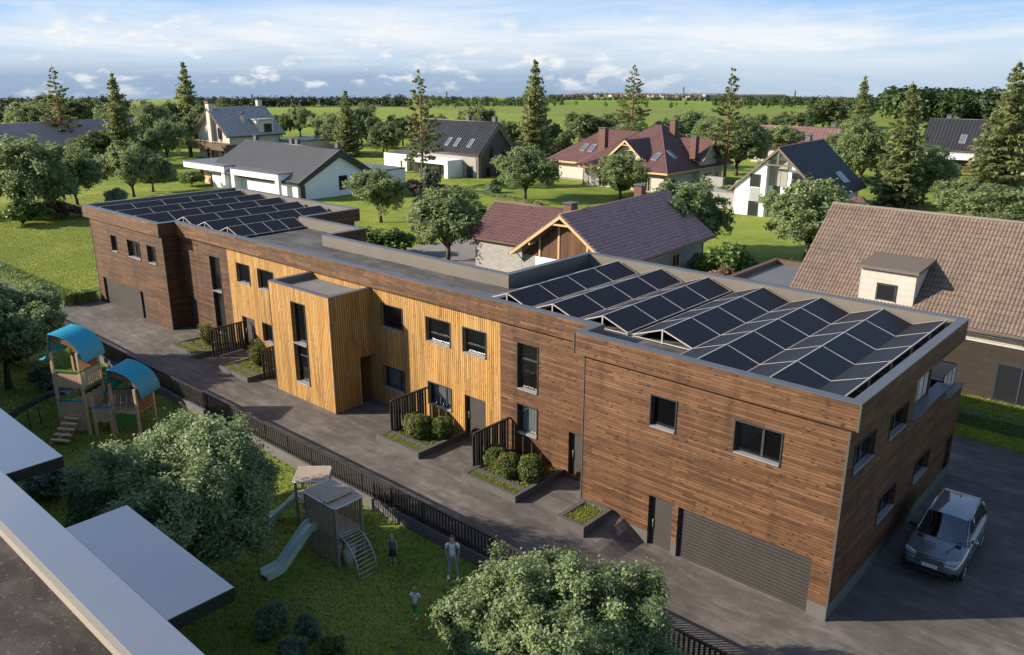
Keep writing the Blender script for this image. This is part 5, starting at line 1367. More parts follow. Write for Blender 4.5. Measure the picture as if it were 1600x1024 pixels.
def grill_house():
    h = empty('garden_barbecue', (-26.5, 75.2, 0), R(10), 'brown hooded garden fireplace behind the brown tiled ridge', 'fireplace')
    b = MB(); b.box(-.9, .9, -.6, .6, -.3, 2.3); b.build('base', M['palestone'], h)
    b = MB(); b.add([(-1.1, -.8, 2.3), (1.1, -.8, 2.3), (1.1, .8, 2.3), (-1.1, .8, 2.3), (-1.1, -.8, 3.2), (1.1, -.8, 3.2), (1.1, .8, 3.2), (-1.1, .8, 3.2), (-.5, -.4, 3.8), (.5, -.4, 3.8), (.5, .4, 3.8), (-.5, .4, 3.8)],
        [(0, 1, 5, 4), (1, 2, 6, 5), (2, 3, 7, 6), (3, 0, 4, 7), (4, 5, 9, 8), (5, 6, 10, 9), (6, 7, 11, 10), (7, 4, 8, 11), (8, 9, 10, 11)]); b.build('hood', M['chimney'], h)
grill_house()
# G: grey tiled house with chimneys, seen gable first
def house_grey():
    h = empty('house', (-161.35, 71.87, 0), R(89.8), 'grey tiled house with tall white chimney and timber balcony', 'house', 'houses of the village')
    L, W, he, hr = 14.3, 14.9, 5.0, 10.6
    s = house_shell(h, L, W, he, hr, 'cream', 'tile_grey', 'brown_trim', 0, None, oh=.8, og=1.0, kind='tile', wave=.6, course=.5)
    g = -s['wl']
    b = MB(); b.box(g - .9, g + .1, -.9, .5, -1, 11.6); c = b.build('chimney', M['cream'], h); k = MB(); k.box(g - 1.05, g + .25, -1.05, .65, 11.6, 12.1); k.build('cap', M['chimney'], c)
    b = MB(); b.box(g - 2.6, g - .02, -9.5, 7.0, 2.2, 3.5); b.build('balcony', M['brown_trim'], h)
    b = MB(); b.box(g - 2.6, g - 2.5, -9.5, 7, 3.9, 4.0); [b.box(g - 2.58, g - 2.52, y, y + .06, 3.5, 3.9) for y in np.arange(-9.5, 7, 1.2)]; b.build('railing', M['pine_trim'], h)
    for y in (-9.2, -3, 6.4): bb = MB(); bb.box(g - 2.5, g - 1.9, y, y + .6, -1, 2.2); bb.build('pillar', M['darkbrick'], h)
    hwin(h, 'left', s, -3.8, -2.2, 4.2, 6.6, [-3.0]); hwin(h, 'left', s, 1.2, 2.0, 4.2, 6.4); hwin(h, 'left', s, .9, 3.4, 0, 2.1, [1.7, 2.5], 'pine_trim'); hwin(h, 'left', s, -5, -3, 0, 2.1)
    b = MB(); b.box(1.0, 4.6, -7.0, -3.0, 4.4, 8.0); d = b.build('dormer', M['cream'], s['roof']); t = MB(); t.box(.8, 4.8, -7.2, -2.5, 8.0, 8.25); t.build('dormer_roof', M['tile_grey'], d)
    window(d, 'front', -7.0, 2.2, 4.0, 5.0, 7.2, [], sill=False, glass='glass_far', rec=-.05, proud=.06)
    chimney(s['roof'], 6.1, .8, 9.0, 11.9, 1.1, .9, 'cream'); b = MB(); b.tube([(-1.2, -4.2, 6), (-1.2, -4.2, 9.3)], .38, 10); c = b.build('chimney', M['cream'], s['roof']); k = MB(); k.tube([(-1.2, -4.2, 9.3), (-1.2, -4.2, 9.6)], .48, 10); k.build('cap', M['chimney'], c)
    b = MB(); b.box(6, 18, -13, -5, -1, 3.4); a = b.build('annexe', M['cream'], h); t = MB(); t.box(5.8, 18.2, -13.2, -4.8, 3.4, 3.7); t.build('roof', M['seam'], a)
house_grey()
# H: long mauve roof at the left edge
def house_mauve():
    h = empty('house', (-183.0, 44.5, 0), R(98), 'long low house with mauve tiled roof at the left edge', 'house', 'houses of the village')
    L, W, he, hr = 33.0, 12.5, 3.2, 8.0
    s = house_shell(h, L, W, he, hr, 'cream', 'tile_mauve', 'pine_trim', 0, None, oh=.8, og=.8, kind='tile', wave=.7, course=.45, gable_mat='wood_gable', gable_from=3.2)
    for u in (-9, -3, 4, 10): hwin(h, 'front', s, u, u + 1.6, .9, 2.3, [u + .8])
    hwin(h, 'front', s, 13.5, 14.6, 0, 2.2)
house_mauve()
# I: black roof, far right
def house_black():
    h = empty('house', (-29.3, 151.2, -.6), R(1.6), 'taupe house with black ribbed roof and white porch frame', 'house', 'houses of the village')
    L, W, he, hr = 23.0, 9.8, 4.6, 10.0
    s = house_shell(h, L, W, he, hr, 'greywall', 'seam_dark', 'seam_dark', 0, None, oh=.15, og=.2, kind='seam', th=.25)
    x0 = -6.9
    b = MB(); b.box(x0, x0 + 12, -W / 2 - 2.2, -W / 2 + .2, 3.1, 3.9); b.box(x0, x0 + .9, -W / 2 - 2.2, -W / 2 + .2, -.6, 3.1); b.build('porch', M['white'], h)
    window(h, 'front', -W / 2 - .1, x0 + 1.2, x0 + 2.9, -.2, 2.9, [], sill=False, glass='glass_far', rec=-.05, proud=.07); window(h, 'front', -W / 2 - .1, x0 + 5.4, x0 + 7.4, -.2, 2.9, [x0 + 6.2], sill=False, glass='glass_far', rec=-.05, proud=.07)
    b = MB(); b.box(x0 + 3.1, x0 + 5.3, -W / 2 - .25, -W / 2 - .05, -.3, 2.8); b.build('door', M['wood_gable'], h)
    A, U, V, N = slope((L, W, he, hr, 0, he, 'front')); skylight(s['roof'], A, U, V, N, 6.6, 1.6, 1.1, 2.0)
    chimney(s['roof'], 6.2, .6, 9, 10.8, .8, .7, 'chimney_grey'); chimney(s['roof'], -8.2, .8, 9, 10.6, .8, .7, 'chimney_grey')
house_black()
# J: faded red roof behind
def house_faded():
    h = empty('house', (-63.85, 144.1, -.6), R(6.8), 'low house with faded red tiled roof and boarded gable', 'house', 'houses of the village')
    L, W, he, hr = 18.5, 11.9, 4.0, 7.7
    s = house_shell(h, L, W, he, hr, 'cream', 'tile_pink', 'pine_trim', 0, None, oh=.8, og=.9, kind='tile', wave=.7, course=.45, gable_mat='wood_gable', gable_from=4.2)
    hwin(h, 'front', s, -6, -4.6, 1.2, 2.6); hwin(h, 'front', s, 2, 3.6, 1.2, 2.6)
    chimney(s['roof'], 6.6, .9, 6.4, 8.6, 1.0, .8, 'chimney_grey')
house_faded()
# C: red-brown hipped house with gabled dormers
def clip_mesh(o, planes):
    bm = bmesh.new(); bm.from_mesh(o.data)
    for (p, n) in planes:
        bmesh.ops.bisect_plane(bm, geom=bm.verts[:] + bm.edges[:] + bm.faces[:], plane_co=p, plane_no=n, clear_outer=True)
    bm.to_mesh(o.data); bm.free(); o.data.update()
def hip_roof(root, x0, x1, y0, y1, he, rx0, rx1, ry0, ry1, hr, mat, name='roof', trimm='pine_trim'):
    """ridge from (rx0, ry0) to (rx1, ry1); four slopes with tiles"""
    E = [(x0, y0), (x1, y0), (x1, y1), (x0, y1)]
    Rg = [(rx0, ry0), (rx1, ry0), (rx1, ry1), (rx0, ry1)]
    top = None
    for i in range(4):
        a, c = Vector((*E[i], he)), Vector((*E[(i + 1) % 4], he)); p, q = Vector((*Rg[i], hr)), Vector((*Rg[(i + 1) % 4], hr))
        U = c - a; un = U.normalized(); foot = a + un * (p - a).dot(un); V = p - foot; N = U.cross(V).normalized()
        b = MB(); tiles(b, a, U, V, N, .4, .5); b.add([a, c, q + Vector((0, 0, 0)), p], [(0, 1, 2, 3)] if (p - q).length > 1e-4 else [(0, 1, 2)])
        o = b.build('roof_slope' if top else name, M[mat], root if not top else top, recalc=False)
        s1 = (p - a).cross(N); s2 = (q - c).cross(N)
        clip_mesh(o, [(a, -s1 if s1.dot(c - a) > 0 else s1), (c, -s2 if s2.dot(a - c) > 0 else s2)])
        if not top: top = o
    t = MB(); 
    for i in range(4): t.tube([Vector((*E[i], he + .04)), Vector((*Rg[i], hr + .05))], .09, 6)
    t.build('ridge', M[mat], top)
    f = MB(); f.box(x0 + .05, x1 - .05, y0 + .02, y0 + .1, he - .32, he - .02); f.box(x1 - .1, x1 - .02, y0 + .1, y1 - .1, he - .32, he - .02); f.box(x0 + .02, x0 + .1, y0 + .1, y1 - .1, he - .32, he - .02); f.box(x0 + .1, x1 - .1, y0 + .1, y1 - .1, he - .2, he - .1)
    f.build('eaves_trim', M[trimm], top)
    return top
def house_red():
    h = empty('house', (-67.6, 84.0, -.2), R(-1), 'cream house with red-brown hipped roof and gabled dormers', 'house', 'houses of the village')
    b = MB(); b.box(-7.6, 8.0, .9, 19, -1, 3.3); b.box(-16.2, -7.6, 4.6, 17, -1, 3.3); b.build('wall', M['cream'], h)
    b = MB(); b.box(-7.7, -6.6, .8, .89, -.6, 2.4); b.box(7.2, 8.1, .8, .89, -.6, 1.6); b.box(-16.3, -7.7, 4.5, 4.59, -.6, .5); b.box(-6.5, 7.1, .8, .89, -.6, .3); b.build('stone_base', M['rubble'], h)
    r = hip_roof(h, -8.8, 9.4, -.3, 20.5, 3.5, -1.0, .2, 11.5, 12.4, 9.8, 'tile_red')
    w = hip_roof(h, -18.0, -2, 3.4, 18.2, 3.5, -11.0, -1.5, 10.6, 11.2, 8.6, 'tile_red')
    # gabled dormer on the front slope
    def gdormer(x, y, yb, w, zb, za, side, z_wall0):
        d = MB(); P = (lambda a, n, z: (x + a, y + n, z)) if side == 'front' else (lambda a, n, z: (y - n, x + a, z))
        d.add([P(-w / 2, 0, z_wall0), P(w / 2, 0, z_wall0), P(w / 2, 0, zb), P(0, 0, za), P(-w / 2, 0, zb), P(-w / 2, yb, z_wall0), P(w / 2, yb, z_wall0), P(w / 2, yb, zb), P(0, yb, za), P(-w / 2, yb, zb)],
              [(0, 1, 2, 3, 4), (5, 9, 8, 7, 6), (1, 6, 7, 2), (4, 9, 5, 0)]); dm = d.build('dormer', M['cream'], r)
        k = (za - zb) / (w / 2); e = .7; q = MB()
        for s in (-1, 1):
            pr = [(s * (w / 2 + e), zb - k * e + .05), (0, za + .05), (0, za + .27), (s * (w / 2 + e), zb - k * e + .27)]
            vs = [P(a, n, z) for n in (-.9, yb + 1.6) for a, z in pr]; q.add(vs, [(0, 1, 2, 3), (4, 7, 6, 5), (0, 4, 5, 1), (1, 5, 6, 2), (2, 6, 7, 3), (3, 7, 4, 0)])
            A = Vector(P(pr[3][0], -.9, pr[3][1])); V = Vector(P(0, -.9, za + .27)) - A; U = Vector(P(pr[3][0], yb + 1.6, pr[3][1])) - A; N = U.cross(V).normalized()
            if N.z < 0: N = -N
            tiles(q, A, U, V, N, .4, .5)
        q.build('dormer_roof', M['tile_red'], dm, recalc=False)
        t = MB()
        for s in (-1, 1): t.beam(P(s * (w / 2 + e), -.94, zb - k * e + .12), P(0, -.94, za + .12), .08, .3)
        t.beam(P(-w * .2, -.9, za - .55), P(w * .2, -.9, za - .55), .1, .12); t.build('barge_board', M['pine_trim'], dm)
        for a in ((-1.15, .25) if w > 4 else (-.5,)):
            if side == 'front': f = window(dm, 'front', y, x + a, x + a + .95, z_wall0 + 1.5, z_wall0 + 2.9, [], sill=False, glass='glass_far', rec=-.05, proud=.07)
            else: f = window(dm, 'right', y, x + a, x + a + .95, z_wall0 + 1.2, z_wall0 + 3.0, [], sill=False, glass='glass_far', rec=-.05, proud=.07)
            f.data.materials[0] = M['pine_trim']
    gdormer(.3, 2.0, 5.5, 5.0, 5.6, 7.7, 'front', 3.4)
    gdormer(12.5, 9.0, 5.0, 5.0, 5.2, 7.6, 'right', -.5)
    for (x, y, z0, z1) in ((-6.9, 5.0, 5.2, 9.2), (2.4, 12.0, 8.2, 10.6), (8.3, 9.0, 5.0, 8.4)): chimney(r, x, y, z0, z1, 1.35 if x < 0 else 1.0, 1.0, 'chimney')
    def on(rect, x, y, w, hh, A, U, V):
        A, U, V = Vector(A), Vector(U), Vector(V); N = U.cross(V).normalized(); skylight(r, A, U, V, N, x, y, w, hh)
    A, U, V = (-18, 3.4, 3.55), (1, 0, 0), (0, 7.2, 5.1)
    for u in (5.6, 7.3): on(None, u, 2.7, 1.0, 1.9, A, U, V)
    A, U, V = (-8.8, -.3, 3.55), (1, 0, 0), (0, 11.8, 6.3)
    on(None, 5.6, 3.9, .9, 1.8, A, U, V); on(None, 13.3, 3.0, 1.0, 2.0, A, U, V)
    A, U, V = (9.4, -.3, 3.55), (0, 1, 0), (-9.2, 0, 6.3); on(None, 5.4, 2.8, .9, 2.0, A, U, V)
    for (a, c, e, g) in ((-4.5, -3.2, 0.2, 2.4), (.5, 1.7, .2, 2.4), (4.6, 5.6, .3, 2.4)):
        f = window(h, 'front', .9, a, c, e, g, [(a + c) / 2], sill=False, glass='glass_far', rec=-.05, proud=.07); f.data.materials[0] = M['pine_trim']
    for (a, c, e, g) in ((2.5, 4.2, .4, 2.2), (16, 17.5, .4, 2.2)):
        f = window(h, 'right', 8.0, a, c, e, g, [(a + c) / 2], sill=False, glass='glass_far', rec=-.05, proud=.07); f.data.materials[0] = M['pine_trim']
    b = MB(); b.tube([(-7.9, .6, 3.3), (-7.75, .8, 2.8), (-7.75, .8, -.4)], .06, 6); b.tube([(8.1, .8, 3.2), (8.1, .8, -.5)], .06, 6); b.build('gutter', M['frame'], h)
house_red()
def garden_wall():
    b = MB(); b.box(-1.5, 1.5, -.4, .4, -.3, 2.9); o = b.build('garden_pillar', M['greywall']); o.location = (-52.5, 88.0, 0); tag(o, 'grey gate pillar beside the bare pine trunk and white gabled house', 'pillar')
garden_wall()

# ------------------------------------------------------------------ roof of the building under the camera
def near_building():
    r = empty('flat_roof_building', (-20, -26, 0), 0, 'flat-roofed building with blue-grey metal roof edge and canopies at the lower left', 'building')
    ox, oy = -20, -26
    def bx(name, mat, *boxes):
        b = MB()
        for (x0, x1, y0, y1, z0, z1) in boxes: b.box(x0 - ox, x1 - ox, y0 - oy, y1 - oy, z0, z1)
        return b.build(name, M[mat], r)
    m = NT('gravel_roof'); p = m.coord('World'); x, y, z = m.sep(p)
    big = m.noise(p, .5, 5, .65, .6); st = m.noise(m.comb(m.math('MULTIPLY', x, .5), m.math('MULTIPLY', y, 1.6), 0.0), 1.0, 5, .65, .8); peb = m.sep(m.voro(p, 16, 'F1', 'Color'))[0]; fine = m.noise(p, 40, 2, .6)
    t = m.math('ADD', m.math('ADD', m.math('MULTIPLY', big, .35), m.math('MULTIPLY', st, .35)), m.math('MULTIPLY', fine, .3))
    c = m.ramp(t, [(.40, (.022, .018, .016)), (.5, (.048, .040, .036)), (.60, (.095, .080, .070))])
    c = m.mix(m.ramp(peb, [(.955, 0.0), (.97, .55)]), c, (.13, .115, .10)); m.set(color=c, rough=.9, spec=.2); m.bump(fine, .5, .01); M['gravel'] = m.mat
    M['edge_metal'] = pbr('roof_edge_metal', (0.36, 0.365, 0.385), .36, .05, .25, 12, .0, metal=.75)
    M['canopy_metal'] = pbr('canopy_sheet_metal', (0.30, 0.31, 0.33), .28, .05, .25, 12, .0, metal=.85)
    bx('gravel_roof', 'gravel', (-75, 14, -45, -21.06, 6.55, 6.72))
    bx('inner_edge', 'cream_strip', (-75, 14, -21.06, -20.92, 6.5, 6.97))
    bx('roof_edge', 'edge_metal', (-75, 14, -20.92, -19.93, 6.62, 7.0))
    bx('wall', 'dark_metal', (-75, 14, -45, -20.6, -1, 6.5))
    can = [(-75, -60), (-53, -41), (-34, -17.42), (-12.95, -7.36), (-3.2, 3.5)]
    for (a, c) in can:
        bx('canopy', 'black', (a, c, -19.929, -18.32, 6.62, 6.955))
        b = MB(); b.box(a - ox, c - ox, -19.928 - oy, -18.32 - oy, 6.957, 6.985); b.build('canopy_top', M['canopy_metal'], r)
    g = MB(); g.box(-75 - ox, 14 - ox, -20.35 - oy, -20.3 - oy, -1, 6.5); g.build('window', M['glass_far'], r)
    f = MB()
    for k in range(50): f.box(-74 - ox + k * 1.8, -73.94 - ox + k * 1.8, -20.29 - oy, -20.1 - oy, -1, 6.3)
    f.box(-75 - ox, 14 - ox, -20.0 - oy, -19.86 - oy, 6.1, 6.25); f.box(-75 - ox, 14 - ox, -20.25 - oy, -20.15 - oy, 3.2, 3.5)
    f.build('glazing_frame', M['frame'], r)
M['cream_strip'] = pbr('pale_flashing', (.30, .26, .21), .6, .06, 1, 20, .0)
near_building()
# ------------------------------------------------------------------ playground
M['tower_wood'] = plank_mat('weathered_slats', [(0.13, 0.10, 0.075), (0.25, 0.20, 0.15), (0.36, 0.29, 0.22)], .06, 3.0, True, gap=.2, knots=.1)
M['slat'] = pbr('grey_brown_wood', (0.47, 0.365, 0.265), .75, .2, 3, 25, .15)
M['slat_dark'] = pbr('grey_wood', (0.32, 0.275, 0.225), .75, .2, 3, 25, .15)
M['play_wood'] = pbr('larch_wood', (0.62, 0.42, 0.255), .7, .2, 2.5, 25, .15)
M['play_panel'] = pbr('red_brown_play_panel', (0.30, 0.12, 0.055), .6, .12, 2.5, 25, .05)
M['turq'] = pbr('turquoise_sheet', (0.022, 0.30, 0.40), .42, .08, 1.5, 20, .0)
M['green_hdpe'] = pbr('green_play_board', (0.10, 0.26, 0.05), .45, .08, 2, 20, .0)
M['slide_green'] = pbr('green_slide_side', (0.50, 0.64, 0.48), .42, .08, 2, 20, .0)
M['steel'] = pbr('brushed_steel', (0.93, 0.94, 0.96), .5, .04, 2, 30, .0, metal=.0)
M['galv'] = pbr('galvanised_tube', (0.60, 0.61, 0.64), .38, .06, 2, 30, .0, metal=.6)
M['rope'] = pbr('white_rope', (0.60, 0.58, 0.55), .8, .05, 5, 40, .0)

def slide_path(p0, p1, flat0=.25, flat1=.7, n=16):
    """side view: (distance, height) from the top platform to the run-out"""
    p0, p1 = Vector(p0), Vector(p1); d = Vector((p1.x - p0.x, p1.y - p0.y, 0)); L = d.length; d.normalize()
    pts = []
    for i in range(n + 1):
        t = i / n; s = t * L
        if s < flat0: z = p0.z
        else:
            q = min(1, (s - flat0) / (L - flat0 - flat1)); q2 = q * .86 + .14 * q * q * (3 - 2 * q)
            z = p0.z + (p1.z - p0.z) * (q2 if q < 1 else 1)
        pts.append(p0 + d * s + Vector((0, 0, z - p0.z)))
    return pts, d
def slide(root, p0, p1, w, side_mat, bed_mat, flange=.22):
    pts, d = slide_path(p0, p1); s = Vector((-d.y, d.x, 0)); up = Vector((0, 0, 1))
    b = MB(); n = len(pts)
    b.add([p + s * w / 2 for p in pts] + [p - s * w / 2 for p in pts] + [p + s * w / 2 - up * .04 for p in pts] + [p - s * w / 2 - up * .04 for p in pts],
          [(i, i + 1, n + i + 1, n + i) for i in range(n - 1)] + [(2 * n + i, 3 * n + i, 3 * n + i + 1, 2 * n + i + 1) for i in range(n - 1)], 0, True)
    sl = b.build('slide', M[bed_mat], root)
    for k in (1, -1):
        b = MB(); o = s * k * w / 2; t = s * k * .05
        vs = [p + o + q for p in pts for q in (-up * .12, up * flange, t + up * flange, t - up * .12)]
        fs = []
        for i in range(n - 1):
            for j in range(4): fs.append((i * 4 + j, i * 4 + (j + 1) % 4, (i + 1) * 4 + (j + 1) % 4, (i + 1) * 4 + j))
        fs += [(0, 1, 2, 3), tuple((n - 1) * 4 + j for j in (3, 2, 1, 0))]
        b.add(vs, fs); b.build('side', M[side_mat], sl)
    e = pts[-1]; b = MB()
    for k in (1, -1): b.tube([e + s * k * w * .5 + up * .02, e + s * k * w * .5 - up * .14], .035, 6)
    b.build('foot', M[side_mat], sl)
    return sl
def slat_tower():
    z0 = -.5; r = empty('play_tower', (-16.7, -9.1, z0), 0, 'grey slatted timber play tower with two cabins, green slides and a ladder arch', 'play tower')
    def cabin(cx, cy, rz, hx, hy, top, deck, open_sides, step=False):
        Mx = Matrix.Translation((cx, cy, 0)) @ Matrix.Rotation(rz, 4, 'Z')
        T = lambda x, y, z: tuple(Mx @ Vector((x, y, z)))
        def tb(b, x0, x1, y0, y1, za, zb):
            b.add([T(x, y, z) for z in (za, zb) for (x, y) in ((x0, y0), (x1, y0), (x1, y1), (x0, y1))], [(0, 3, 2, 1), (4, 5, 6, 7), (0, 1, 5, 4), (1, 2, 6, 5), (2, 3, 7, 6), (3, 0, 4, 7)])
        for sx in (-1, 1):
            for sy in (-1, 1):
                p = MB(); tb(p, sx * hx - .05, sx * hx + .05, sy * hy - .05, sy * hy + .05, -.1, top - .05); p.build('post', M['slat_dark'], r)
        w = MB()
        for side in 'fblr':
            if side in open_sides: continue
            n = int((2 * hx if side in 'fb' else 2 * hy) / .105)
            for i in range(n):
                t = -1 + 2 * (i + .5) / n; jit = .012 * ((i * 7) % 3 - 1)
                za, zb = -.0 + .04 * ((i * 5) % 4), top - .06
                if side == 'f': tb(w, t * hx - .028, t * hx + .028, -hy - .045 + jit, -hy - .01 + jit, za, zb)
                if side == 'b': tb(w, t * hx - .028, t * hx + .028, hy + .01 + jit, hy + .045 + jit, za + (deck if i % 2 else 0), zb)
                if side == 'l': tb(w, -hx - .045 + jit, -hx - .01 + jit, t * hy - .028, t * hy + .028, za, zb)
                if side == 'r': tb(w, hx + .01 + jit, hx + .045 + jit, t * hy - .028, t * hy + .028, za, zb)
        w.build('slat_wall', M['slat'], r)
        dk = MB(); n = 12
        for i in range(n): tb(dk, -hx + i * 2 * hx / n + .008, -hx + (i + 1) * 2 * hx / n - .008, -hy, hy, deck - .06, deck)
        dk.build('deck', M['slat'], r)
        rf = MB(); n = 16
        for i in range(n):
            x0, x1 = -hx - .08 + i * (2 * hx + .16) / n, -hx - .08 + (i + 1) * (2 * hx + .16) / n
            zz = top + (.0 if not step or i < 9 else (.07 if i < 12 else -.03))
            tb(rf, x0 + .012, x1 - .012, -hy - .08, hy + .08, zz - .05, zz)
        roof = rf.build('roof', M['slat'], r)
        ed = MB(); c = .12; X, Y = hx + .1, hy + .1
        loop = [(-X + c, -Y), (X - c, -Y), (X, -Y + c), (X, Y - c), (X - c, Y), (-X + c, Y), (-X, Y - c), (-X, -Y + c), (-X + c, -Y)]
        ed.tube([T(x, y, top - .03) for x, y in loop], .035, 6); ed.build('roof_rim', M['galv'], roof)
        return T
    TA = cabin(0.0, 0.0, 0, 1.0, .62, 2.66, 1.28, 'rl', True)
    TB = cabin(-2.75, .93, R(-45), .62, .62, 2.2, 1.15, 'fr')
    # half wall beside the slide opening on the front
    slide(r, (-.55, -.66, 1.30), (-.5, -3.05, .14), .46, 'slide_green', 'steel', .2)
    slide(r, (-3.1, .5, 1.1), (-4.5, -.95, .14), .44, 'slide_green', 'steel', .18)
    # ladder arch
    b = MB(); n = 12; A = []
    for i in range(n + 1):
        t = i / n; a = t * math.pi / 2; A.append((1.02 + 1.33 * math.sin(a * .98), 1.32 * math.cos(a) ** .9 + .02 if i < n else 0.0))
    for y in (-.52, .34): b.tube([(x, y - .1 * (x - 1), z + .03) for x, z in A], .026, 6)
    for i in range(0, n + 1):
        x, z = A[i]; b.tube([(x, -.52 - .1 * (x - 1), z + .03), (x, .34 - .1 * (x - 1), z + .03)], .017, 6)
    b.build('ladder_arch', M['galv'], r)
    b = MB(); b.tube([(-1.3, .55, 1.2), (-1.75, .25, 1.2), (-2.0, .35, 1.2)], .02, 6); 
    for z in (1.2, 1.45, 1.7, 1.95): b.tube([(-1.1, -.1, z), (-1.5, -.25, z), (-1.9, .1, z), (-2.05, .4, z)], .016, 6)
    for k in range(5): b.tube([(-1.1 - .22 * k, -.1 - .05 * (k % 3), 1.15), (-1.1 - .22 * k, -.1 - .05 * (k % 3), 2.0)], .012, 5)
    b.build('net_bridge', M['rope'], r)
    b = MB(); b.box(-2.1, -.9, -.2, .55, 1.08, 1.14); b.build('bridge_deck', M['slat'], r)
    b = MB()
    for (x, y, h, q) in ((1.15, -.25, .62, .2), (.75, .15, .5, .22), (.55, -.3, .75, .17)): b.tube([(x, y, -.1), (x, y, h)], q, 12)
    b.build('stepping_stump', pbr('pale_stump', (.42, .42, .30), .7, .1, 3, 20, .05), r)
slat_tower()

def wave_roof(root, T, span, length, z, flare=1.0, name='roof'):
    """turquoise ribbed sheet: convex on one side of the ridge, flaring out on the other"""
    prof = []
    for i in range(9):                                       # flared left side, from the eave to the ridge
        t = i / 8; prof.append((-span * .78 + span * .42 * t ** .55 * 1.0, z - 1.45 + 1.45 * t ** 1.9))
    pl = prof[-1]
    for i in range(1, 17):
        a = i / 16 * math.pi / 2 * .98; prof.append((pl[0] + span * 1.02 * math.sin(a), z - 1.55 * (1 - math.cos(a))))
    b = MB(); n = len(prof); m = 26
    vs = []
    for k in (0, 1):
        for j in range(m + 1):
            v = -length / 2 + length * j / m; rib = .035 * (1 if j % 4 in (1, 2) else 0)
            for (u, zz) in prof: vs.append(T(u, v, zz + rib - .035 * k))
    fs = []; o = (m + 1) * n
    for j in range(m):
        for i in range(n - 1):
            fs.append((j * n + i, j * n + i + 1, (j + 1) * n + i + 1, (j + 1) * n + i)); fs.append((o + j * n + i, o + (j + 1) * n + i, o + (j + 1) * n + i + 1, o + j * n + i + 1))
    for i in range(n - 1):
        fs.append((i, o + i, o + i + 1, i + 1)); q = m * n; fs.append((q + i, q + i + 1, o + q + i + 1, o + q + i))
    for j in range(m):
        fs.append((j * n, (j + 1) * n, o + (j + 1) * n, o + j * n)); q = n - 1; fs.append((j * n + q, o + j * n + q, o + (j + 1) * n + q, (j + 1) * n + q))
    b.add(vs, fs); rf = b.build(name, M['turq'], root)
    g = MB()
    for v in (-length / 2 + .16, length / 2 - .16):
        pts = [(u, zz - .08) for (u, zz) in prof[5:21]]; pts = pts + [(pts[-1][0], z - 1.0), (pts[0][0], z - 1.0)]
        k = len(pts); a = [T(u, v - .025, zz) for u, zz in pts] + [T(u, v + .025, zz) for u, zz in pts]
        hole = [(i, i + 1, k + i + 1, k + i) for i in range(k - 1)]
        # a gable board hung under the sheet, not the whole opening
        top = pts[:16]; low = [(u, max(zz - .34, z - 1.0)) for u, zz in top]
        q = len(top); va = [T(u, v + w, zz) for w in (-.025, .025) for (u, zz) in top + low]
        ff = []
        for i in range(q - 1):
            ff.append((i, i + 1, q + i + 1, q + i)); ff.append((2 * q + i, 3 * q + i, 3 * q + i + 1, 2 * q + i + 1)); ff.append((q + i, q + i + 1, 3 * q + i + 1, 3 * q + i))
        g.add(va, ff)
    g.build('gable_board', M['play_panel'], rf)
    return rf
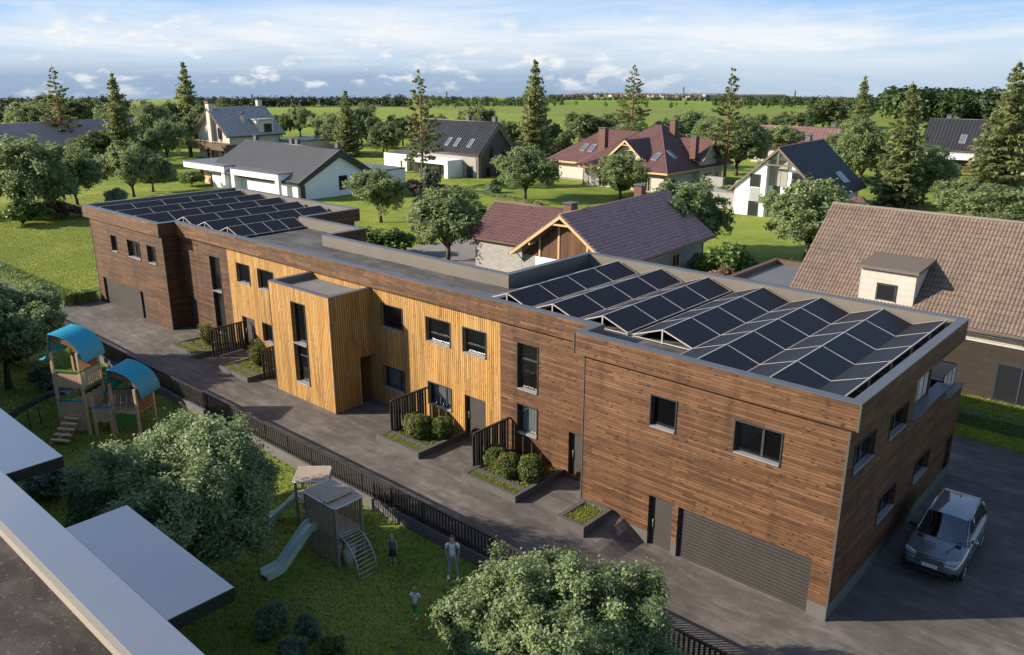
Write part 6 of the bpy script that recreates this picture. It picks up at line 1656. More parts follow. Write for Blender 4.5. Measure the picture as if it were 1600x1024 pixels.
def blue_tower():
    ang = R(32); cx, cy = -36.9, -11.0
    r = empty('play_tower', (cx, cy, -.5), ang, 'timber play tower with two turquoise wave roofs and a dark tube slide', 'play tower')
    hx, hy = .80, .78
    T = lambda u, v, z: (u, v, z)
    for sx in (-1, 1):
        for sy in (-1, 1):
            p = MB(); tilt = .05 * sx
            p.add([(sx * hx + a - tilt * 0, sy * hy + c, -.1) for a, c in ((-.07, -.07), (.07, -.07), (.07, .07), (-.07, .07))] + [(sx * (hx - .02) + a, sy * hy + c, 4.7) for a, c in ((-.06, -.06), (.06, -.06), (.06, .06), (-.06, .06))],
                  [(0, 3, 2, 1), (4, 5, 6, 7), (0, 1, 5, 4), (1, 2, 6, 5), (2, 3, 7, 6), (3, 0, 4, 7)]); p.build('post', M['play_wood'], r)
    def boards(u0, u1, v0, v1, za, zb, mat='play_wood', n=None, name='board_wall', wob=.05):
        b = MB(); L = math.hypot(u1 - u0, v1 - v0); n = n or max(3, int(L / .15)); du, dv = (u1 - u0) / n, (v1 - v0) / n; nu, nv = -dv / (L / n), du / (L / n)
        for i in range(n):
            t0, t1 = i + .06, i + .94; e = wob * (((i * 5) % 3) - 1)
            vs = [(u0 + du * t + nu * w, v0 + dv * t + nv * w, z) for z in (za + e, zb + e * .6) for (t, w) in ((t0, -.02), (t1, -.02), (t1, .02), (t0, .02))]
            b.add(vs, [(0, 3, 2, 1), (4, 5, 6, 7), (0, 1, 5, 4), (1, 2, 6, 5), (2, 3, 7, 6), (3, 0, 4, 7)])
        b.build(name, M[mat], r)
    def rail(p, q, mat, w=.07, h=.09):
        b = MB(); b.beam(p, q, w, h); b.build('rail', M[mat], r)
    for z in (1.55, 2.75):
        b = MB(); b.box(-hx, hx, -hy, hy, z - .06, z); b.build('deck', M['play_wood'], r)
    # front face is -v, right-hand face +u
    boards(-hx + .08, hx - .08, -hy, -hy, 2.72, 3.55); rail((-hx, -hy - .04, 3.66), (hx, -hy - .04, 3.66), 'green_hdpe')
    boards(hx, hx, -hy + .08, hy - .08, 2.72, 3.55); rail((hx + .04, -hy, 3.66), (hx + .04, hy, 3.66), 'green_hdpe'); rail((hx + .04, -hy, 2.62), (hx + .04, hy, 2.62), 'green_hdpe')
    boards(-hx + .08, hx - .08, -hy, -hy, .25, 1.85); rail((-hx, -hy - .04, 1.98), (hx, -hy - .04, 1.98), 'turq')
    boards(hx, hx, -hy + .08, hy - .08, 1.5, 2.3); boards(-hx + .1, hx - .1, hy, hy, 1.5, 2.4, 'play_panel'); boards(-hx + .1, hx - .1, hy, hy, 2.75, 4.0, 'play_panel'); boards(-hx, -hx, -hy + .1, hy - .1, 2.75, 3.2, 'play_panel')
    rail((-hx + .1, hy - .05, 4.05), (hx - .1, hy - .05, 4.05), 'turq', .1, .22)
    # steps up to the lower deck
    b = MB()
    for i in range(5): b.box(-.42 - .03 * i, .42 + .03 * i, -hy - .32 - i * .27, -hy - .10 - i * .27, 1.0 - i * .20, 1.06 - i * .20)
    b.box(-.5, -.42, -hy - 1.5, -hy - .05, .05, .12); b.build('steps', M['play_wood'], r)
    b = MB(); b.box(-.36, .36, -hy - .1, -hy + .9, 1.1, 1.16); b.build('landing', M['play_wood'], r)
    wave_roof(r, T, 1.8, 1.8, 5.7)
    # tube slide to the left
    p = [(-hx, .1, 2.0), (-1.7, .0, 1.9), (-3.0, -.35, 1.25), (-4.3, -1.0, .45), (-5.3, -1.6, .18)]
    b = MB(); pts = [Vector(a) for a in p]; fine = []
    for i in range(len(pts) - 1):
        for k in range(4): fine.append(pts[i].lerp(pts[i + 1], k / 4))
    fine.append(pts[-1]); vs = []
    for i, q in enumerate(fine):
        d = (fine[min(i + 1, len(fine) - 1)] - fine[max(i - 1, 0)]).normalized(); s = d.cross(Vector((0, 0, 1))).normalized(); up = s.cross(d)
        for k in range(9): a = math.pi * k / 8; vs.append(q + s * math.cos(a) * .36 - up * (math.sin(a) * .28 - .2))
    b.add(vs, [(i * 9 + k, i * 9 + k + 1, (i + 1) * 9 + k + 1, (i + 1) * 9 + k) for i in range(len(fine) - 1) for k in range(8)], 0, True)
    sl = b.build('slide', pbr('grey_slide', (.10, .105, .115), .4, .1, 2, 20, 0), r, recalc=False)
    b = MB()
    for sgn in (-.3, .3): b.tube([(-2.9 + sgn * .3, -.3 + sgn, 1.1), (-2.9 + sgn * .3, -.3 + sgn, -.1)], .035, 6)
    b.build('slide_support', M['frame'], sl)
    # bridge and the second, lower tower to the right
    U = 2.75; V = .45
    for sx in (-1, 1):
        for sy in (-1, 1):
            p = MB(); p.box(U + sx * .72 - .065, U + sx * .72 + .065, V + sy * .74 - .065, V + sy * .74 + .065, -.1, 2.55 + (.35 if sx < 0 else .1)); p.build('post', M['play_wood'], r)
    for (u, v, h) in ((hx + .35, -hy + .1, 2.2), (hx + 1.15, -hy + .35, 1.85), (hx + .35, hy - .2, 2.0), (hx + 1.2, hy + .3, 1.85)):
        p = MB(); p.box(u - .06, u + .06, v - .06, v + .06, -.1, h); p.build('post', M['play_wood'], r)
    b = MB()
    for i in range(8): b.box(hx + .05 + i * .24, hx + .26 + i * .24, -.55 + i * .12, .65 + i * .12, 1.18, 1.25)
    b.build('bridge_deck', M['play_wood'], r)
    boards(hx + .35, hx + 1.15, -hy + .1, -hy + .35, .75, 1.55); rail((hx + .3, -hy + .05, 1.62), (hx + 1.25, -hy + .33, 1.62), 'turq')
    boards(hx + .3, hx + 1.9, hy - .1, hy + .5, 1.25, 2.05); rail((hx + .3, hy - .14, 2.12), (hx + 1.9, hy + .46, 2.12), 'turq'); rail((hx + .3, hy - .2, 1.2), (hx + .3, hy - .2, 2.1), 'green_hdpe', .16, .1)
    b = MB(); b.box(U - .72, U + .72, V - .74, V + .74, 1.2, 1.26); b.build('deck', M['play_wood'], r)
    boards(U - .62, U + .62, V + .74, V + .74, 1.25, 2.15); rail((U - .62, V + .7, 2.24), (U + .62, V + .7, 2.24), 'turq'); boards(U + .72, U + .72, V - .6, V + .6, 1.25, 2.1, 'play_panel'); boards(U - .62, U + .62, V - .74, V - .74, .4, 1.2, 'green_hdpe', 4)
    b = MB(); 
    for k in range(5): b.tube([(hx + 1.3, -.35 + k * .05, 1.3 + .2 * k), (U - .75, V - .7 + k * .12, 1.3 + .22 * k)], .018, 5)
    for k in range(4): b.tube([(hx + 1.35 + k * .3, -.3 + .02 * k, 1.3), (hx + 1.35 + k * .3, -.1 + .06 * k, 2.15)], .018, 5)
    b.build('net', M['rope'], r)
    T2 = lambda u, v, z: (u + U, v + V, z)
    wave_roof(r, T2, 1.8, 1.75, 3.7)
blue_tower()

# ------------------------------------------------------------------ people
M['skin'] = pbr('skin', (0.56, 0.34, 0.24), .55, .06, 4, 20, 0)
M['hair_blond'] = pbr('blond_hair', (0.40, 0.28, 0.16), .6, .2, 20, 60, .2)
M['hair_brown'] = pbr('brown_hair', (0.10, 0.06, 0.035), .6, .2, 20, 60, .2)
M['cloth_white'] = pbr('white_cloth', (0.92, 0.91, 0.89), .85, .05, 6, 40, .1)
M['cloth_grey'] = pbr('grey_jeans', (0.32, 0.33, 0.34), .85, .12, 6, 40, .1)
M['cloth_green'] = pbr('green_trousers', (0.03, 0.40, 0.12), .85, .1, 6, 40, .1)
M['cloth_navy'] = pbr('navy_cloth', (0.030, 0.032, 0.042), .85, .1, 6, 40, .1)
M['cloth_slate'] = pbr('slate_cloth', (0.12, 0.13, 0.16), .85, .1, 6, 40, .1)
M['bag'] = pbr('blue_grey_bag', (0.20, 0.26, 0.31), .8, .1, 6, 40, .1)
M['eye'] = pbr('eye', (0.03, 0.02, 0.015), .2, 0, 1, 1, 0); M['lip'] = pbr('lips', (0.35, 0.13, 0.10), .5, 0, 1, 1, 0)
def skin_body(name, verts, edges, radii, mat, parent, lev=2, root=0):
    me = bpy.data.meshes.new(name); me.from_pydata([tuple(v) for v in verts], edges, [])
    o = link_mesh(name, me, mat, parent)
    o.modifiers.new('skin', 'SKIN'); s = o.modifiers.new('sub', 'SUBSURF'); s.levels = lev; s.render_levels = lev
    if not me.skin_vertices: me.attributes  # the modifier adds the layer below
    bm = bmesh.new(); bm.from_mesh(me); lay = bm.verts.layers.skin.verify(); bm.verts.ensure_lookup_table()
    for i, v in enumerate(bm.verts):
        rr_ = radii[i]; v[lay].radius = rr_ if isinstance(rr_, tuple) else (rr_, rr_); v[lay].use_root = (i == root)
    bm.to_mesh(me); bm.free(); 
    for p in me.polygons: p.use_smooth = True
    o.modifiers['skin'].use_smooth_shade = True
    return o
def ell(b, c, r, mi=0, seg=12, rings=8, fn=None):
    vs, fs = [], []
    for i in range(rings + 1):
        th = math.pi * i / rings
        for k in range(seg):
            ph = 2 * math.pi * k / seg; v = Vector((math.sin(th) * math.cos(ph), math.sin(th) * math.sin(ph), math.cos(th)))
            if fn: v = fn(v)
            vs.append((c[0] + v[0] * r[0], c[1] + v[1] * r[1], c[2] + v[2] * r[2]))
    for i in range(rings):
        for k in range(seg): fs.append((i * seg + k, i * seg + (k + 1) % seg, (i + 1) * seg + (k + 1) % seg, (i + 1) * seg + k))
    b.add(vs, fs, mi, True)
def person(x, y, z, rz, h, pose, top, bottom, shoes, hair, label, child=False, skirt=False, bag=False, long_hair=False, sleeve=True):
    """faces -Y locally; pose gives offsets for feet, knees, hands"""
    r = empty('person', (x, y, z), rz, label, 'person')
    k = h / 1.78; W = 1.0 if not child else .92
    sh = .205 * k * W; hipw = .095 * k * W; zs, zh, zn = 1.46 * k, .93 * k, 1.53 * k
    if child: zs, zh, zn = 1.38 * k, .86 * k, 1.44 * k
    fl, fr, kl, kr, hl, hrr, lean = pose
    V = lambda *a: Vector(a)
    pel = V(0, 0, zh); chest = V(0, lean * k, (zs + zh) / 2 + .12 * k); nb = V(0, lean * 1.3 * k, zs); nk = V(0, lean * 1.4 * k, zn + .02 * k)
    HL, HR = V(-hipw, 0, zh - .05 * k), V(hipw, 0, zh - .05 * k)
    KL, KR = V(-hipw * 1.05 + kl[0] * k, kl[1] * k, .50 * k), V(hipw * 1.05 + kr[0] * k, kr[1] * k, .50 * k)
    AL, AR = V(-hipw * 1.1 + fl[0] * k, fl[1] * k, .085 * k + fl[2] * k), V(hipw * 1.1 + fr[0] * k, fr[1] * k, .085 * k + fr[2] * k)
    SL, SR = V(-sh, lean * 1.3 * k, zs - .03 * k), V(sh, lean * 1.3 * k, zs - .03 * k)
    EL, ER = SL.lerp(V(-sh + hl[0] * k, hl[1] * k, zs - .55 * k + hl[2] * k), .5) + V(-.035 * k, .04 * k, 0), SR.lerp(V(sh + hrr[0] * k, hrr[1] * k, zs - .55 * k + hrr[2] * k), .5) + V(.035 * k, .04 * k, 0)
    WL, WR = V(-sh + hl[0] * k, hl[1] * k, zs - .55 * k + hl[2] * k), V(sh + hrr[0] * k, hrr[1] * k, zs - .55 * k + hrr[2] * k)
    verts = [pel, V(0, lean * .6 * k, zh + .17 * k), chest, nb, nk, HL, KL, AL, HR, KR, AR, SL, EL, WL, SR, ER, WR]
    edges = [(0, 1), (1, 2), (2, 3), (3, 4), (0, 5), (5, 6), (6, 7), (0, 8), (8, 9), (9, 10), (3, 11), (11, 12), (12, 13), (3, 14), (14, 15), (15, 16)]
    q = k * (1.0 if not child else .95)
    rad = [(.125 * q, .10 * q), (.115 * q, .092 * q), (.145 * q, .105 * q), (.085 * q, .075 * q), .052 * q, .085 * q, .058 * q, .042 * q, .085 * q, .058 * q, .042 * q, .058 * q, .042 * q, .030 * q, .058 * q, .042 * q, .030 * q]
    # hands: palm, four fingers of different length, thumb
    n = len(verts)
    for (wi, el, sgn) in ((13, EL, -1), (16, ER, 1)):
        w = verts[wi]; d = (w - el).normalized(); s = V(0, 1, 0); pm = w + d * .075 * k
        pi = len(verts); verts.append(pm); edges.append((wi, pi)); rad.append((.034 * k, .020 * k))
        for j, (off, ln) in enumerate(((-.028, .07), (-.010, .082), (.010, .077), (.027, .06))):
            a = pm + s * off * k + d * .02 * k; e1 = a + d * ln * .55 * k; e2 = e1 + (d + V(-sgn * .35, 0, 0)).normalized() * ln * .45 * k
            i0 = len(verts); verts += [e1, e2]; edges += [(pi, i0), (i0, i0 + 1)]; rad += [.0095 * k, .008 * k]
        i0 = len(verts); verts += [w + d * .05 * k - s * .045 * k, w + d * .085 * k - s * .058 * k]; edges += [(wi, i0), (i0, i0 + 1)]; rad += [.012 * k, .010 * k]
    body = skin_body('body', verts, edges, rad, M['skin'], r)
    # head with face: one shape, plus features
    hz = zn + .15 * k if not child else zn + .145 * k; hr_ = .118 * k if not child else .125 * k; hc = (0, lean * 1.5 * k - .012 * k, hz)
    def shape(v):
        v = v.copy()
        if v.z < 0: v.x *= 1 - .28 * v.z * v.z; v.y = v.y * (1 - .12 * v.z * v.z) - .10 * (-v.z)
        return v
    b = MB(); ell(b, hc, (hr_ * .78, hr_ * .95, hr_ * 1.12), 0, 20, 14, shape)
    ell(b, (0, hc[1] - hr_ * .98, hz - .10 * hr_), (hr_ * .13, hr_ * .20, hr_ * .22), 0, 8, 6)
    for s in (-1, 1): ell(b, (s * hr_ * .80, hc[1] + hr_ * .08, hz - .02 * hr_), (hr_ * .10, hr_ * .17, hr_ * .27), 0, 8, 6)
    hd = b.build('head', M['skin'], r, recalc=False)
    b = MB(); [ell(b, (s * hr_ * .32, hc[1] - hr_ * .86, hz + .10 * hr_), (hr_ * .10, hr_ * .07, hr_ * .065), 0, 8, 6) for s in (-1, 1)]; b.build('eyes', M['eye'], hd, recalc=False)
    b = MB(); ell(b, (0, hc[1] - hr_ * .90, hz - .50 * hr_), (hr_ * .24, hr_ * .07, hr_ * .06), 0, 8, 6); b.build('mouth', M['lip'], hd, recalc=False)
    def hs(v):
        v = v.copy()
        if v.y < -.35 and v.z < .45: v *= .86
        if v.z < -.25: v *= (.80 if not long_hair else (1.0 if v.y > 0 else .82))
        return v
    b = MB(); ell(b, (0, hc[1] + hr_ * .10, hz + hr_ * .20), (hr_ * .90, hr_ * 1.02, hr_ * (1.06 if not long_hair else 1.22)), 0, 20, 14, hs); b.build('hair', hair, hd, recalc=False)
    # clothes follow the body
    m = 1.16
    tv = [V(0, 0, zh - .04 * k), V(0, lean * .6 * k, zh + .17 * k), chest, nb - V(0, 0, .02 * k), SL, SR]; te = [(0, 1), (1, 2), (2, 3), (3, 4), (3, 5)]
    tr = [(.142 * q, .118 * q), (.132 * q, .108 * q), (.162 * q, .122 * q), (.095 * q, .085 * q), .070 * q, .070 * q]
    if sleeve:
        tv += [SL.lerp(EL, .72), SR.lerp(ER, .72)]; te += [(4, 6), (5, 7)]; tr += [.066 * q, .066 * q]
    skin_body('shirt', tv, te, tr, top, r)
    if skirt:
        b = MB(); prof = [(zh + .10 * k, .145 * q), (zh - .05 * k, .175 * q), (zh - .30 * k, .21 * q)]
        for z_, rr_ in (): pass
        ring_ = []
        for (z_, rr_) in prof: ring_ += [(math.cos(a) * rr_ * 1.05 * (1 + .05 * math.sin(a * 7)), math.sin(a) * rr_ * .9 * (1 + .05 * math.sin(a * 7)), z_) for a in [2 * math.pi * i / 28 for i in range(28)]]
        b.add(ring_, [(j * 28 + i, j * 28 + (i + 1) % 28, (j + 1) * 28 + (i + 1) % 28, (j + 1) * 28 + i) for j in range(2) for i in range(28)], 0, True); b.build('skirt', bottom, r, recalc=False)
    else:
        pv = [V(0, 0, zh + .07 * k), HL, KL, AL + V(0, 0, .02 * k), HR, KR, AR + V(0, 0, .02 * k)]
        skin_body('trousers', pv, [(0, 1), (1, 2), (2, 3), (0, 4), (4, 5), (5, 6)], [(.135 * q, .11 * q), .098 * q, .072 * q, .058 * q, .098 * q, .072 * q, .058 * q], bottom, r)
    for A_, f in ((AL, fl), (AR, fr)):
        b = MB(); ell(b, (A_.x, A_.y - .065 * k, A_.z - .045 * k), (.050 * k, .135 * k, .055 * k), 0, 10, 8, lambda v: Vector((v.x, v.y, max(v.z, -.72)))); b.build('shoe', shoes, r, recalc=False)
    if bag:
        b = MB(); ell(b, (.03 * k, .17 * k + lean, zs - .22 * k), (.155 * k, .10 * k, .24 * k), 0, 14, 10)
        bg = b.build('backpack', M['bag'], r, recalc=False)
        b = MB()
        for s in (-1, 1): b.tube([(s * .11 * k, .10 * k, zs + .0 * k), (s * .12 * k, 0, zs + .075 * k), (s * .125 * k, -.12 * k, zs - .06 * k), (s * .14 * k, -.10 * k, zs - .32 * k), (s * .12 * k, .1 * k, zs - .40 * k)], .017 * k, 6)
        b.build('strap', M['bag'], bg)
    return r
face_cam = lambda x, y: math.atan2(CX - x, -(CY - y))
person(-11.85, -7.15, -.5, R(42), 1.80, ((-.06, -.02, 0), (.10, -.10, 0), (-.02, -.02), (.05, -.06), (.0, -.02, .02), (.02, -.02, .02), .0), M['cloth_white'], M['cloth_grey'], M['cloth_white'], M['hair_brown'], 'man in white t-shirt and grey trousers with a blue-grey backpack', bag=True)
person(-14.2, -8.2, -.5, R(38), 1.42, ((-.01, .0, 0), (.03, -.03, 0), (0, 0), (0, -.02), (-.01, 0, .03), (.02, 0, .03), .01), M['cloth_slate'], M['cloth_navy'], pbr('sandal', (.45, .33, .24), .6, .1, 4, 20, 0), M['hair_blond'], 'blond girl in slate top and dark skirt standing near the ladder arch', child=True, skirt=True, long_hair=True, sleeve=False)
person(-11.0, -9.85, -.5, R(212), 1.36, ((.0, .20, .10), (.03, -.24, .0), (.0, .07), (.02, -.14), (-.02, -.10, .03), (.06, -.16, .10), -.02), M['cloth_white'], M['cloth_green'], M['cloth_white'], M['hair_blond'], 'boy in white t-shirt and bright green trousers walking on the lawn', child=True)

# ------------------------------------------------------------------ car
def car():
    M['paint'] = NT('grey_metallic_paint').set(color=(0.20, 0.205, 0.22), rough=.26, metal=.6, coat=1.0, coat_rough=.04).mat
    M['paint_roof'] = NT('roof_paint').set(color=(0.17, 0.175, 0.19), rough=.10, metal=.5, coat=1.0, coat_rough=.03).mat
    M['tyre'] = pbr('tyre_rubber', (.012, .012, .012), .8, .1, 5, 30, .1)
    M['rim'] = pbr('alloy_rim', (.45, .46, .48), .25, .05, 2, 20, 0, metal=.85)
    M['car_glass'] = glass_mat('car_glass', tint=(.45, .47, .48), clear=.55, body=(.26, .28, .31), metal=1.0)
    M['lamp'] = NT('headlamp_glass').set(color=(.30, .32, .34), rough=.05, spec=1.0, coat=1.0).mat
    M['red_lamp'] = NT('tail_lamp').set(color=(.25, .01, .01), rough=.1, coat=1.0).mat
    M['seat'] = pbr('seat_leather', (.06, .055, .05), .5, .1, 3, 20, 0); M['seat_red'] = pbr('red_seat', (.16, .03, .03), .5, .1, 3, 20, 0)
    M['plate'] = pbr('number_plate', (.72, .73, .74), .4, .02, 3, 20, 0); M['plate_blue'] = pbr('plate_blue', (.02, .08, .42), .4, .02, 3, 20, 0)
    r = empty('parked_car', (1.9, 7.55, -.62), R(1.5), 'silver grey SUV parked in the shade beside the brown side wall', 'car')
    r.scale = (1.15, 1.03, 1.19)
    # lower body: stations along y (front -), half outline from sill up to the shoulder, closed over the top
    st = [(-2.40, .62, .34, .66, .70, .60), (-2.34, .80, .30, .74, .78, .66), (-2.10, .90, .26, .84, .90, .78), (-1.55, .955, .26, .92, .99, .86), (-.95, .965, .26, .95, 1.05, .90), (-.2, .965, .26, .97, 1.06, .92), (.8, .97, .26, .99, 1.07, .93), (1.6, .975, .27, 1.01, 1.08, .90), (2.1, .93, .32, 1.02, 1.07, .84), (2.34, .84, .40, 1.0, 1.04, .74), (2.40, .72, .50, .96, .98, .66)]
    b = MB(); K = 14; vs = []
    for (y, hw, zb, zs_, zt, tw) in st:
        half = [(hw * .86, zb), (hw * .97, zb + .10), (hw, zb + .28), (hw * 1.0, zs_ - .16), (hw * .975, zs_), (tw * .985, zt - .012), (tw * .55, zt + .015)]
        for (x, z) in half: vs.append((x, y, z))
        for (x, z) in half[::-1]: vs.append((-x, y, z))
    n = len(st); fs = []
    for i in range(n - 1):
        for k in range(K): fs.append((i * K + k, i * K + (k + 1) % K, (i + 1) * K + (k + 1) % K, (i + 1) * K + k))
    fs += [tuple(range(K)), tuple((n - 1) * K + k for k in range(K))[::-1]]
    b.add(vs, fs, 0, True); body = b.build('body', M['paint'], r)
    s = body.modifiers.new('sub', 'SUBSURF'); s.levels = 2; s.render_levels = 2
    # wheel arches cut into the body
    cut = MB()
    for wy in (-1.45, 1.42): cut.tube([(-1.3, wy, .36), (1.3, wy, .36)], .41, 24, smooth=False)
    cm = cut.build('arch_cutter', M['black'], r); bo = body.modifiers.new('arches', 'BOOLEAN'); bo.object = cm; bo.operation = 'DIFFERENCE'; bo.solver = 'EXACT'
    dg = bpy.context.evaluated_depsgraph_get(); dg.update(); me = bpy.data.meshes.new_from_object(body.evaluated_get(dg)); body.modifiers.clear(); body.data = me
    bpy.data.objects.remove(cm)
    for p in me.polygons: p.use_smooth = True
    if len(me.materials) == 0: me.materials.append(M['paint'])
    # greenhouse: windscreen, roof, side glass, tailgate glass built as panels between the pillars
    B = {'fl': (-.78, -1.05, 1.02), 'fr': (.78, -1.05, 1.02), 'tl': (-.645, -.28, 1.62), 'tr': (.645, -.28, 1.62), 'rl': (-.62, 1.88, 1.60), 'rr': (.62, 1.88, 1.60), 'bl': (-.74, 2.24, 1.08), 'br': (.74, 2.24, 1.08)}
    def curved(name, A, Bp, C, D, mat, bulge, nrm, nu=8, nv=8, th=.0):
        A, Bp, C, D, nrm = Vector(A), Vector(Bp), Vector(C), Vector(D), Vector(nrm); m = MB(); vs = []
        for j in range(nv + 1):
            for i in range(nu + 1):
                u, v = i / nu, j / nv; p = A.lerp(Bp, u).lerp(D.lerp(C, u), v); vs.append(p + nrm * bulge * (4 * u * (1 - u)) * (.5 + 2 * v * (1 - v)))
        m.add(vs, [(j * (nu + 1) + i, j * (nu + 1) + i + 1, (j + 1) * (nu + 1) + i + 1, (j + 1) * (nu + 1) + i) for j in range(nv) for i in range(nu)], 0, True)
        return m.build(name, M[mat], r, recalc=False)
    curved('windscreen', B['fl'], B['fr'], B['tr'], B['tl'], 'car_glass', .06, (0, -.55, .8))
    ro = curved('roof', B['tl'], B['tr'], B['rr'], B['rl'], 'paint_roof', .05, (0, 0, 1))
    curved('rear_window', B['rl'], B['rr'], B['br'], B['bl'], 'car_glass', .05, (0, .6, .7))
    for s_, (a, c, e, g) in ((-1, ('fl', 'tl', 'rl', 'bl')), (1, ('fr', 'tr', 'rr', 'br'))):
        m = MB(); o = s_ * .012
        pa, pc, pe, pg = [Vector(B[q]) + Vector((o, 0, 0)) for q in (a, c, e, g)]; pa.x = s_ * .815; pg.x = s_ * .80; pa.z -= .03; pg.z -= .03
        m.add([pa, pg, pe, pc], [(0, 1, 2, 3)]); m.build('side_window', M['car_glass'], r)
        m = MB()
        m.tube([pa, pc], .035, 6); m.tube([pc, pe], .03, 6); m.tube([pe, pg], .07, 6); m.tube([(s_ * .80, .38, 1.03), (s_ * .645, .36, 1.61)], .03, 6); m.tube([pa, pg], .022, 6)
        m.build('pillar', M['paint'] if s_ else M['black'], r)
        m = MB(); m.tube([(s_ * .635, -.1, 1.64), (s_ * .65, .8, 1.67), (s_ * .62, 1.75, 1.63)], .016, 6); m.build('roof_rail', M['rim'], r)
        m = MB(); ell(m, (s_ * .99, -.68, 1.10), (.12, .075, .085), 0, 12, 8); m.beam((s_ * .80, -.68, 1.04), (s_ * .95, -.68, 1.08), .06, .04); m.build('mirror', M['paint'] if s_ > 0 else M['black'], r)
        m = MB(); m.box(s_ * .60 - .25, s_ * .60 + .25, -2.372, -2.28, .80, .905); ob = MB()
        m = MB(); m.add([(s_ * .45, -2.375, .79), (s_ * .835, -2.19, .82), (s_ * .86, -2.02, .885), (s_ * .48, -2.35, .86), (s_ * .45, -2.25, .79), (s_ * .80, -2.1, .82), (s_ * .82, -1.95, .885), (s_ * .48, -2.25, .86)], [(0, 1, 2, 3), (4, 7, 6, 5), (0, 4, 5, 1), (1, 5, 6, 2), (2, 6, 7, 3), (3, 7, 4, 0)]); m.build('headlight', M['lamp'], r)
        m = MB(); m.box(s_ * .74 - .15, s_ * .74 + .15, -2.36, -2.22, .40, .54); m.build('air_inlet', M['black'], r)
        m = MB(); m.box(s_ * .62 - .2, s_ * .62 + .2, 2.36, 2.42, .88, .98); m.build('tail_light', M['red_lamp'], r)
        m = MB(); m.beam((s_ * .34, -1.92, .978), (s_ * .50, -1.35, 1.035), .012, .012); m.box(s_ * .60 - .09, s_ * .60 + .09, -1.32, -1.18, 1.03, 1.056); m.build('bonnet_vent', M['black'], r)
        m = MB(); m.beam((s_ * .955, -1.0, .80), (s_ * .962, 2.0, .84), .012, .012); m.box(min(s_ * .93, s_ * .962), max(s_ * .93, s_ * .962), -.98, .98, .28, .36); m.build('door_trim', M['black'], r)
        for dy in (-.10, .95): m = MB(); m.box(min(s_ * .94, s_ * .972), max(s_ * .94, s_ * .972), dy, dy + .20, .85, .88); m.build('door_handle', M['paint_roof'], r)
    # front: grille with hexagons, bumper lip, plate
    m = MB(); m.add([(-.44, -2.425, .70), (.44, -2.425, .70), (.42, -2.42, .885), (-.42, -2.42, .885), (-.44, -2.3, .70), (.44, -2.3, .70), (.42, -2.3, .885), (-.42, -2.3, .885)], [(0, 1, 2, 3), (4, 7, 6, 5), (0, 4, 5, 1), (1, 5, 6, 2), (2, 6, 7, 3), (3, 7, 4, 0)]); g = m.build('grille', M['black'], r)
    m = MB()
    for j in range(4):
        for i in range(15):
            x = -.40 + i * .057 + (.028 if j % 2 else 0)
            if abs(x) < .42: m.tube([(x + .02 * math.cos(a), -2.432, .725 + j * .043 + .016 * math.sin(a)) for a in [k * math.pi / 3 for k in range(7)]], .005, 4)
    m.tube([(-.45, -2.43, .695), (.45, -2.43, .695), (.43, -2.43, .895), (-.43, -2.43, .895), (-.45, -2.43, .695)], .011, 6); m.build('mesh', M['rim'], g)
    m = MB(); m.box(-.66, .66, -2.395, -2.2, .38, .50); m.box(-.78, .78, -2.33, -1.9, .26, .32); m.build('bumper_intake', M['black'], r)
    m = MB(); m.box(-.26, .26, -2.462, -2.445, .565, .675); pl = m.build('number_plate', M['plate'], r)
    m = MB(); m.box(-.26, -.215, -2.465, -2.4625, .567, .673); m.build('blue_strip', M['plate_blue'], pl)
    tx = bpy.data.curves.new('registration', 'FONT'); tx.body = 'K57 VK518'; tx.size = .095; tx.align_x = 'CENTER'; tx.extrude = .001
    to = bpy.data.objects.new('registration', tx); COL.objects.link(to); to.parent = pl; to.location = (.022, -2.4645, .588); to.rotation_euler = (math.pi / 2, 0, 0); to.scale = (.9, 1, 1)
    dg = bpy.context.evaluated_depsgraph_get(); dg.update(); tm = bpy.data.meshes.new_from_object(to.evaluated_get(dg)); mw = to.matrix_local.copy(); bpy.data.objects.remove(to); tm.materials.clear()
    to = link_mesh('registration', tm, M['black'], pl); to.matrix_local = mw
    # wheels
    for wy in (-1.45, 1.42):
        for s_ in (-1, 1):
            m = MB(); prof = [(.27, -.10), (.345, -.115), (.365, -.08), (.365, .08), (.345, .115), (.27, .10)]; vs = []; sg = 28
            for k in range(sg): a = 2 * math.pi * k / sg; vs += [(s_ * .835 + x, wy + math.cos(a) * q, .365 + math.sin(a) * q) for q, x in prof]
            m.add(vs, [(k * 6 + j, k * 6 + (j + 1) % 6, ((k + 1) % sg) * 6 + (j + 1) % 6, ((k + 1) % sg) * 6 + j) for k in range(sg) for j in range(6)], 0, True); t = m.build('wheel', M['tyre'], r)
            m = MB(); m.tube([(s_ * .80, wy, .365), (s_ * .87, wy, .365)], .055, 12)
            for k in range(10):
                a = 2 * math.pi * k / 10; d = Vector((0, math.cos(a), math.sin(a))); m.beam(Vector((s_ * .90, wy, .365)) + d * .04, Vector((s_ * .925, wy, .365)) + d * .265, .03, .02, up=(1, 0, 0))
            m.tube([(s_ * .925, wy + .268 * math.cos(a), .365 + .268 * math.sin(a)) for a in [2 * math.pi * k / 24 for k in range(25)]], .014, 6); m.build('rim', M['rim'], t)
            m = MB(); m.tube([(s_ * .74, wy, .365), (s_ * .78, wy, .365)], .27, 20); m.build('hub', M['black'], t)
    # cabin
    m = MB(); m.box(-.7, .7, -1.0, 1.9, .9, 1.0); m.box(-.68, .68, -1.02, -.62, 1.0, 1.08); m.build('dashboard', M['black'], r)
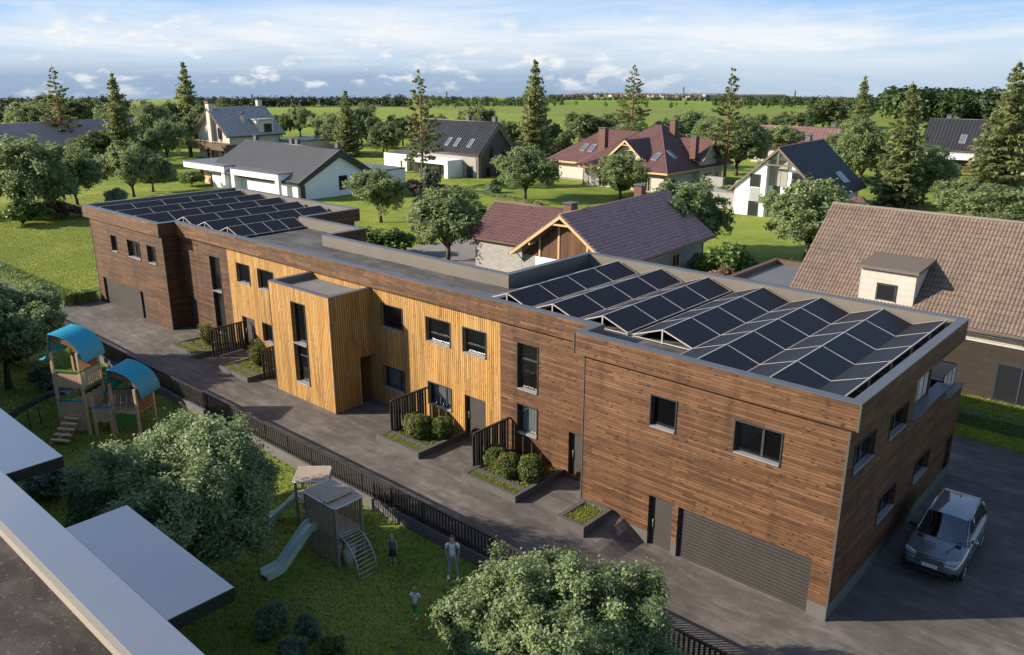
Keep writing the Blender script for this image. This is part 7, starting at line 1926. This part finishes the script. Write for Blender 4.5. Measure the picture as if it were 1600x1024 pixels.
    for (x, y) in ((-.36, .0), (.36, .0), (-.36, 1.0), (.36, 1.0)):
        m = MB(); m.box(x - .24, x + .24, y - .25, y + .25, .98, 1.06); m.add([(x - .24, y + .2, 1.0), (x + .24, y + .2, 1.0), (x + .22, y + .38, 1.45), (x - .22, y + .38, 1.45), (x - .24, y + .32, 1.0), (x + .24, y + .32, 1.0), (x + .22, y + .46, 1.45), (x - .22, y + .46, 1.45)], [(0, 1, 2, 3), (4, 7, 6, 5), (0, 4, 5, 1), (1, 5, 6, 2), (2, 6, 7, 3), (3, 7, 4, 0)]); m.build('seat', M['seat_red'], r)
    m = MB(); m.tube([(.36 + .17 * math.cos(a), -.50 + .05 * math.sin(a), 1.14 + .16 * math.sin(a)) for a in [2 * math.pi * k / 16 for k in range(17)]], .015, 6); m.build('steering_wheel', M['black'], r)
    m = MB(); m.box(-.60, .60, 1.87, 2.06, 1.585, 1.605); m.tube([(0, 1.6, 1.64), (0, 1.66, 1.70), (0, 1.74, 1.64)], .02, 6); m.box(-.42, -.16, 1.90, 1.97, 1.606, 1.612); m.box(.16, .42, 1.90, 1.97, 1.606, 1.612); m.build('spoiler', M['paint_roof'], r)
car()
# ------------------------------------------------------------------ far country
def polar(px, d):
    """point at bearing of a view direction (in the same units the terrain uses) and distance"""
    a = math.atan((px - 800) / 1336.0) - .73137
    x, y = CX + d * math.sin(a), CY + d * math.cos(a); return x, y, terrain(x, y)
def forest(name, n, px0, px1, d0, d1, h0, h1, mats, label, nq=110, seed=1, shape=1.0, leaf=.10):
    rng = np.random.default_rng(seed); Q = [[] for _ in mats]
    for i in range(n):
        x, y, z = polar(rng.uniform(px0, px1), rng.uniform(d0, d1)); h = rng.uniform(h0, h1) * .58; r = h * rng.uniform(.30, .46) * shape
        k = rng.integers(0, len(mats)); u = unit(rng, nq); 
        P = np.array([x, y, z + h * .58]) + u * np.array([r, r, h * .45]) * (rng.uniform(.55, 1.05, nq) * (1 + .25 * np.sin(u[:, 0] * 5 + i)))[:, None]
        N = u * .8 + unit(rng, nq) * .7 + np.array([0, 0, .4]); N /= np.linalg.norm(N, axis=1)[:, None]
        Q[k].append(leaf_quads(P, N, h * leaf * 1.9, h * leaf * 1.3, rng))
    V = [np.concatenate(q) for q in Q if q]; used = [m for m, q in zip(mats, Q) if q]
    o = mesh_np(name, np.concatenate(V), 4, None, mats=[M[m] for m in used])
    idx = np.concatenate([np.full(len(v) // 4, i, dtype=np.int32) for i, v in enumerate(V)]); o.data.polygons.foreach_set('material_index', idx)
    return tag(o, label, 'woodland', kind='stuff')
M['far_dark'] = leaf_mat('far_dark_wood', (0.010, 0.018, 0.010), (0.022, 0.034, 0.016), (0.045, 0.062, 0.028), trans=.15)
M['far_green'] = leaf_mat('far_green_wood', (0.025, 0.048, 0.012), (0.055, 0.095, 0.020), (0.10, 0.14, 0.035), trans=.2)
M['far_mid'] = leaf_mat('far_mid_wood', (0.018, 0.032, 0.012), (0.040, 0.062, 0.020), (0.075, 0.098, 0.035), trans=.2)
forest('forest', 200, -30, 190, 330, 470, 9, 13, ['far_dark', 'far_mid', 'far_dark', 'far_green'], 'dark wood behind the mauve roof at the left edge', 112, 2)
forest('forest', 320, 300, 640, 690, 780, 10, 15, ['far_dark', 'far_mid', 'far_dark'], 'dark belt of trees along the field edge left of centre', 73, 3)
forest('forest', 220, 600, 880, 760, 1000, 8, 13, ['far_mid', 'far_green', 'far_dark'], 'green belt of trees on the fields in the centre', 73, 4)
forest('forest', 420, 850, 1460, 1050, 1500, 9, 15, ['far_dark', 'far_mid', 'far_dark'], 'dark band of trees below the distant town', 64, 5)
forest('forest', 210, 1120, 1420, 520, 760, 8, 12, ['far_green', 'far_mid', 'far_green'], 'bright green thicket in the valley on the right', 89, 6)
forest('forest', 330, 1390, 1680, 340, 520, 13, 19, ['far_green', 'far_mid', 'far_dark', 'far_green'], 'tall mixed wood behind the black-roofed house', 176, 7)
forest('forest', 260, -60, 760, 1700, 2600, 9, 16, ['far_dark', 'far_mid'], 'thin tree lines on the horizon at the left', 48, 8)
forest('forest', 200, 1180, 1660, 1700, 2600, 9, 16, ['far_dark', 'far_mid'], 'thin tree lines on the horizon at the right', 48, 9)
forest('forest', 46, 640, 1420, 420, 620, 4, 7, ['far_mid', 'far_green'], 'scattered bushes on the green meadow', 80, 10)
def far_town():
    rng = np.random.default_rng(4); b = MB()
    for i in range(1500):
        px = rng.uniform(860, 1215) if rng.random() < .85 else rng.uniform(1100, 1400); x, y, z = polar(px, rng.uniform(2350, 3150)); w, d, h = rng.uniform(7, 12), rng.uniform(6, 9), rng.uniform(3, 5)
        a = rng.uniform(-.6, .6) - .7; c, s = math.cos(a), math.sin(a); P = lambda u, v, q: (x + c * u - s * v, y + s * u + c * v, z + q)
        m = int(rng.integers(0, 3)); k = 3 + int(rng.integers(0, 2))
        b.add([P(-w / 2, -d / 2, -2), P(w / 2, -d / 2, -2), P(w / 2, d / 2, -2), P(-w / 2, d / 2, -2), P(-w / 2, -d / 2, h), P(w / 2, -d / 2, h), P(w / 2, d / 2, h), P(-w / 2, d / 2, h)], [(0, 1, 5, 4), (1, 2, 6, 5), (2, 3, 7, 6), (3, 0, 4, 7)], m)
        b.add([P(-w / 2, -d / 2, h), P(w / 2, -d / 2, h), P(w / 2, 0, h + 3), P(-w / 2, 0, h + 3), P(w / 2, d / 2, h), P(-w / 2, d / 2, h)], [(0, 1, 2, 3), (2, 4, 5, 3), (0, 3, 5), (1, 4, 2)], k)
    o = b.build('town', [M['greywall'], M['cream'], M['tile_brown'], M['chimney_grey'], M['tile_red']], recalc=False); tag(o, 'distant town spread along the horizon in the centre', 'town', kind='stuff')
far_town()
forest('forest', 500, 850, 1400, 2300, 3200, 8, 14, ['far_dark'], 'trees standing among the houses of the distant town', 35, 11)
def hall():
    x, y, z = polar(1165, 1350); h = empty('hall', (x, y, z), .73137, 'long low grey hall in the distant trees right of the second pine', 'hall')
    b = MB(); b.box(-60, 60, -10, 10, -4, 13); b.build('wall', M['greywall'], h); b = MB(); b.box(-61, 61, -11, 11, 13, 15); b.build('roof', M['tile_grey'], h)
hall()
def pylon(px, d, h, label):
    h *= .52
    x, y, z = polar(px, d); r = empty('power_pylon', (x, y, z - 2), .73, label, 'pylon', 'power pylons on the horizon')
    b = MB(); w = h * .09
    for sx in (-1, 1):
        for sy in (-1, 1): b.beam((sx * w, sy * w, 0), (sx * .25, sy * .25, h), .7, .7)
    for k in range(6):
        z0, z1 = h * k / 6, h * (k + 1) / 6; q = lambda t: w * (1 - t / h) + .25 * t / h
        for s in (-1, 1): b.beam((s * q(z0), -q(z0), z0), (-s * q(z1), -q(z1), z1), .4, .4); b.beam((-q(z0), s * q(z0), z0), (-q(z1), -s * q(z1), z1), .4, .4)
    b.build('tower', M['dark_metal'], r)
    b = MB()
    for k, ww in ((.98, .10), (.84, .16), (.70, .13)): b.beam((-h * ww, 0, h * k), (h * ww, 0, h * k), .6, .6)
    b.build('crossarm', M['dark_metal'], r)
for (px, d, h, lab) in ((168, 1900, 44, 'power pylon on the horizon left of the spruce before the mauve roof'), (272, 1900, 44, 'power pylon on the horizon beside the green hill'), (390, 1800, 36, 'power pylon above the dark tree belt'), (697, 1900, 38, 'power pylon on the horizon right of the dark-roofed house pine'),
                        (1070, 2500, 60, 'tall mast-like pylon above the distant town'), (1246, 2300, 50, 'power pylon in front of the white cloud'), (1430, 2000, 40, 'left one of two pylons near the tall wood'), (1436, 2300, 40, 'right one of two pylons near the tall wood')):
    pylon(px, d, h, lab)
